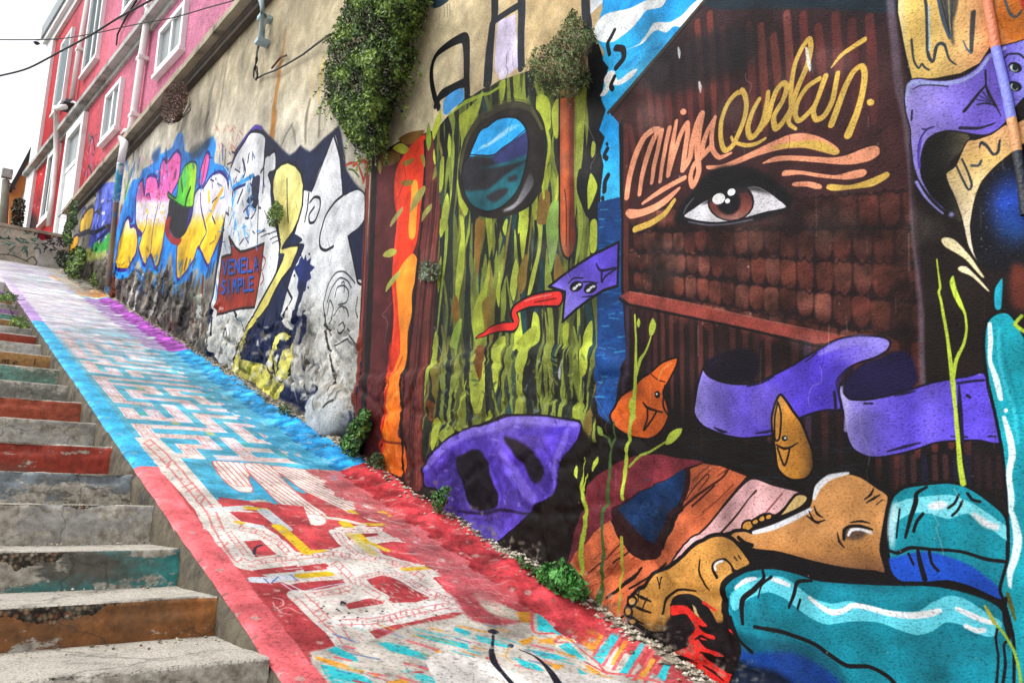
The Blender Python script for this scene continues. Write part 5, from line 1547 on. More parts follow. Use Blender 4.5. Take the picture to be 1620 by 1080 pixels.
# left long hatched band and the maze in the red part
R.fill('332,797 400,797 450,800 470,820 500,840 540,832 590,830 660,850 700,880 770,955 640,985 600,1062 588,1066 540,1010 470,930 390,900 350,850', '#dcd6d0', smooth=False, mottle=0.06)
R.set_clip('332,797 400,797 450,800 470,820 500,840 540,832 590,830 660,850 700,880 770,955 640,985 600,1062 588,1066 540,1010 470,930 390,900 350,850')
for i in range(420):
    x = rng.uniform(340, 760); y = rng.uniform(800, 1060); w = rng.uniform(8, 34)
    k_ = rng.choice([0, 1])
    R.line([(x, y), (x + (w if k_ else w * .45), y + (w * -.05 if k_ else w * .5))], rng.uniform(.9, 1.8), rng.choice(['#d88888', '#cf7072', '#e2a4a2', '#c4c0bc', '#d89a98']), alpha=.75)
R.set_clip(None)
RB = '#b9444a'
for q in ('345,786 420,796 480,800 492,830 530,835 560,848 545,862 520,870 492,870 470,852 452,834 425,812 400,808 352,803', '362,809 418,810 440,832 468,862 482,873 460,872 440,846 415,831 382,824', '378,856 412,853 438,876 402,881', '400,902 430,898 470,893 468,903 404,910', '479,896 514,892 518,899 482,903',
          '452,926 480,920 548,914 560,924 520,932 470,941', '577,913 612,907 634,911 655,925 680,945 660,951 622,953 600,938', '545,955 580,946 612,944 606,954 552,963', '592,860 622,856 655,860 690,888 668,893 640,886 606,876', '584,998 625,987 680,979 745,968 742,984 690,993 640,1003 600,1013',
          '684,912 705,910 728,925 750,952 732,952 706,935', '398,912 412,912 480,944 545,1022 505,1027 486,1028 440,975 400,930', '545,812 566,812 600,832 580,834', '560,838 590,838 600,846 575,850', '690,1002 720,996 740,992 738,1004 700,1010'):
    R.fill(q, RB, smooth=False, mottle=.12)
for i in range(160):
    x = rng.uniform(400, 730); y = rng.uniform(800, 1000)
    R.line([(x, y), (x + rng.uniform(2, 10), y + rng.uniform(-2, 4))], rng.uniform(.8, 2.0), rng.choice(['#e0d0c8', '#cabfb4', '#a8505a']), alpha=.6)
band('232,698 255,718 273,738 304,773 333,807 345,835 360,860 375,882 392,893', 27)
band('392,893 420,886 470,881 520,874 560,880 600,884 640,893 668,912', 20)
R.line('335,806 362,804 395,802', 10, '#c4c8cc'); R.line('392,803 420,806', 8, '#dcb92c', soft=1); R.line('418,808 440,826 452,836', 13, '#c3c8ce'); R.line('440,832 462,850 485,872', [12, 12, 13], '#dcb92c', soft=1); R.line('485,872 512,870', 6, '#dcb92c', soft=1)
R.line('375,825 392,830', 7, '#dcb92c'); R.line('392,830 412,832', 8, '#c3c8ce')
band('380,835 410,842 440,858 456,874', 18)
band('362,842 378,862 390,878', 16)
R.line('402,876 404,866 414,861', 3, '#2a2a3c')
R.line('545,826 575,856', 12, '#dcb92c', soft=1); R.line('556,808 572,812', 8, '#dcb92c', soft=1); R.line('602,808 614,814', 7, '#dcb92c', soft=1); R.line('578,829 612,829 640,828', 7, '#dcb92c', soft=1)
R.line('590,860 612,870', 7, '#dcb92c', soft=1); R.line('520,818 545,822 575,830', 7, '#d9cfc6')
band('533,841 560,839 600,838 640,844 668,862 690,885', 15, col='#e2ddd8'); band('533,841 545,858 565,875 600,885', 14, col='#e2ddd8'); R.line('555,845 575,862 590,875', 10, '#d8c878', alpha=.8)
R.line('640,900 665,898 690,896', 8, '#e0b840', soft=1.5); R.line('690,893 712,899', 6, '#dfc878', soft=1.5)
R.line('402,917 430,917 470,909', [14, 15, 13], '#cdd2dc'); R.line('474,910 500,908 520,906', 11, '#dcb92c'); R.line('437,901 470,898', 9, '#bc4448'); R.line('480,897 514,893', 9, '#bc4448'); R.line('450,900 478,897', 1.5, '#cdd2e0')
for q in ('460,925 490,940', '470,938 520,925 555,920', '445,922 480,945'):
    R.line(q, 2, '#c4c0d8')
for q in ('417,915 425,922', '440,912 430,922', '460,908 470,918'):
    R.line(q, 1.6, '#5a6ab0')
band('530,888 545,902 562,920 588,936 600,942', 21); band('478,941 505,939 529,935 556,928', 20); band('477,942 492,956 505,970 520,984 536,998 556,1026 574,1044 596,1060', 30); band('540,984 590,982 644,969 700,958 742,958', 26, col='#dedad8')
band('622,906 645,916 668,930 700,944 722,952', 20, col='#dedad8'); band('562,915 600,905 640,912', 12, col='#d4d2ce')
R.fill('540,950 548,953 546,958 538,957', '#22222c')
for x, y in ((509, 961), (518, 970), (536, 965), (552, 969), (545, 975), (566, 976), (538, 981), (605, 966), (580, 966), (690, 972), (512, 958), (533, 963)):
    R.dot(x, y, 1.8, 1.2, '#25242a')
for i in range(80):
    x = rng.uniform(585, 740); y = rng.uniform(908, 1000)
    R.line([(x, y), (x + rng.uniform(2, 10), y + rng.uniform(1, 6))], rng.uniform(1, 2.4), rng.choice(['#dcd2c8', '#c9c0b4', '#a8a090']), alpha=.7)
for q in ('432,945 446,948 448,956 436,960 432,952', '440,965 456,960 468,966 478,970', '438,960 446,968 462,972', '460,940 470,942 476,950', '480,978 486,980'):
    R.line(q, 1.6, '#e4b8b8', alpha=.8)
for q in ('366,918 378,910 384,914', '372,925 392,916 388,924', '376,938 398,930 402,938', '392,945 412,944', '380,912 372,924', '394,958 398,950'):
    R.line(q, 1.4, '#4a3a40', alpha=.8)
# ---- worn bottom: grey ground, cyan and orange bars, pale bird
R.fill('490,1030 540,1018 600,1008 640,990 720,975 780,940 830,950 870,960 960,1020 1060,1100 1300,1400 560,1400 500,1100', '#c6bfb6', mottle=0.1, soft=2, smooth=False)
R.fill('690,893 760,918 838,952 850,963 815,985 765,984 735,968', '#c0525a', mottle=0.1, soft=3)
R.fill('750,935 800,958 838,975 820,980 770,965', '#c6bfb0', mottle=0.1, soft=2)
CYN, ORG = '#35c0cc', '#e2a03c'
for q in ('518,1027 531,1021 548,1030 562,1038 568,1046 551,1043', '506,1050 530,1054 579,1069 594,1082 620,1110 533,1086 514,1066', '594,1013 625,1020 677,1034 673,1043 616,1029', '650,1001 690,1006 740,1017 742,1026 690,1014', '638,1058 660,1062 690,1072 700,1085 670,1080', '849,964 889,1003 851,996', '884,1021 898,1013 933,1048 909,1039',
          '936,1039 973,1013 984,1023 949,1052', '980,1065 1011,1041 1023,1043 991,1071', '1040,1084 1058,1066 1066,1072 1052,1092', '720,990 745,999 740,1004 718,996', '750,1002 790,1012 812,1018 806,1024 760,1014', '812,1038 850,1050 862,1060 830,1056', '912,1054 930,1066 920,1068', '832,1024 880,1034 900,1042 860,1040'):
    R.fill(q, CYN, smooth=False, mottle=0.08)
for q in ('496,1036 520,1042 577,1060 573,1064 530,1054 501,1042', '586,1064 600,1064 594,1072', '610,1078 640,1072 648,1080 620,1090', '862,967 900,985 956,1016 940,1032 916,1011', '816,967 840,966 840,984 824,982', '853,1010 884,1006 876,1018 850,1016', '966,1053 987,1029 998,1033 976,1056', '1007,1078 1027,1058 1038,1064 1018,1082', '820,1012 846,1004 842,1014 825,1020', '720,1034 735,1040 730,1044', '685,1024 700,1030 690,1032', '930,1050 950,1062 945,1066 925,1052', '860,1045 895,1052 880,1058'):
    R.fill(q, ORG, smooth=False, mottle=0.1)
for q in ('849,962 880,992 940,1042 960,1062 1000,1072 1080,1110', '841,966 845,998 876,1000', '956,1018 938,1036', '888,1004 878,1014 898,1014', '925,1045 960,1064', '954,1052 985,1022', '970,1060 1000,1032', '992,1072 1026,1044', '1002,1078 1036,1054', '1020,1084 1050,1062'):
    R.line(q, 3.5, '#d8646a', soft=1)
R.line('560,1076 590,1082', 4, RED); R.line('640,1064 668,1062', 4, RED); R.line('800,1072 830,1066', 3, RED)
for i in range(130):
    x = rng.uniform(520, 930); y = rng.uniform(985, 1075); w = rng.uniform(10, 46)
    R.line([(x, y), (x + w, y + w * rng.uniform(.18, .34))], rng.uniform(2, 6), rng.choice([CYN, '#7cc4c8', ORG, '#d8646a', '#b8b0a4', '#dcd6cc', '#5f7fae']), soft=.7, alpha=float(rng.uniform(.4, .9)))
R.fill('674,1046 684,1036 700,1032 730,1035 760,1042 800,1056 820,1064 850,1062 890,1062 930,1066 985,1078 1060,1120 1000,1300 780,1300 710,1120 690,1080', '#dedad6', mottle=0.06)
for i in range(40):
    R.dot(rng.uniform(690, 800), rng.uniform(1045, 1085), rng.uniform(.6, 1.6), .8, '#8a8580', alpha=.7)
R.fill('771,996 780,993 790,998 786,1001 775,1000', '#20222e'); R.line('781,999 779,1020 778,1032 783,1048 796,1064 812,1082', [3, 3, 7, 8, 6, 7], '#20222e'); R.line('822,1026 845,1036 860,1048 872,1062 886,1084', [2, 3, 5, 8, 11], '#20222e'); R.dot(808, 1020, 5, 3.5, '#3a4256')
R.line('806,1022 800,1036 810,1046', 2, '#d0a45a')
for i in range(400):
    x = rng.uniform(560, 1000); y = rng.uniform(940, 1090)
    R.line([(x, y), (x + rng.uniform(1, 8), y + rng.uniform(0, 4))], rng.uniform(.8, 2.2), rng.choice(['#a69e92', '#d8d2c8', '#7f9ca4', '#b8b0a2', '#cfc8bc']), alpha=.45)
# ---- edging stripes, left and right, painted by height
EDGE_STOPS = [(3.2, '#e2666e'), (3.9, '#e46c72'), (4.035, '#e26a70'), (4.04, '#3fb2e4'), (8.6, '#44b6e6'), (8.65, '#b795d8'), (11.5, '#c0a8dc'), (14.5, '#d8cfe2'), (20, '#d8d4dc')]


def stripe(b0, b1, stops, noisy, mott, worn=0.0, amin=-9):
    i0, i1 = int((b0 - R.b0) * R.ppm), int((b1 - R.b0) * R.ppm)
    a = (np.arange(R.w) + .5) / R.ppm + R.a0
    c = np.stack([np.interp(a, [s[0] for s in stops], [hexc(s[1])[k] for s in stops]) for k in range(3)], -1).astype(np.float32)
    T = tile_noise()
    nz = T[np.ix_((np.arange(i0, i1) * 3) % 1024, (np.arange(R.w) * 3) % 1024)]
    ed = np.clip((np.arange(i1 - i0)[:, None] - noisy * (1 + nz)) / 2.0, 0, 1) if b0 > 2 else np.clip((i1 - i0 - np.arange(i1 - i0)[:, None] - noisy * .3 * (1 + nz)) / 2.0, 0, 1)
    if worn:
        ed = ed * np.clip((1.3 - nz) * worn, 0, 1)
    ed = ed * sstep(amin - .12, amin + .12, a[None] + .08 * nz)
    cc = c[None] * (1 + mott * nz[..., None])
    R.img[i0:i1] += (np.clip(cc, 0, 1) - R.img[i0:i1]) * ed[..., None]


st0 = on_ramp(215, 737)[1]; st1 = on_ramp(62, 508)[1]
EDGE = [(0, '#e2666e'), (st0 - .01, '#e56d74'), (st0, '#3fb2e4'), (st1, '#46b8e8'), (st1 + .05, '#b795d8'), (st1 + 3, '#c6b0dc'), (st1 + 6, '#d8d0e2'), (23, '#d8d4dc')]
stripe(1.0, NE + 0.145, EDGE, 4, 0.04)
sr0 = on_ramp(572, 745)[1]; sr1 = on_ramp(300, 560)[1]; sr2 = on_ramp(178, 478)[1]
stripe(2.30, 2.62, [(0, '#c9646a'), (sr0 - .02, '#c4666c'), (sr0, '#3f9fc8'), (sr1, '#62acc8'), (sr1 + .1, '#b59fca'), (sr2, '#b08cc8'), (sr2 + .1, '#58b0c8'), (sr2 + .5, '#d0a070'), (sr2 + 2, '#cfc8c0'), (23, '#cfc8c0')], 10, 0.06, 0.9, on_ramp(835, 950)[1])
stripe(2.55, 3.1, [(0, '#c4484e'), (sr0 - .02, '#b2353c'), (sr0, '#2388c8'), (sr1 - .05, '#2f98d0'), (sr1, '#a24cb0'), (sr2, '#a052b0'), (sr2 + .1, '#3aa0c0'), (sr2 + .4, '#d08848'), (sr2 + 2, '#b9b2a6'), (23, '#b9b2a6')], 7, 0.13, 0.0, on_ramp(965, 1005)[1] - .1)
# grey crumbs between the painted fillet and the wall
i0 = int((2.78 - R.b0) * R.ppm)
T = tile_noise(); nz = T[np.ix_((np.arange(i0, R.h) * 5) % 1024, (np.arange(R.w) * 5) % 1024)]; n2 = T[np.ix_((np.arange(i0, R.h)) % 1024, (np.arange(R.w) // 2) % 1024)]
aa = (np.arange(R.w) + .5) / R.ppm + R.a0
mk = np.clip((np.arange(i0, R.h)[:, None] - i0 - 2 - 8 * n2) / 5.0, 0, 1)
gr = np.stack([0.56 + 0.12 * nz, 0.53 + 0.12 * nz, 0.47 + 0.11 * nz], -1)
R.img[i0:] += (np.clip(gr, 0, 1) - R.img[i0:]) * mk[..., None]
R.wear(0.04, 0.035)
for i in range(520):                              # foot wear along the middle
    x = rng.uniform(300, 800); y = 640 + (x - 300) * .62 + rng.normal(0, 50)
    R.line([(x, y), (x + rng.uniform(4, 26), y + rng.uniform(0, 7))], rng.uniform(1, 3), rng.choice(['#b8b0a4', '#cfc8bc', '#8f887c', '#d8d2c8']), soft=1, alpha=.28)
R.chips(1.95, '#b5ada2', 0.6, step=7.3)
R.chips(2.1, '#5d564e', 0.45, step=9.1)

# ------------------------------------------------------------------ pink house front paint
H = Paint(-16, 7.2, 4.5, 18.5, 45, on_house, lambda a, b: HP[None] + a[:, None] * HV + b[:, None] * np.array([0, 0, 1.0]) * 1.0, '#e08aa0')
H.lay(np.ones((H.h, H.w), np.float32), 0, 0, '#e08aa2', 1.0, 0.035, ((1.0, -0.25), [(20, '#be262c'), (60, '#cc4046'), (100, '#d65a66'), (140, '#d97082'), (190, '#d67e9a'), (300, '#d484a4')]))
H.fill('40,270 95,240 130,300 110,360 30,380', '#c8282c', soft=4, mottle=0.08, alpha=0.8)
for i in range(120):
    x = rng.uniform(110, 330); y = rng.uniform(0, 240)
    H.line([(x, y), (x - 1, y + rng.uniform(8, 40))], rng.uniform(1, 4), rng.choice(['#eaa0b6', '#d57c92', '#e8a4b4', '#cf7488']), alpha=.3, soft=2)
for i in range(50):
    x = rng.uniform(128, 168); y = 205 + rng.uniform(0, 90)
    H.line([(x, y), (x + rng.uniform(-5, 5), y + rng.uniform(-8, 8)), (x + rng.uniform(-5, 5), y + rng.uniform(4, 14))], rng.uniform(.8, 1.8), rng.choice(['#a83a4a', '#5a2a5a', '#c05aa0', '#8a4ab0', '#2a2a4a', '#e8a0c8', '#4aa0a0']), alpha=.7)
for i in range(30):
    x = rng.uniform(42, 70); y = rng.uniform(275, 350)
    H.line([(x, y), (x + rng.uniform(-3, 4), y + rng.uniform(-6, 6))], 1, rng.choice(['#f0d8d8', '#5a1a1c', '#e8b0b0', '#2c1416']), alpha=.7)
for q in ('138,292 140,262 150,285 154,258', '150,268 162,262', '158,292 161,258', '128,300 136,268', '140,240 146,216 150,238', '156,226 160,212 163,232'):
    H.line(q, 2, random.choice(['#1c1c2e', '#2a2a3e', '#7a2a5a']), alpha=.85)
H.line('150,300 165,262 172,256', 4, '#4aa39a', alpha=.8); H.line('134,300 140,290 150,296', 5, '#c08ad8', soft=2, alpha=.7)
H.fill('32,345 44,338 58,342 56,362 34,368', '#4a1214', soft=2, mottle=.3)
H.line('34,362 37,352 40,360', 2.5, '#d08a2c')
H.wear(0.03, 0.03)

# low street wall at the top of the ramp
LY = 22.2
L = Paint(-4.5, 2.9, 4.6, 8.2, 90, lambda x, y: (on_y(x, y, LY)[0], on_y(x, y, LY)[2]), lambda a, b: np.stack([a, np.full(a.shape, LY), b], 1), '#d2c8b6')
L.fill('56,350 130,350 120,432 56,420', '#d8d4d0', smooth=False, mottle=.08)
L.fill('60,372 74,360 81,372 78,378 66,380', '#b0303a')
for i in range(36):
    x = rng.uniform(-20, 58); y = 366 + rng.uniform(0, 32) + x * .08
    L.line([(x, y), (x + rng.uniform(-8, 10), y + rng.uniform(-8, 6)), (x + rng.uniform(-4, 10), y + rng.uniform(-4, 8))], rng.uniform(1, 2.4), rng.choice(['#3f6f6a', '#2d5350', '#d8d0c0', '#7fa89c', '#20383a', '#5a8a7a']), alpha=.85)
for i in range(40):
    x = rng.uniform(66, 108); y = rng.uniform(368, 396)
    L.line([(x, y), (x + rng.uniform(-5, 6), y + rng.uniform(-5, 5)), (x + rng.uniform(-5, 8), y + rng.uniform(-3, 6))], 1.4, rng.choice(['#1c1c28', '#22222e', '#3a3048']), alpha=.85)
for q in ('42,412 52,406 58,416 50,424', '0,402 20,404 44,414'):
    L.line(q, 2, '#6a665e')
L.wear(.06, .05)

M_IMG, G_IMG, R_IMG, H_IMG, L_IMG = M.image('mural_paint'), G.image('graffiti_paint'), R.image('ramp_paint'), H.image('house_paint'), L.image('street_wall_paint')

# ------------------------------------------------------------------ materials
MAT_MURAL = painted('painted_stucco', M_IMG, 0.55, 0.8, 85, 0.2)
MAT_GRAF = painted('painted_plaster', G_IMG, 0.6, 0.5, 50, 0.25)
MAT_RAMP = painted('painted_concrete', R_IMG, 0.62, 0.45, 60, 0.1)
MAT_HOUSE = painted('painted_house_front', H_IMG, 0.7, 0.1, 20, 0.15)
MAT_LOW = painted('painted_low_wall', L_IMG, 0.8, 0.4, 30, 0.4)
CONC = plain('weathered_concrete', '#a89e8c', .9, .2, 5, .5, 30, '#6a6254', 2.5, (.5, .7))
CONC_D = plain('dark_concrete', '#5d5546', .95, .35, 7, .8, 22, '#2f2b24', 4, (.45, .62))
COPE = plain('coping_concrete', '#a59a84', .9, .25, 4, .5, 25, '#3f392f', 2.0, (.5, .68))
COPE_D = plain('dark_moulding', '#4a4238', .9, .3, 4, .4, 25)  # deeper brown than the coping slab above it
TREAD = plain('worn_tread_concrete', '#b2aca0', .88, .16, 4, .55, 34, '#6d665a', 3.2, (.5, .66), crack=.9)
WHITE = plain('white_paint', '#e6e8ea', .55, .06, 3, .06, 20, '#c2c4c2', 2.0, (.55, .75))
GREYTRIM = plain('grey_trim', '#a7aaa6', .7, .2, 4, .3, 12, '#5f6058', 1.4, (.5, .66))
GLASS = plain('dusty_pane', '#7c8484', .25, .15, 2, 0)
SHUT = plain('grey_shutter', '#a2b0b2', .6, .12, 5, .05)
SHUT_B = plain('pale_blue_shutter', '#c8d6da', .6, .06, 3, .04)
BLACK = plain('black_rubber', '#1b1b1d', .6, .1, 5, 0)
DARKM = plain('dark_metal', '#2c3036', .5, .2, 6, .1)
PIPEW = plain('white_pipe', '#e4e4e2', .5, .08, 4, .05)
PIPEB = plain('pale_blue_pipe', '#9fb4be', .5, .12, 8, .1)
PIPEC = plain('cyan_painted_pipe', '#3c9ec4', .6, .25, 8, .15, 20, '#c8d0d2', 5, (.52, .56))
ROOF = plain('grey_zinc', '#8f989c', .6, .15, 3, .1)
ORANGE = plain('orange_render', '#c98448', .85, .12, 2, .1)
TIMBER = plain('dark_timber', '#2e2b2c', .8, .2, 4, .2)
BARK = plain('twig_bark', '#5a4636', .9, .25, 12, .3)
GROUND = plain('packed_earth', '#6a6153', .95, .25, .6, .4, 8)
PAVE = plain('pale_road', '#c4bfc0', .85, .12, 2, .3, 26, '#a894b4', 1.6, (.5, .7))


def leafmat(name, hexcol, rough=0.5):
    m, t, b = mat(name, rough)
    n = noise(t, coords(t), 9.0, 3)
    c = np.array(lin(hexcol))
    t.links.new(ramp(t, n, [(.3, tuple(c[:3] * .6) + (1,)), (.7, tuple(np.clip(c[:3] * 1.35, 0, 1)) + (1,))]), b.inputs['Base Color'])
    b.inputs['Specular IOR Level'].default_value = 0.3
    return m


# ------------------------------------------------------------------ ground and hillside (setting)
g = MB()
zt = ramp_z(23.0) - 0.9
g.add([(-90, -40, ramp_z(-8) - 1.2), (90, -40, ramp_z(-8) - 1.2), (90, -8, ramp_z(-8) - 1.2), (-90, -8, ramp_z(-8) - 1.2), (90, 23, zt), (-90, 23, zt), (90, 320, zt), (-90, 320, zt)],
      [(0, 1, 2, 3), (3, 2, 4, 5), (5, 4, 6, 7)])
g.build('ground', GROUND, kind='structure')

# ------------------------------------------------------------------ ramp
NA = int((22.3 + 1.2) / .04); NB = 92
aa = np.linspace(-1.2, 22.3, NA); bb = np.linspace(NE, 3.0, NB)
A, B = np.meshgrid(aa, bb, indexing='ij')
hn = sstep(2.50, 2.86, B) * 0.075
rough = sstep(2.5, 2.62, B)
hn = hn + rough * (0.05 * (fbm(A * 5, B * 7, 3) - .5) + 0.025 * (fbm(A * 19, B * 19, 5) - .5)) + sstep(2.72, 2.8, B) * (fbm(A * 14, B * 14, 8) - .5) * .05
hn = hn + 0.010 * (fbm(A * 1.7, B * 1.7, 11) - .5) + 0.004 * (fbm(A * 12, B * 12, 12) - .5)
hn = hn - 0.02 * sstep(NE + .03, NE, B) * (.4 + fbm(A * 9, A * 0, 15))
for s_j in np.arange(-0.4, 18, 2.35):
    hn = hn - 0.02 * np.exp(-((A - s_j - .01 * (fbm(B * 6, B * 0 + s_j, 4) - .5)) / .018) ** 2) * (B < NE + .2)
Z = Z0 + SL * A + hn
RZ, ra, rb = Z, aa, bb
ga, gb = np.gradient(Z, aa, bb)
N = np.stack([-gb, -ga, np.ones_like(Z)], -1); N /= np.linalg.norm(N, axis=-1, keepdims=True)
V = np.stack([B, A, Z], -1).reshape(-1, 3)
I = np.arange(NA * NB).reshape(NA, NB)
Fq = np.stack([I[:-1, :-1], I[:-1, 1:], I[1:, 1:], I[1:, :-1]], -1).reshape(-1, 4)
FA = A[:-1, :-1].ravel(); FB = B[:-1, :-1].ravel()
ids = np.zeros(len(Fq), int)
ids[(FB < NE + .145)] = 1
ids[(FB < NE + .145) & (FA < st0)] = 2
ids[(FB > 2.5)] = 3
ids[(FB > 2.5) & (FA < sr0)] = 4
ids[(FB > 2.5) & (FA > sr1)] = 5
RP = empty('painted_ramp', (NE, 0, Z0), kind='structure')
split_grid(V, N.reshape(-1, 3), R.uv(A.ravel(), B.ravel()), Fq, ids,
           [('ramp_surface', None, None), ('edge_stripe', 'blue edge stripe', None), ('edge_stripe', 'coral pink edge stripe', None), ('rough_fillet', 'blue rough fillet', None), ('rough_fillet', 'red rough fillet', None), ('rough_fillet', 'purple rough fillet', None)], RP, MAT_RAMP)
# side of the ramp towards the stairs
sa = np.linspace(-1.2, 22.3, 420); sb = np.linspace(0, 0.75, 14)
A2, B2 = np.meshgrid(sa, sb, indexing='ij')
X2 = NE + .004 - sstep(0, .05, B2) * .012 - 0.035 * (fbm(A2 * 5, B2 * 5, 21) - .35) * sstep(0, .06, B2)
Z2 = Z0 + SL * A2 - B2 - .003 - .02 * (.4 + fbm(A2 * 9, A2 * 0, 15)) * sstep(.05, 0, B2)
I2 = np.arange(A2.size).reshape(A2.shape)
F2 = np.stack([I2[:-1, :-1], I2[1:, :-1], I2[1:, 1:], I2[:-1, 1:]], -1).reshape(-1, 4)
off = np.array(root_loc(RP))
link('ramp_side', mesh_np('ramp_side', np.stack([X2, A2, Z2], -1).reshape(-1, 3) - off, F2), CONC_D, RP)

# landing at the top, left of the ramp
g = MB()
g.hexa([(-6, 16.3, ramp_z(16.3) - .5), (NE - .002, 16.3, ramp_z(16.3) - .5), (NE - .002, 22.3, ramp_z(22.3) - .5), (-6, 22.3, ramp_z(22.3) - .5), (-6, 16.3, ramp_z(16.3)), (NE - .002, 16.3, ramp_z(16.3)), (NE - .002, 22.3, ramp_z(22.3)), (-6, 22.3, ramp_z(22.3))])
g.build('landing', PAVE, kind='structure')

# ------------------------------------------------------------------ stairs
NOSE = [(59, 532), (68, 546), (83, 563), (97, 585), (112, 609), (133, 636), (154, 668), (180, 706), (213, 749), (246, 797), (289, 865), (347, 940), (430, 1038)]
nz = [on_x(x, y, NE)[1:3] for x, y in NOSE]
up = []
s0, z0 = nz[0]
while s0 < 15.8:
    s0 += 0.60; z0 = ramp_z(s0) - 0.085
    up.append((s0, z0))
lo = []
s0, z0 = nz[-1]
while s0 > -1.5:
    s0 -= 0.62; z0 -= 0.172
    lo.append((s0, z0))
steps = [tuple(q) for q in lo[::-1]] + [tuple(q) for q in nz[::-1]] + up
first = len(lo)
LOOK = {0: ('#8d877c', None, .46, 'plain grey step'), 1: ('#a8682f', '#8a5a30', .58, 'step with worn orange brown riser'), 2: ('#3f9f9c', '#6d6a62', .50, 'step with flaking turquoise riser'), 3: ('#aaa59c', '#c2bfba', .50, 'step with grey and white spattered riser'),
        4: ('#8e9aa2', '#77746c', .52, 'step with faded blue grey riser'), 5: ('#b0402e', '#8f4a3c', .60, 'step with red riser'), 6: ('#c9c6c0', '#aaa79f', .53, 'step with chalky white riser'), 7: ('#b4553a', '#c05c44', .66, 'step with brick orange riser'),
        8: ('#a5a39c', '#8b8a84', .5, 'step with grey white riser'), 9: ('#76a596', '#6a7468', .56, 'step with teal and bright blue daubed riser'), 10: ('#b98a52', '#a87c4c', .66, 'step with tan riser and black scrawl'), 11: ('#cfccc8', '#b2b0aa', .56, 'step with white riser'), 12: ('#b0452f', '#9c4030', .64, 'step with red brown riser')}
for k in range(13, 30):
    LOOK[k] = [('#c9c6c2', '#9fa09c', .54, 'step with pale riser'), ('#b08048', '#8f6c44', .6, 'step with tan riser'), ('#6fb8a4', '#5c8f84', .6, 'step with mint riser'), ('#b08ac4', '#9a7cae', .6, 'step with lilac riser')][(k - 13) % 4]
STAIRS = empty('stairs', (NE, 0, -0.9), kind='structure')
soff = np.array(root_loc(STAIRS))
riser_mats = {}
for i, (s, z) in enumerate(steps[:-1]):
    zl = steps[i - 1][1] if i else z - .18
    sn = steps[i + 1][0]
    k = i - first
    near = 0 <= k < 8
    ncol = 120 if near else 40
    nn = np.linspace(-3.2, NE - .006, ncol)
    # profile: riser foot, riser, nose, tread back
    rows = []
    nr = 10 if near else 4
    for j in range(nr):
        rows.append((0.0, zl - .02 + (z - .012 - zl + .02) * j / (nr - 1), 0))
    rows.append((.010, z - .002, 1))
    nt_ = 7 if near else 3
    for j in range(nt_):
        rows.append((.03 + (sn - s + .02 - .03) * j / (nt_ - 1), z, 2))
    P = np.zeros((len(rows), ncol, 3))
    for r, (ds, zz, kind) in enumerate(rows):
        wob = .010 * (fbm(nn * 2.2, nn * 0 + i * 3.1, 31) - .5)
        fine = .010 * (fbm(nn * 14, np.full(ncol, zz * 14 + i), 33) - .5)
        chip = np.clip(fbm(nn * 3.1, nn * 0 + i * 7.7, 35) - .47, 0, 1) * 6
        chip = np.clip(chip, 0, 1) * (near) * (.4 + .9 * fbm(nn * 22, np.full(ncol, zz * 16), 36))
        upper = sstep(z - .085, z - .05, np.full(ncol, zz)) if kind == 0 else (1.0 if kind == 1 else 0.0)
        P[r, :, 0] = nn
        P[r, :, 1] = s + ds + wob + fine * (1 if kind < 2 else .3) + chip * upper * .05
        P[r, :, 2] = zz + (.006 * (fbm(nn * 4, np.full(ncol, ds * 5 + i), 37) - .5) if kind else 0) - chip * (.028 if kind == 1 else 0) - (.004 if kind == 2 else 0) + .018 * (fbm(nn * .8, nn * 0 + i * 1.3, 38) - .5) * (kind > 0)
    I3 = np.arange(P.shape[0] * ncol).reshape(P.shape[0], ncol)
    F3 = np.stack([I3[:-1, :-1], I3[:-1, 1:], I3[1:, 1:], I3[1:, :-1]], -1).reshape(-1, 4)
    mi = np.repeat((np.arange(P.shape[0] - 1) >= nr - (1 if k not in (0, 1) else 1)).astype(int), ncol - 1)
    look = LOOK.get(k, LOOK[0]) if k >= 0 else LOOK[0]
    key = look[:3]
    band_ = {1: (z - soff[2] + .01, .085, NE - .42 - soff[0]), 2: (z - soff[2] + .01, .10, NE - .55 - soff[0]), 3: (z - soff[2] + .01, .05, NE - .30 - soff[0]), 0: (z - soff[2] + .01, .08, NE - .2 - soff[0])}.get(k)
    key = key + (band_ is not None and k,)
    if key not in riser_mats:
        riser_mats[key] = peeling('riser_paint', look[0], '#c6c0b4', '#736b5e', look[2], look[1], band_)
    me = mesh_np('step', P.reshape(-1, 3) - soff, F3, None, True, None, mi)
    link('step', me, [riser_mats[key], TREAD], STAIRS, label=look[3] if 0 <= k < 13 else None)
# black scrawl on the tan riser
FONTS = {'V': ['0,0 .5,1 1,0'], 'a': ['.9,.4 .3,.4 .1,.8 .6,1 .9,.5 1,1'], 'm': ['0,1 0,.4 .4,.5 .5,1 .5,.5 .9,.4 1,1'], 'e': ['.1,.7 .9,.7 .6,.4 .1,.7 .5,1 1,.9'], '!': ['.5,0 .4,.7', '.4,.9 .4,1'], 'o': ['.5,.4 .1,.7 .5,1 .9,.7 .5,.4']}
tan_s, tan_z = steps[first + 10][0], steps[first + 10][1]
sc_ = MB()
x = NE - .60
for ch in 'Vome !':
    for st in FONTS.get(ch, []):
        q = pts(st)
        sc_.tube([(x + u * .05, tan_s - .012, tan_z - .045 - v * .10) for u, v in q], .0045, 4)
    x += .085
sc_.build('scrawl', BLACK, STAIRS, label='black hand lettering on the tan riser')

# ------------------------------------------------------------------ mural wall
def top_z(a):
    return 5.31 + .0970 * a


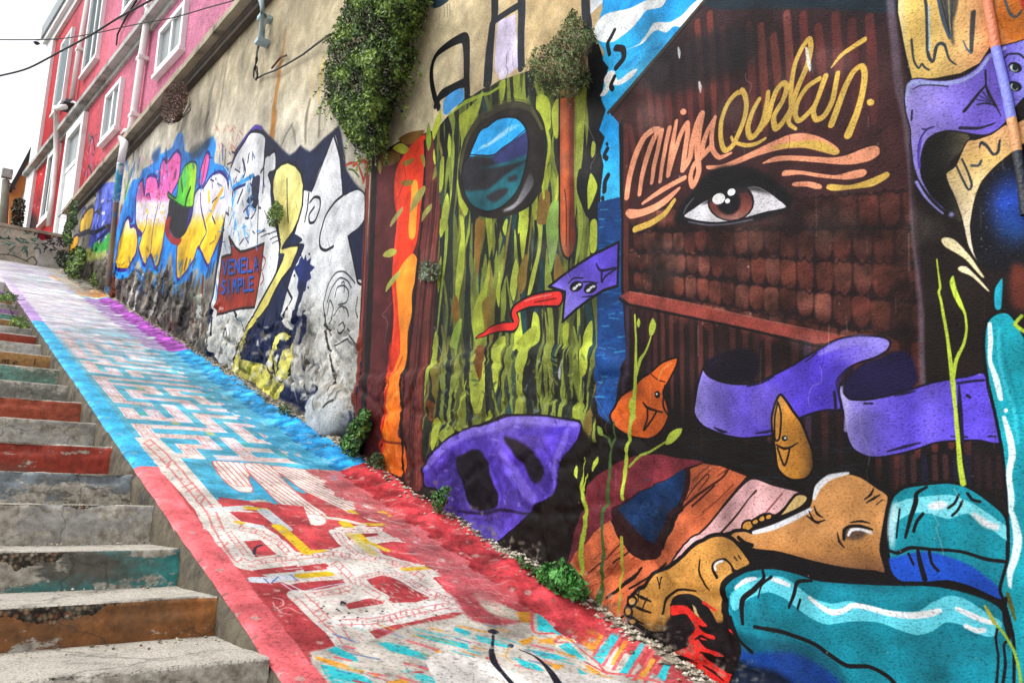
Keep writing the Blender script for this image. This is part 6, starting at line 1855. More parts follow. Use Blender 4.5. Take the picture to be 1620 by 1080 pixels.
def wall_grid(a0, a1, z0, z1, step, disp, paint):
    na, nb = int((a1 - a0) / step) + 1, int((z1 - z0) / step) + 1
    a = np.linspace(a0, a1, na); b = np.linspace(z0, z1, nb)
    A, B = np.meshgrid(a, b, indexing='ij')
    B = np.minimum(B, top_z(A))
    D = disp(A, B)
    da, db = np.gradient(D, a, b)
    N = np.stack([-np.ones_like(D), -da, -db], -1)
    N /= np.linalg.norm(N, axis=-1, keepdims=True)
    V = np.stack([WD - D, A, B], -1).reshape(-1, 3)
    I = np.arange(na * nb).reshape(na, nb)
    F = np.stack([I[:-1, :-1], I[:-1, 1:], I[1:, 1:], I[1:, :-1]], -1).reshape(-1, 4)
    c = V[F].mean(axis=1)
    keep = (c[:, 2] > ramp_z(c[:, 1]) - .25) & (V[F][:, 1, 2] - V[F][:, 0, 2] > 1e-4)
    F = F[keep]; c = c[keep]
    return V, N.reshape(-1, 3), paint.uv(A.ravel(), B.ravel()), F, c


zq = np.array([wall_ab(*p) for p in ((575, 590), (660, 585), (780, 545), (930, 545), (990, 565), (1010, 690), (1070, 800), (1130, 870), (1200, 960), (1300, 1110))])
zq = zq[np.argsort(zq[:, 0])]


def disp_mural(a, b):
    d = .008 * (fbm(a * 2.2, b * 2.2, 51) - .5) + .006 * (fbm(a * 9, b * 11, 52) - .5)
    zt_ = np.interp(a, zq[:, 0], zq[:, 1]) + .05 * (fbm(a * 5, a * 0, 53) - .5)
    rz = sstep(.05, -.06, b - zt_)
    f1, f2, _ = worley(a * 2.6 + .5 * fbm(a * 3, b * 3, 61), b * 3.1, 55)
    d = d + rz * (.012 + .022 * (fbm(a * 6, b * 6, 54) - .45) + .016 * sstep(0, .16, f2 - f1) + .026 * (fbm(a * 19, b * 19, 56) - .5) + .014 * (fbm(a * 41, b * 41, 57) - .5))
    col = sstep(4.02, 4.06, a)                   # the column stands a little proud
    d = d + col * .022
    crack = np.exp(-((b - zt_ - .0) / .012) ** 2)
    return d - crack * .015 * (a > 2.2)


MURAL = empty('mural_wall', (WD, 2.8, 0.2), 'tall stucco wall painted with a mural of an eye, ribbons, fish and bare feet', 'wall')
V, N, UV, F, c = wall_grid(-1.5, SPLIT, -1.45, 5.9, .022, disp_mural, M)
px, py, _ = project(c)
ids = np.zeros(len(F), int)
for k, (nm, lb, P) in enumerate(MURAL_PARTS):
    if P is not None:
        q = pts(P) if isinstance(P, str) else P
        ids[inside(px, py, catmull(q, True, 4) if nm not in ('painted_kite', 'painted_sky', 'painted_sea', 'painted_house', 'painted_crate') else q)] = k
split_grid(V, N, UV, F, ids, [(n_, l_, None) for n_, l_, _ in MURAL_PARTS], MURAL, MAT_MURAL)
g = MB(); g.hexa([(WD + .03, -1.5, -2.2), (WD + .55, -1.5, -2.2), (WD + .55, SPLIT, 0), (WD + .03, SPLIT, 0), (WD + .03, -1.5, top_z(-1.5)), (WD + .55, -1.5, top_z(-1.5)), (WD + .55, SPLIT, top_z(SPLIT)), (WD + .03, SPLIT, top_z(SPLIT))])
g.build('wall_core', CONC, MURAL)

# ------------------------------------------------------------------ graffiti wall with rubble footing
rq = np.array([wall_ab(*p) for p in ((580, 560), (560, 510), (520, 500), (480, 470), (430, 500), (390, 500), (345, 480), (290, 450), (240, 425), (180, 405), (120, 385))])
rq = rq[np.argsort(rq[:, 0])]
STONE_SX, STONE_SY = 2.9, 3.3


def rubble(a, b):
    w = .35 * (fbm(a * 2.5, b * 2.5, 71) - .5)
    return worley(a * STONE_SX + w, b * STONE_SY + w, 73)


def disp_graf(a, b):
    d = .012 * (fbm(a * 1.3, b * 1.3, 63) - .5) + .006 * (fbm(a * 8, b * 8, 64) - .5)
    zt_ = np.interp(a, rq[:, 0], rq[:, 1]) + .16 * (fbm(a * 2.4, a * 0 + 3, 65) - .5)
    rz = sstep(.10, -.12, b - zt_)
    f1, f2, cid = rubble(a, b)
    e = f2 - f1
    sz = _hash(cid, cid * 0 + 5, 77)
    tilt = (_hash(cid, cid * 0 + 9, 78) - .5) * .10 * np.sin(b * 7) + (_hash(cid, cid * 0 + 2, 79) - .5) * .10 * np.sin(a * 7)
    st = sstep(.015, .085, e) * (.025 + .035 * sz + tilt * .35)
    d = d + rz * (-.03 + st + .03 * np.abs(fbm(a * 9, b * 9, 66) - .5) * 2 + .035 * (fbm(a * 27, b * 27, 68) - .5))
    # one big boulder by the corner
    bx, bz = wall_ab(520, 655)
    r = np.hypot((a - bx) / .36, (b - bz) / .26) + .16 * (fbm(a * 5, b * 5, 67) - .5)
    d = np.maximum(d, np.where(r < 1, .02 + .085 * np.sqrt(np.clip(1 - r * r, 0, 1)) + .03 * (fbm(a * 9, b * 9, 69) - .5), -9))
    return d


GRAF = empty('graffiti_wall', (WD, 14.0, 3.2), 'long retaining wall covered in graffiti letters with a rubble stone footing', 'wall')
V, N, UV, F, c = wall_grid(SPLIT, 22.75, -.1, 7.55, .026, disp_graf, G)
px, py, _ = project(c)
ids = np.zeros(len(F), int)
for k, (nm, lb, P) in enumerate(GRAF_PARTS):
    if P is not None:
        q = pts(P)
        ids[inside(px, py, q)] = k
names = [(n_, l_, None) for n_, l_, _ in GRAF_PARTS]
f1, f2, cid = rubble(c[:, 1], c[:, 2])
zt_ = np.interp(c[:, 1], rq[:, 0], rq[:, 1]) + .16 * (fbm(c[:, 1] * 2.4, c[:, 1] * 0 + 3, 65) - .5)
st = (c[:, 2] < zt_ - .06) & (f2 - f1 > .05) & (c[:, 1] < 15.5)
bx, bz = wall_ab(520, 655)
boulder = (np.hypot((c[:, 1] - bx) / .36, (c[:, 2] - bz) / .26) + .16 * (fbm(c[:, 1] * 5, c[:, 2] * 5, 67) - .5)) < 1
for cell in np.unique(cid[st]):
    f = st & (cid == cell) & ~boulder
    if f.sum() > 14:
        ids[f] = len(names); names.append(('stone', None, None))
ids[boulder] = len(names); names.append(('stone', 'big pale boulder at the foot of the wall', None))
split_grid(V, N, UV, F, ids, names, GRAF, MAT_GRAF)
g = MB(); g.hexa([(WD + .05, SPLIT, -.3), (WD + .6, SPLIT, -.3), (WD + .6, 22.75, 5), (WD + .05, 22.75, 5), (WD + .05, SPLIT, top_z(SPLIT)), (WD + .6, SPLIT, top_z(SPLIT)), (WD + .6, 22.75, top_z(22.75)), (WD + .05, 22.75, top_z(22.75))])
g.build('wall_core', CONC, GRAF)
# coping: a slab, then a dark moulding below it
def sweep(name, prof, a0, a1, m, parent, n=90, seed=0, amp=.02):
    a = np.linspace(a0, a1, n)
    P = np.zeros((n, len(prof), 3))
    for j, (dx, dz) in enumerate(prof):
        P[:, j, 0] = WD - dx + amp * (fbm(a * 2.5, a * 0 + j, 81 + seed) - .5)
        P[:, j, 1] = a
        P[:, j, 2] = top_z(a) + dz + amp * (fbm(a * 3, a * 0 + j, 83 + seed) - .5)
    I = np.arange(n * len(prof)).reshape(n, len(prof))
    F = np.stack([I[:-1, :], I[1:, :], np.roll(I, -1, 1)[1:, :], np.roll(I, -1, 1)[:-1, :]], -1).reshape(-1, 4)
    o_ = np.array(root_loc(parent))
    return link(name, mesh_np(name, P.reshape(-1, 3) - o_, F, None, False), m, parent)


sweep('coping', [(.22, 0), (.22, .10), (-.7, .10), (-.7, 0)], SPLIT, 22.9, COPE, GRAF)
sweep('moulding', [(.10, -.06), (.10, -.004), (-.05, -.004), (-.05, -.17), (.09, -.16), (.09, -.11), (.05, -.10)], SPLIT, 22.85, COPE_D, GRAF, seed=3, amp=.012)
sweep('coping', [(.22, 0), (.22, .10), (-.7, .10), (-.7, 0)], -1.5, SPLIT - .004, COPE, MURAL)

# ------------------------------------------------------------------ pink house
PH_ = empty('pink_house', house(-4, 0, 6.0), 'pink and red house with white window frames standing above the graffiti wall', 'house')
poff = np.array(root_loc(PH_))
ta = np.linspace(-15.5, 6.2, 60); tb = np.linspace(5.0, 15.3, 30)
A3, B3 = np.meshgrid(ta, tb, indexing='ij')
V3 = HP[None, None] + A3[..., None] * HV + np.array([0, 0, 1.0]) * B3[..., None]
I4 = np.arange(A3.size).reshape(A3.shape)
F4 = np.stack([I4[:-1, :-1], I4[:-1, 1:], I4[1:, 1:], I4[1:, :-1]], -1).reshape(-1, 4)
link('front_wall', mesh_np('front_wall', V3.reshape(-1, 3) - poff, F4, H.uv(A3.ravel(), B3.ravel())), MAT_HOUSE, PH_)
PINK = plain('pink_render', '#de8aa0', .8, .1, 2, .1)
g = MB(); g.hbox(-15.5, 6.2, -9, -.02, 5, 15.3); g.build('house_body', PINK, PH_)
g = MB(); g.hbox(-15.5, 6.4, -.2, .07, 10.38, 10.52); g.hbox(-15.5, 6.5, -.2, .24, 10.524, 10.66); g.hbox(-15.5, 6.45, -.2, .16, 10.664, 10.80); g.build('storey_cornice', GREYTRIM, PH_)
g = MB(); g.hbox(-15.5, 6.45, -.2, .10, 15.05, 15.3); g.hbox(-15.5, 6.5, -.2, .22, 15.304, 15.50); g.build('eaves_cornice', WHITE, PH_)
g = MB(); g.hbox(-15.5, 6.55, -9, .28, 15.504, 15.95); g.build('roof', ROOF, PH_)
g = MB(); g.hbox(5.45, 6.35, -.3, .10, 5, 15.04); g.build('corner_pilaster', WHITE, PH_)
g = MB(); g.hbox(6.36, 7.0, -.8, .02, 5, 15.0); g.build('side_wall', SHUT_B, PH_)


def hrect(q):
    T = [on_house(x, y) for x, y in q]
    ts = sorted(t for t, _ in T); zs = sorted(z for _, z in T)
    return (ts[0] + ts[1]) / 2, (ts[2] + ts[3]) / 2, (zs[0] + zs[1]) / 2, (zs[2] + zs[3]) / 2


def window(q, fill='shutter', fw=.11, mid=True, label=None, m=None):
    t0, t1, z0, z1 = hrect(q) if not isinstance(q, tuple) else q
    f = MB()
    f.hbox(t0, t0 + fw, -.1, .10, z0, z1); f.hbox(t1 - fw, t1, -.1, .10, z0, z1)
    f.hbox(t0 + fw + .002, t1 - fw - .002, -.1, .098, z1 - fw, z1 - .001); f.hbox(t0 + fw + .002, t1 - fw - .002, -.1, .098, z0 + .001, z0 + fw)
    if mid:
        f.hbox((t0 + t1) / 2 - .05, (t0 + t1) / 2 + .05, -.1, .07, z0 + fw + .002, z1 - fw - .002)
    o = f.build('window', WHITE, PH_, label=label)
    s = MB(); s.hbox(t0 - .04, t1 + .04, -.05, .13, z0 - .09, z0 - .003); s.build('sill', WHITE, o)
    p = MB()
    if fill == 'shutter':
        zz = z0 + fw
        while zz < z1 - fw - .05:
            p.hexa([house(t0 + fw + .002, .02, zz + .06), house(t1 - fw - .002, .02, zz + .06), house(t1 - fw - .002, .06, zz), house(t0 + fw + .002, .06, zz),
                    house(t0 + fw + .002, .02, zz + .08), house(t1 - fw - .002, .02, zz + .08), house(t1 - fw - .002, .06, zz + .02), house(t0 + fw + .002, .06, zz + .02)])
            zz += .085
        p.hbox(t0 + fw + .003, t1 - fw - .003, .004, .02, z0 + fw, z1 - fw)
        p.build('shutter', m or SHUT, o)
    else:
        p.hbox(t0 + fw + .003, t1 - fw - .003, .004, .03, z0 + fw, z1 - fw)
        p.build('pane', m or GLASS, o)
    return o


window([(105, 72), (123, 34), (82, 193), (102, 160)], fw=.10, mid=False, label='narrow window with pale blue shutter', m=SHUT_B)
window([(150, -8), (172, -40), (134, 122), (161, 86)], label='tall window with grey louvred shutter')
t0, t1, _, _ = hrect([(205, -60), (235, -100), (203, 21), (225, -12)])
window((t0, t1, on_house(204, 20)[1], 14.9))
window([(179, 148), (205, 114), (157, 241), (184, 203)], fill='pane', label='lower window under the storey cornice')
window([(268, 42), (305, -6), (241, 135), (289, 78)], fill='pane', label='lower window nearest the camera')
window([(80, 246), (94, 236), (69, 352), (86, 340)], fill='pane', fw=.16, m=BLACK, label='narrow barred window beside the door')
# door with a light above it
t0, t1, z0, z1 = hrect([(114, 209), (142, 178), (92, 356), (119, 335)])
d = MB(); d.hbox(t0, t0 + .2, -.1, .12, 5.5, z1); d.hbox(t1 - .2, t1, -.1, .12, 5.5, z1); d.hbox(t0 + .203, t1 - .203, -.1, .118, z1 - .25, z1 - .001)
do = d.build('door', WHITE, PH_, label='white door with a grey fanlight')
d = MB(); d.hbox(t0 + .205, t1 - .205, .004, .04, 5.5, z1 - 1.3); d.hbox(t0 + .205, t1 - .205, -.1, .06, z1 - 1.296, z1 - 1.15); d.build('door_leaf', WHITE, do)
d = MB(); d.hbox(t0 + .205, t1 - .205, .004, .03, z1 - 1.14, z1 - .26); d.build('fanlight', GLASS, do)
# downpipes
def hp(x, y, dd=.12):
    t, z = on_house(x, y)
    return house(t, dd, z)


g = MB(); g.tube([hp(151, -30), hp(147, 0), hp(133, 80), hp(121, 160)], .075, 10); g.build('downpipe', PIPEW, PH_, smooth=True)
g = MB(); g.tube([hp(125, 176, .35), hp(110, 178, .35), hp(108, 182, .3), hp(99, 250, .16), hp(92, 312, .14), hp(86, 360, .14)], .075, 10); g.build('downpipe', PIPEW, PH_, smooth=True)
g = MB(); g.tube([hp(252, -30), hp(247, 5), hp(233, 95), hp(221, 183), hp(217, 205), hp(214, 214)], .085, 10); g.build('downpipe', PIPEW, PH_, smooth=True)
for x, y in ((133, 82), (233, 96), (221, 186), (246, 14)):
    g = MB(); t, z = on_house(x, y); g.hbox(t - .11, t + .11, .0, .21, z - .04, z + .04); g.build('pipe_bracket', PIPEW, PH_)
# street lamp on its arm, fixed to the front
t, z = on_house(122, 172)
g = MB(); g.tube([house(t - .5, .05, z - .12), house(t - .3, .18, z + .02), house(t + .1, .24, z + .04)], .03, 8); lp = g.build('wall_lamp', PIPEW, PH_, smooth=True)
g = MB()
g.hexa([house(t - .25, .10, z - .02), house(t + .45, .12, z - .02), house(t + .45, .40, z - .02), house(t - .25, .40, z - .02), house(t - .12, .16, z + .16), house(t + .32, .18, z + .22), house(t + .32, .34, z + .22), house(t - .12, .34, z + .16)])
g.build('lamp_head', DARKM, lp, bevel=.03)
g = MB(); g.tube([hp(84, 66, .2), hp(82, 72, .45)], [.02, .02], 6); g.tube([hp(82.6, 74.5, .45), hp(82.2, 76.5, .45), hp(81.8, 79, .45)], [.05, .11, .05], 8); g.build('insulator', BLACK, PH_)
g = MB(); g.tube([hp(226, -8, .06), hp(212, 16, .06), hp(203, 30, .06), hp(196, 44, .06), hp(190, 56, .06), hp(188, 73, .06)], .022, 6); g.build('loose_wire', BLACK, PH_)

# drain on the retaining wall, carrying the house pipe down
def wp(x, y, dd):
    return tuple(on_wall(x, y, dd))


DP = empty('drainpipe', wp(176, 400, .1), 'drainpipe daubed cyan running down the graffiti wall beside the bubble letters', 'pipe')
g = MB(); g.tube([hp(214, 212, .2), hp(206, 222, .2), wp(197, 226, .34), wp(195, 236, .36), wp(191, 258, .36)], .065, 10); g.build('pipe_elbow', PIPEW, DP, smooth=True)
g = MB(); g.tube([wp(191, 259, .35), wp(187, 290, .3), wp(184, 316, .22)], .065, 10); g.build('pipe_length', PIPEC, DP, smooth=True, label='cyan painted length')
g = MB(); g.tube([wp(184, 317, .22), wp(181, 350, .14), wp(176, 400, .12), wp(171, 452, .12)], .048, 10); g.build('pipe_length', plain('rusty_pipe', '#7d6a5c', .75, .3, 5, .2, 20, '#3f6f94', 3.4, (.55, .6)), DP, smooth=True, label='rusty lower length')

# painted pipe on the mural wall
PP = empty('painted_pipe', wp(1612, 262, .03), 'thin vertical pipe painted over with the mural at the right edge of the wall', 'pipe')
segs = [((1545, -120), (1562, 0), (1575, 76), '#d9805c', 'salmon length'), ((1575, 76), (1588, 130), (1600, 188), '#8087e2', 'violet blue length'), ((1600, 188), (1605, 214), (1609, 240), '#d59a68', 'tan length'), ((1609, 240), (1616, 285), (1622, 340), '#1d2430', 'black length')]
for a, b, c_, col, lb in segs:
    g = MB(); g.tube([wp(*a, .018), wp(*b, .018), wp(*c_, .018)], .0155, 14, cap=False)
    g.build('pipe_length', plain('pipe_paint', col, .45, .08, 20, .5, 70), PP, smooth=True, label=lb)

# ------------------------------------------------------------------ conduit and cables
CD = empty('electrical_conduit', wp(412, 95, .06), 'pale blue conduit ending in dangling wires on the bare plaster', 'conduit')
g = MB(); g.tube([wp(408, -40, .33), wp(413, 0, .34), wp(417, 26, .3), wp(415, 45, .08), wp(413, 68, .06)], .035, 8); g.build('conduit_pipe', PIPEB, CD, smooth=True)
for y, x in ((28, 416), (66, 412)):
    g = MB(); a = wp(x, y, .1); g.box(a[0] - .05, a[0] + .09, a[1] - .06, a[1] + .06, a[2] - .025, a[2] + .025); g.build('clamp', PIPEB, CD)
g = MB(); g.tube([wp(409, 70, .06), wp(406, 85, .08), wp(407, 95, .05), wp(402, 108, .08), wp(401, 122, .07), wp(405, 127, .06), wp(408, 118, .06), wp(406, 105, .08)], .010, 6); g.tube([wp(410, 72, .05), wp(405, 92, .1), wp(404, 110, .06), wp(408, 124, .05)], .008, 6); g.build('dangling_wire', BLACK, CD)
g = MB(); g.tube([wp(407, 124, .03), wp(418, 118, .03), wp(432, 113, .04), wp(444, 107, .05), wp(462, 97, .04), wp(480, 86, .04), wp(498, 72, .05), wp(520, 56, .1)], .011, 6)
o = g.build('wall_cable', BLACK); o['label'] = 'thin cable strung along the plaster into the hanging bush'; o['category'] = 'cable'
g = MB(); g.tube([wp(430, 108, .03), wp(444, 91, .03), wp(453, 88, .04)], .012, 6)
o = g.build('wall_bracket', plain('rusty_iron', '#5a3a2a', .8, .3, 9, .2)); o['label'] = 'short rusty iron bracket stuck in the plaster'; o['category'] = 'bracket'


def sky_wire(P, r, label):
    g = MB()
    Q = catmull(np.array([(x, y) for x, y, _ in P], float), False, 5)
    dd = np.interp(np.linspace(0, 1, len(Q)), np.linspace(0, 1, len(P)), [p[2] for p in P])
    pt = []
    for (x, y), k in zip(Q, dd):
        v = ray(x, y)
        pt.append(v / np.linalg.norm(v) * k)
    g.tube(pt, r, 6)
    o = g.build('overhead_wire', BLACK); o['label'] = label; o['category'] = 'wire'; o['group'] = 'overhead wires'


sky_wire([(-60, 132, 17), (0, 120, 17), (45, 108, 16.6), (95, 82, 16), (145, 55, 15.4), (190, 27, 14.8), (240, 0, 14.2), (330, -50, 13)], .016, 'thicker overhead wire climbing steeply across the pink house')
sky_wire([(-60, 60, 20), (0, 63, 19.6), (90, 62, 19), (150, 53, 18), (210, 40, 17), (275, 28, 16), (330, 12, 15), (372, 0, 14), (460, -34, 13)], .011, 'thin overhead wire crossing the upper floor nearly level')

# ------------------------------------------------------------------ far end of the street
LW = empty('low_wall', (0, LY, 5.2), 'low wall scrawled with teal and black tags closing the top of the ramp', 'wall')
g = MB()
zz = [on_y(x, y, LY)[2] for x, y in ((0, 360), (60, 366))]
x0, x1, x2 = -4.5, on_y(58, 365, LY)[0], 2.86
z_top = (zz[0] + zz[1]) / 2
LV = []; 
xs = np.linspace(x0, x2, 40); zs = np.linspace(4.7, z_top, 14)
A5, B5 = np.meshgrid(xs, zs, indexing='ij')
Y5 = LY - .02 * (fbm(A5 * 4, B5 * 4, 91) - .5)
I5 = np.arange(A5.size).reshape(A5.shape); F5 = np.stack([I5[:-1, :-1], I5[1:, :-1], I5[1:, 1:], I5[:-1, 1:]], -1).reshape(-1, 4)
lo_ = np.array(root_loc(LW))
link('wall_face', mesh_np('wall_face', np.stack([A5, Y5, B5], -1).reshape(-1, 3) - lo_, F5, L.uv(A5.ravel(), B5.ravel())), MAT_LOW, LW)
g.box(x0, x2, LY + .02, LY + .3, 4.7, z_top - .004); g.build('wall_core', CONC, LW)
g = MB(); g.box(x0, x2, LY - .05, LY + .33, z_top, z_top + .07); g.build('coping', CONC, LW)

OH = empty('orange_house', tuple(on_y(20, 330, 38.0)), 'orange rendered house with dark eaves far behind the pink house', 'house')
def slab(name, q, y0, y1, m, parent, **kw):
    g = MB()
    P0 = [on_y(x, y, y0) for x, y in q]
    P1 = [(p[0], y1, p[2]) for p in P0]
    n = len(q)
    g.add(P0 + P1, [tuple(range(n)), tuple(reversed(range(n, 2 * n)))] + [(i, i + n, (i + 1) % n + n, (i + 1) % n) for i in range(n)])
    return g.build(name, m, parent, **kw)


slab('front_wall', [(52, 232), (70, 232), (70, 400), (14, 400), (14, 296)], 38, 46, ORANGE, OH)
slab('eave', [(58, 215), (62, 222), (20, 300), (13, 300)], 37.6, 46, TIMBER, OH)
slab('timber_band', [(30, 268), (46, 268), (46, 274), (29, 274)], 37.9, 37.98, TIMBER, OH)
slab('white_plinth', [(40, 300), (52, 296), (52, 345), (30, 345), (34, 316)], 37.92, 37.985, WHITE, OH)
UP = empty('utility_pole', tuple(on_y(4, 400, 27.0)), 'grey concrete utility pole beside the orange house', 'pole')
g = MB(); g.tube([on_y(2, 420, 27), on_y(6, 340, 27), on_y(9.5, 285, 27)], [.13, .12, .10], 10); g.build('pole', plain('pole_concrete', '#6f6d60', .9, .2, 4, .3), UP, smooth=True)
g = MB(); a = on_y(11, 276, 27); g.box(a[0] - .14, a[0] + .14, 26.9, 27.1, a[2] - .12, a[2] + .16); g.build('transformer_box', GREYTRIM, UP, bevel=.02)
g = MB(); g.tube([on_y(11, 288, 27), on_y(18, 292, 27), on_y(24, 300, 27)], .03, 6); g.build('bracket_arm', DARKM, UP)

# ------------------------------------------------------------------ plants
def foliage(name, label, cat, poly, place, thick, n, size, cols, base_px, twigs=10, aspect=1.7, group=None, droop=0.3, shoots=0):
    q = pts(poly)
    Q = catmull(q, True, 3)
    x0, x1 = Q[:, 0].min(), Q[:, 0].max(); y0, y1 = Q[:, 1].min(), Q[:, 1].max()
    root = empty(name, tuple(place(*base_px, 0.02)), label, cat, group)
    r0 = np.array(root_loc(root))
    S = rng.uniform([x0, y0], [x1, y1], (n * 4, 2))
    S = S[inside(S[:, 0], S[:, 1], Q)][:n]
    ragged = rng.random(len(S)) < .12
    S = S + rng.normal(0, .035 * (x1 - x0), S.shape) * ragged[:, None]
    # distance to the outline decides how far it bulges
    e = np.min(np.hypot(S[:, None, 0] - Q[None, :, 0], S[:, None, 1] - Q[None, :, 1]), axis=1)
    e = e / (e.max() + 1e-6)
    cl = fbm(S[:, 0] / (x1 - x0) * 7, S[:, 1] / (x1 - x0) * 7, 40)
    u_ = rng.random(len(S)) ** .7
    depth = thick * (0.04 + np.sqrt(e) * u_ * (.35 + 1.0 * cl))
    keep = rng.random(len(S)) < np.clip((cl - .22) * 4, .35, 1) * np.clip(.5 + e * 3, 0, 1)
    if shoots:
        ex = []
        for k in range(shoots):
            o = Q[rng.integers(len(Q))]
            cen = Q.mean(axis=0); dv = (o - cen) / np.linalg.norm(o - cen)
            ln = rng.uniform(.03, .10) * (y1 - y0)
            for m_ in range(int(ln / 1.6)):
                tt = m_ / max(1, int(ln / 1.6))
                ex.append(o + dv * ln * tt * .6 + np.array([0, ln * tt * .7]) + rng.normal(0, 1.0, 2))
        ex = np.array(ex)
        S = np.vstack([S, ex]); depth = np.concatenate([depth, rng.uniform(.02, .12, len(ex))]); keep = np.concatenate([keep, np.ones(len(ex), bool)])
        cl = np.concatenate([cl, rng.uniform(.5, .8, len(ex))]); u_ = np.concatenate([u_, rng.uniform(.4, 1, len(ex))])
    V = []; Fm = []; mi = []
    nrm0 = np.array([-1, 0, .25])
    for (sx, sy), dd, kp, cc, uu in zip(S, depth, keep, cl, u_):
        if not kp:
            continue
        c = np.array(place(sx, sy, dd))
        d = rng.normal(0, 1, 3); d[2] -= droop; d /= np.linalg.norm(d)
        w = np.cross(d, nrm0 + rng.normal(0, .6, 3)); w /= np.linalg.norm(w) + 1e-9
        nn_ = np.cross(w, d)
        L_ = size * rng.uniform(.6, 1.35); W_ = L_ / aspect / 2
        k = len(V)
        V += [c - d * L_ / 2, c - w * W_ + nn_ * W_ * .25, c + w * W_ + nn_ * W_ * .25, c + d * L_ / 2, c + nn_ * -W_ * .1]
        Fm += [(k, k + 4, k + 1), (k, k + 2, k + 4), (k + 1, k + 4, k + 3), (k + 4, k + 2, k + 3)]
        ci = min(len(cols) - 1, int(np.clip(rng.normal(cc * 1.3 - .3 + .25 * uu, .22), 0, .999) * len(cols)))
        mi += [ci] * 4
    me = mesh_np('foliage', np.array(V) - r0, Fm, None, False, None, mi)
    link('foliage', me, [leafmat('leaf', c_) for c_ in cols], root, kind='stuff')
    g = MB()
    b = np.array(place(*base_px, 0.02))
    for k in range(twigs):
        s = S[rng.integers(len(S))]
        p = np.array(place(s[0], s[1], thick * .5))
        mid = (b + p) / 2 + rng.normal(0, .05 * np.linalg.norm(p - b) + .004, 3)
        g.tube([b, mid, p], [size * .16, size * .11, size * .05], 4)
    g.build('stem', BARK, root)
    return root


GREENS = ['#1a2611', '#2c3f1d', '#435a2a', '#5e7a34', '#84a046']
wall_at = lambda x, y, d: on_wall(x, y, d)
foliage('hanging_bush', 'large dense green bush hanging from the plaster wall', 'bush', '548,-60 660,-60 676,-10 672,22 660,46 648,68 656,92 650,112 634,138 626,165 618,190 612,215 604,240 590,250 574,240 558,230 546,212 532,188 518,165 512,130 518,96 518,62 536,38 546,0', wall_at, .52, 30000, .033, GREENS, (590, 60), 24, shoots=55)
foliage('dry_bush', 'sage green straggling bush sprouting above the painted forest', 'bush', '906,14 924,36 938,46 936,72 924,92 932,118 916,150 892,156 862,142 842,122 836,98 850,76 872,66 890,42', wall_at, .32, 6500, .020, ['#2e3c22', '#435630', '#5c7040', '#768850', '#645a3c'], (915, 140), 70, aspect=2.4, shoots=60)
foliage('withered_bush', 'brown withered bush clinging to the coping', 'bush', '258,150 270,134 292,130 298,150 290,178 272,198 256,186', lambda x, y, d: on_wall(x, y, d + .15), .4, 2600, .05, ['#3a2622', '#4e332c', '#5f4238', '#6e4c40'], (285, 190), 60, aspect=4)
foliage('wall_tuft', 'small green tuft growing on the yellow painted bolt', 'plant', '424,334 434,318 446,325 449,340 441,354 430,360 422,350', wall_at, .16, 700, .028, GREENS[1:], (440, 322), 10)
foliage('wall_tuft', 'small grey green tuft growing on the dark red column', 'plant', '662,422 672,412 690,415 698,425 694,440 678,447 663,444', wall_at, .12, 900, .018, ['#2f3d2c', '#4d5f48', '#71826a', '#8a9a80'], (680, 412), 12)
foliage('weed', 'tall leafy weed at the foot of the dark red column', 'plant', '541,700 548,682 560,662 572,648 586,654 584,678 572,704 560,722 541,720', lambda x, y, d: on_wall(x, y, d + .03), .22, 900, .045, ['#1f3a16', '#2f5420', '#447030', '#5c8a3c'], (556, 724), 16)
foliage('weed', 'low weed under the flame column by the red fillet', 'plant', '581,738 586,720 596,714 607,722 603,742 590,744', lambda x, y, d: on_wall(x, y, d + .05), .12, 260, .032, ['#1f3016', '#2f4420', '#445a30'], (595, 744), 8)
foliage('weed', 'small weed beside the violet boat stones', 'plant', '682,782 694,774 706,768 716,774 706,792 696,812 686,802', lambda x, y, d: on_wall(x, y, d + .10), .10, 300, .026, ['#234a1c', '#38682c', '#4f8440'], (696, 812), 8)
foliage('weed', 'bushy weed in the gutter below the wooden crate', 'plant', '848,908 862,892 884,886 906,896 920,914 932,938 916,950 892,942 866,936 850,924', lambda x, y, d: on_wall(x, y, d + .08), .16, 900, .036, ['#1d4a18', '#2c6424', '#3f8034', '#569648'], (895, 945), 16)
foliage('weed', 'sparse weed in the gutter left of the bushy one', 'plant', '812,884 824,880 840,892 848,908 832,908 820,898', lambda x, y, d: on_wall(x, y, d + .07), .08, 130, .026, ['#234a1c', '#38682c'], (832, 908), 6)
foliage('weed', 'tiny weed between the yellow stones and the boulder', 'plant', '440,646 450,638 459,648 455,656 442,656', lambda x, y, d: on_wall(x, y, d + .12), .08, 140, .026, ['#2a4a1c', '#3f6a2c'], (450, 656), 5)
foliage('shrub', 'round bush at the far foot of the graffiti wall', 'bush', '104,412 112,396 126,390 136,400 132,420 124,438 112,440 102,430', lambda x, y, d: on_wall(x, y, d + .1), .6, 1800, .075, GREENS, (118, 440), 10)
foliage('shrub', 'dark bush against the low wall', 'bush', '86,406 94,396 106,398 110,410 104,424 94,420', lambda x, y, d: on_wall(x, y, d + .15), .5, 900, .08, ['#1c2216', '#2e3422', '#3f4430'], (100, 424), 8)
foliage('ivy', 'dark ivy hanging over the far end of the coping', 'plant', '112,324 122,318 120,340 122,352 112,366 114,384 104,388 100,368 106,350', lambda x, y, d: on_wall(x, y, d + .3), .4, 1500, .08, GREENS[:4], (116, 322), 8)
foliage('weed', 'green weed at the end of the painted fillet', 'plant', '142,440 150,430 154,446 150,454 143,452', lambda x, y, d: on_wall(x, y, d + .1), .2, 240, .05, GREENS[1:], (148, 454), 5)
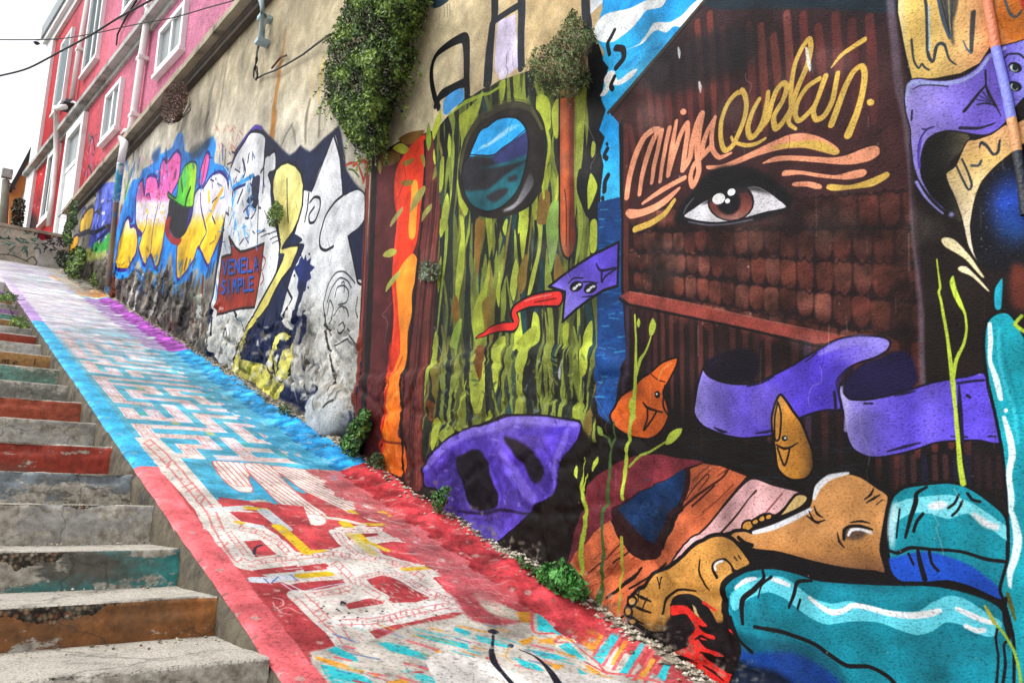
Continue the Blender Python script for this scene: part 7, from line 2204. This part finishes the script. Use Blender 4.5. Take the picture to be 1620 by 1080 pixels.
st_at = lambda x, y, d: on_x(x, y, NE - .35 - d)
foliage('weed', 'grassy weeds on the upper steps', 'plant', '-6,468 12,461 28,468 24,476 -4,477', lambda x, y, d: on_x(x, y, NE - .10 - d), .3, 500, .05, GREENS[1:], (10, 476), 8, aspect=3)
foliage('weed', 'trailing weeds on a step under the lilac edge', 'plant', '6,514 18,502 34,500 44,506 47,517 26,519', lambda x, y, d: on_x(x, y, NE - .06 - d), .3, 600, .04, GREENS[1:], (30, 518), 8, aspect=2.5)
foliage('street_tree', 'small dark tree behind the low wall', 'tree', '20,322 30,314 40,318 38,340 34,366 20,366', lambda x, y, d: on_y(x, y, 25 - d), .6, 900, .10, ['#20261a', '#343c28', '#4a4a38', '#5a5648'], (28, 372), 14)

# ------------------------------------------------------------------ grit, crumbs and dead leaves in the gutter and on the steps
def grit(name, n, place, size, mats, parent=None):
    V = []; F = []; mi = []
    for i in range(n):
        c_ = np.array(place())
        r_ = size * rng.uniform(.35, 1.0) ** 1.5
        k = len(V)
        a_ = rng.uniform(0, 6.28)
        for j in range(4):
            V.append(c_ + np.array([math.cos(a_ + j * 1.57) * r_ * rng.uniform(.7, 1.2), math.sin(a_ + j * 1.57) * r_ * rng.uniform(.7, 1.2), rng.uniform(-.1, .3) * r_]))
        V.append(c_ + np.array([0, 0, r_ * rng.uniform(.5, .9)])); V.append(c_ - np.array([0, 0, r_ * .5]))
        for j in range(4):
            F.append((k + j, k + (j + 1) % 4, k + 4)); F.append((k + (j + 1) % 4, k + j, k + 5))
        mi += [int(rng.integers(len(mats)))] * 8
    return link(name, mesh_np(name, np.array(V), F, None, False, None, mi), mats, parent, kind='stuff')


def gutter():
    s_ = 2.2 + rng.random() ** 1.5 * 11
    n_ = 2.86 - abs(rng.normal(0, .045)) - .01
    i_ = int(np.clip(round((s_ - ra[0]) / (ra[1] - ra[0])), 0, len(ra) - 1))
    j_ = int(np.clip(round((n_ - rb[0]) / (rb[1] - rb[0])), 0, len(rb) - 1))
    return (n_, s_, RZ[i_, j_] + .002)


GR = [plain('grit', c_, .95, .2, 30, 0) for c_ in ('#8d8474', '#a79e8e', '#5f574a', '#b8b0a2')]
grit('gravel', 2600, gutter, .020, GR)


def on_step():
    i_ = int(rng.integers(first - 1, first + 7))
    s_, z_ = steps[i_]
    return (NE - .02 - abs(rng.normal(0, .5)), steps[i_ + 1][0] - .02 - abs(rng.normal(0, .09)), z_ + .001)


grit('step_grit', 420, on_step, .010, GR)
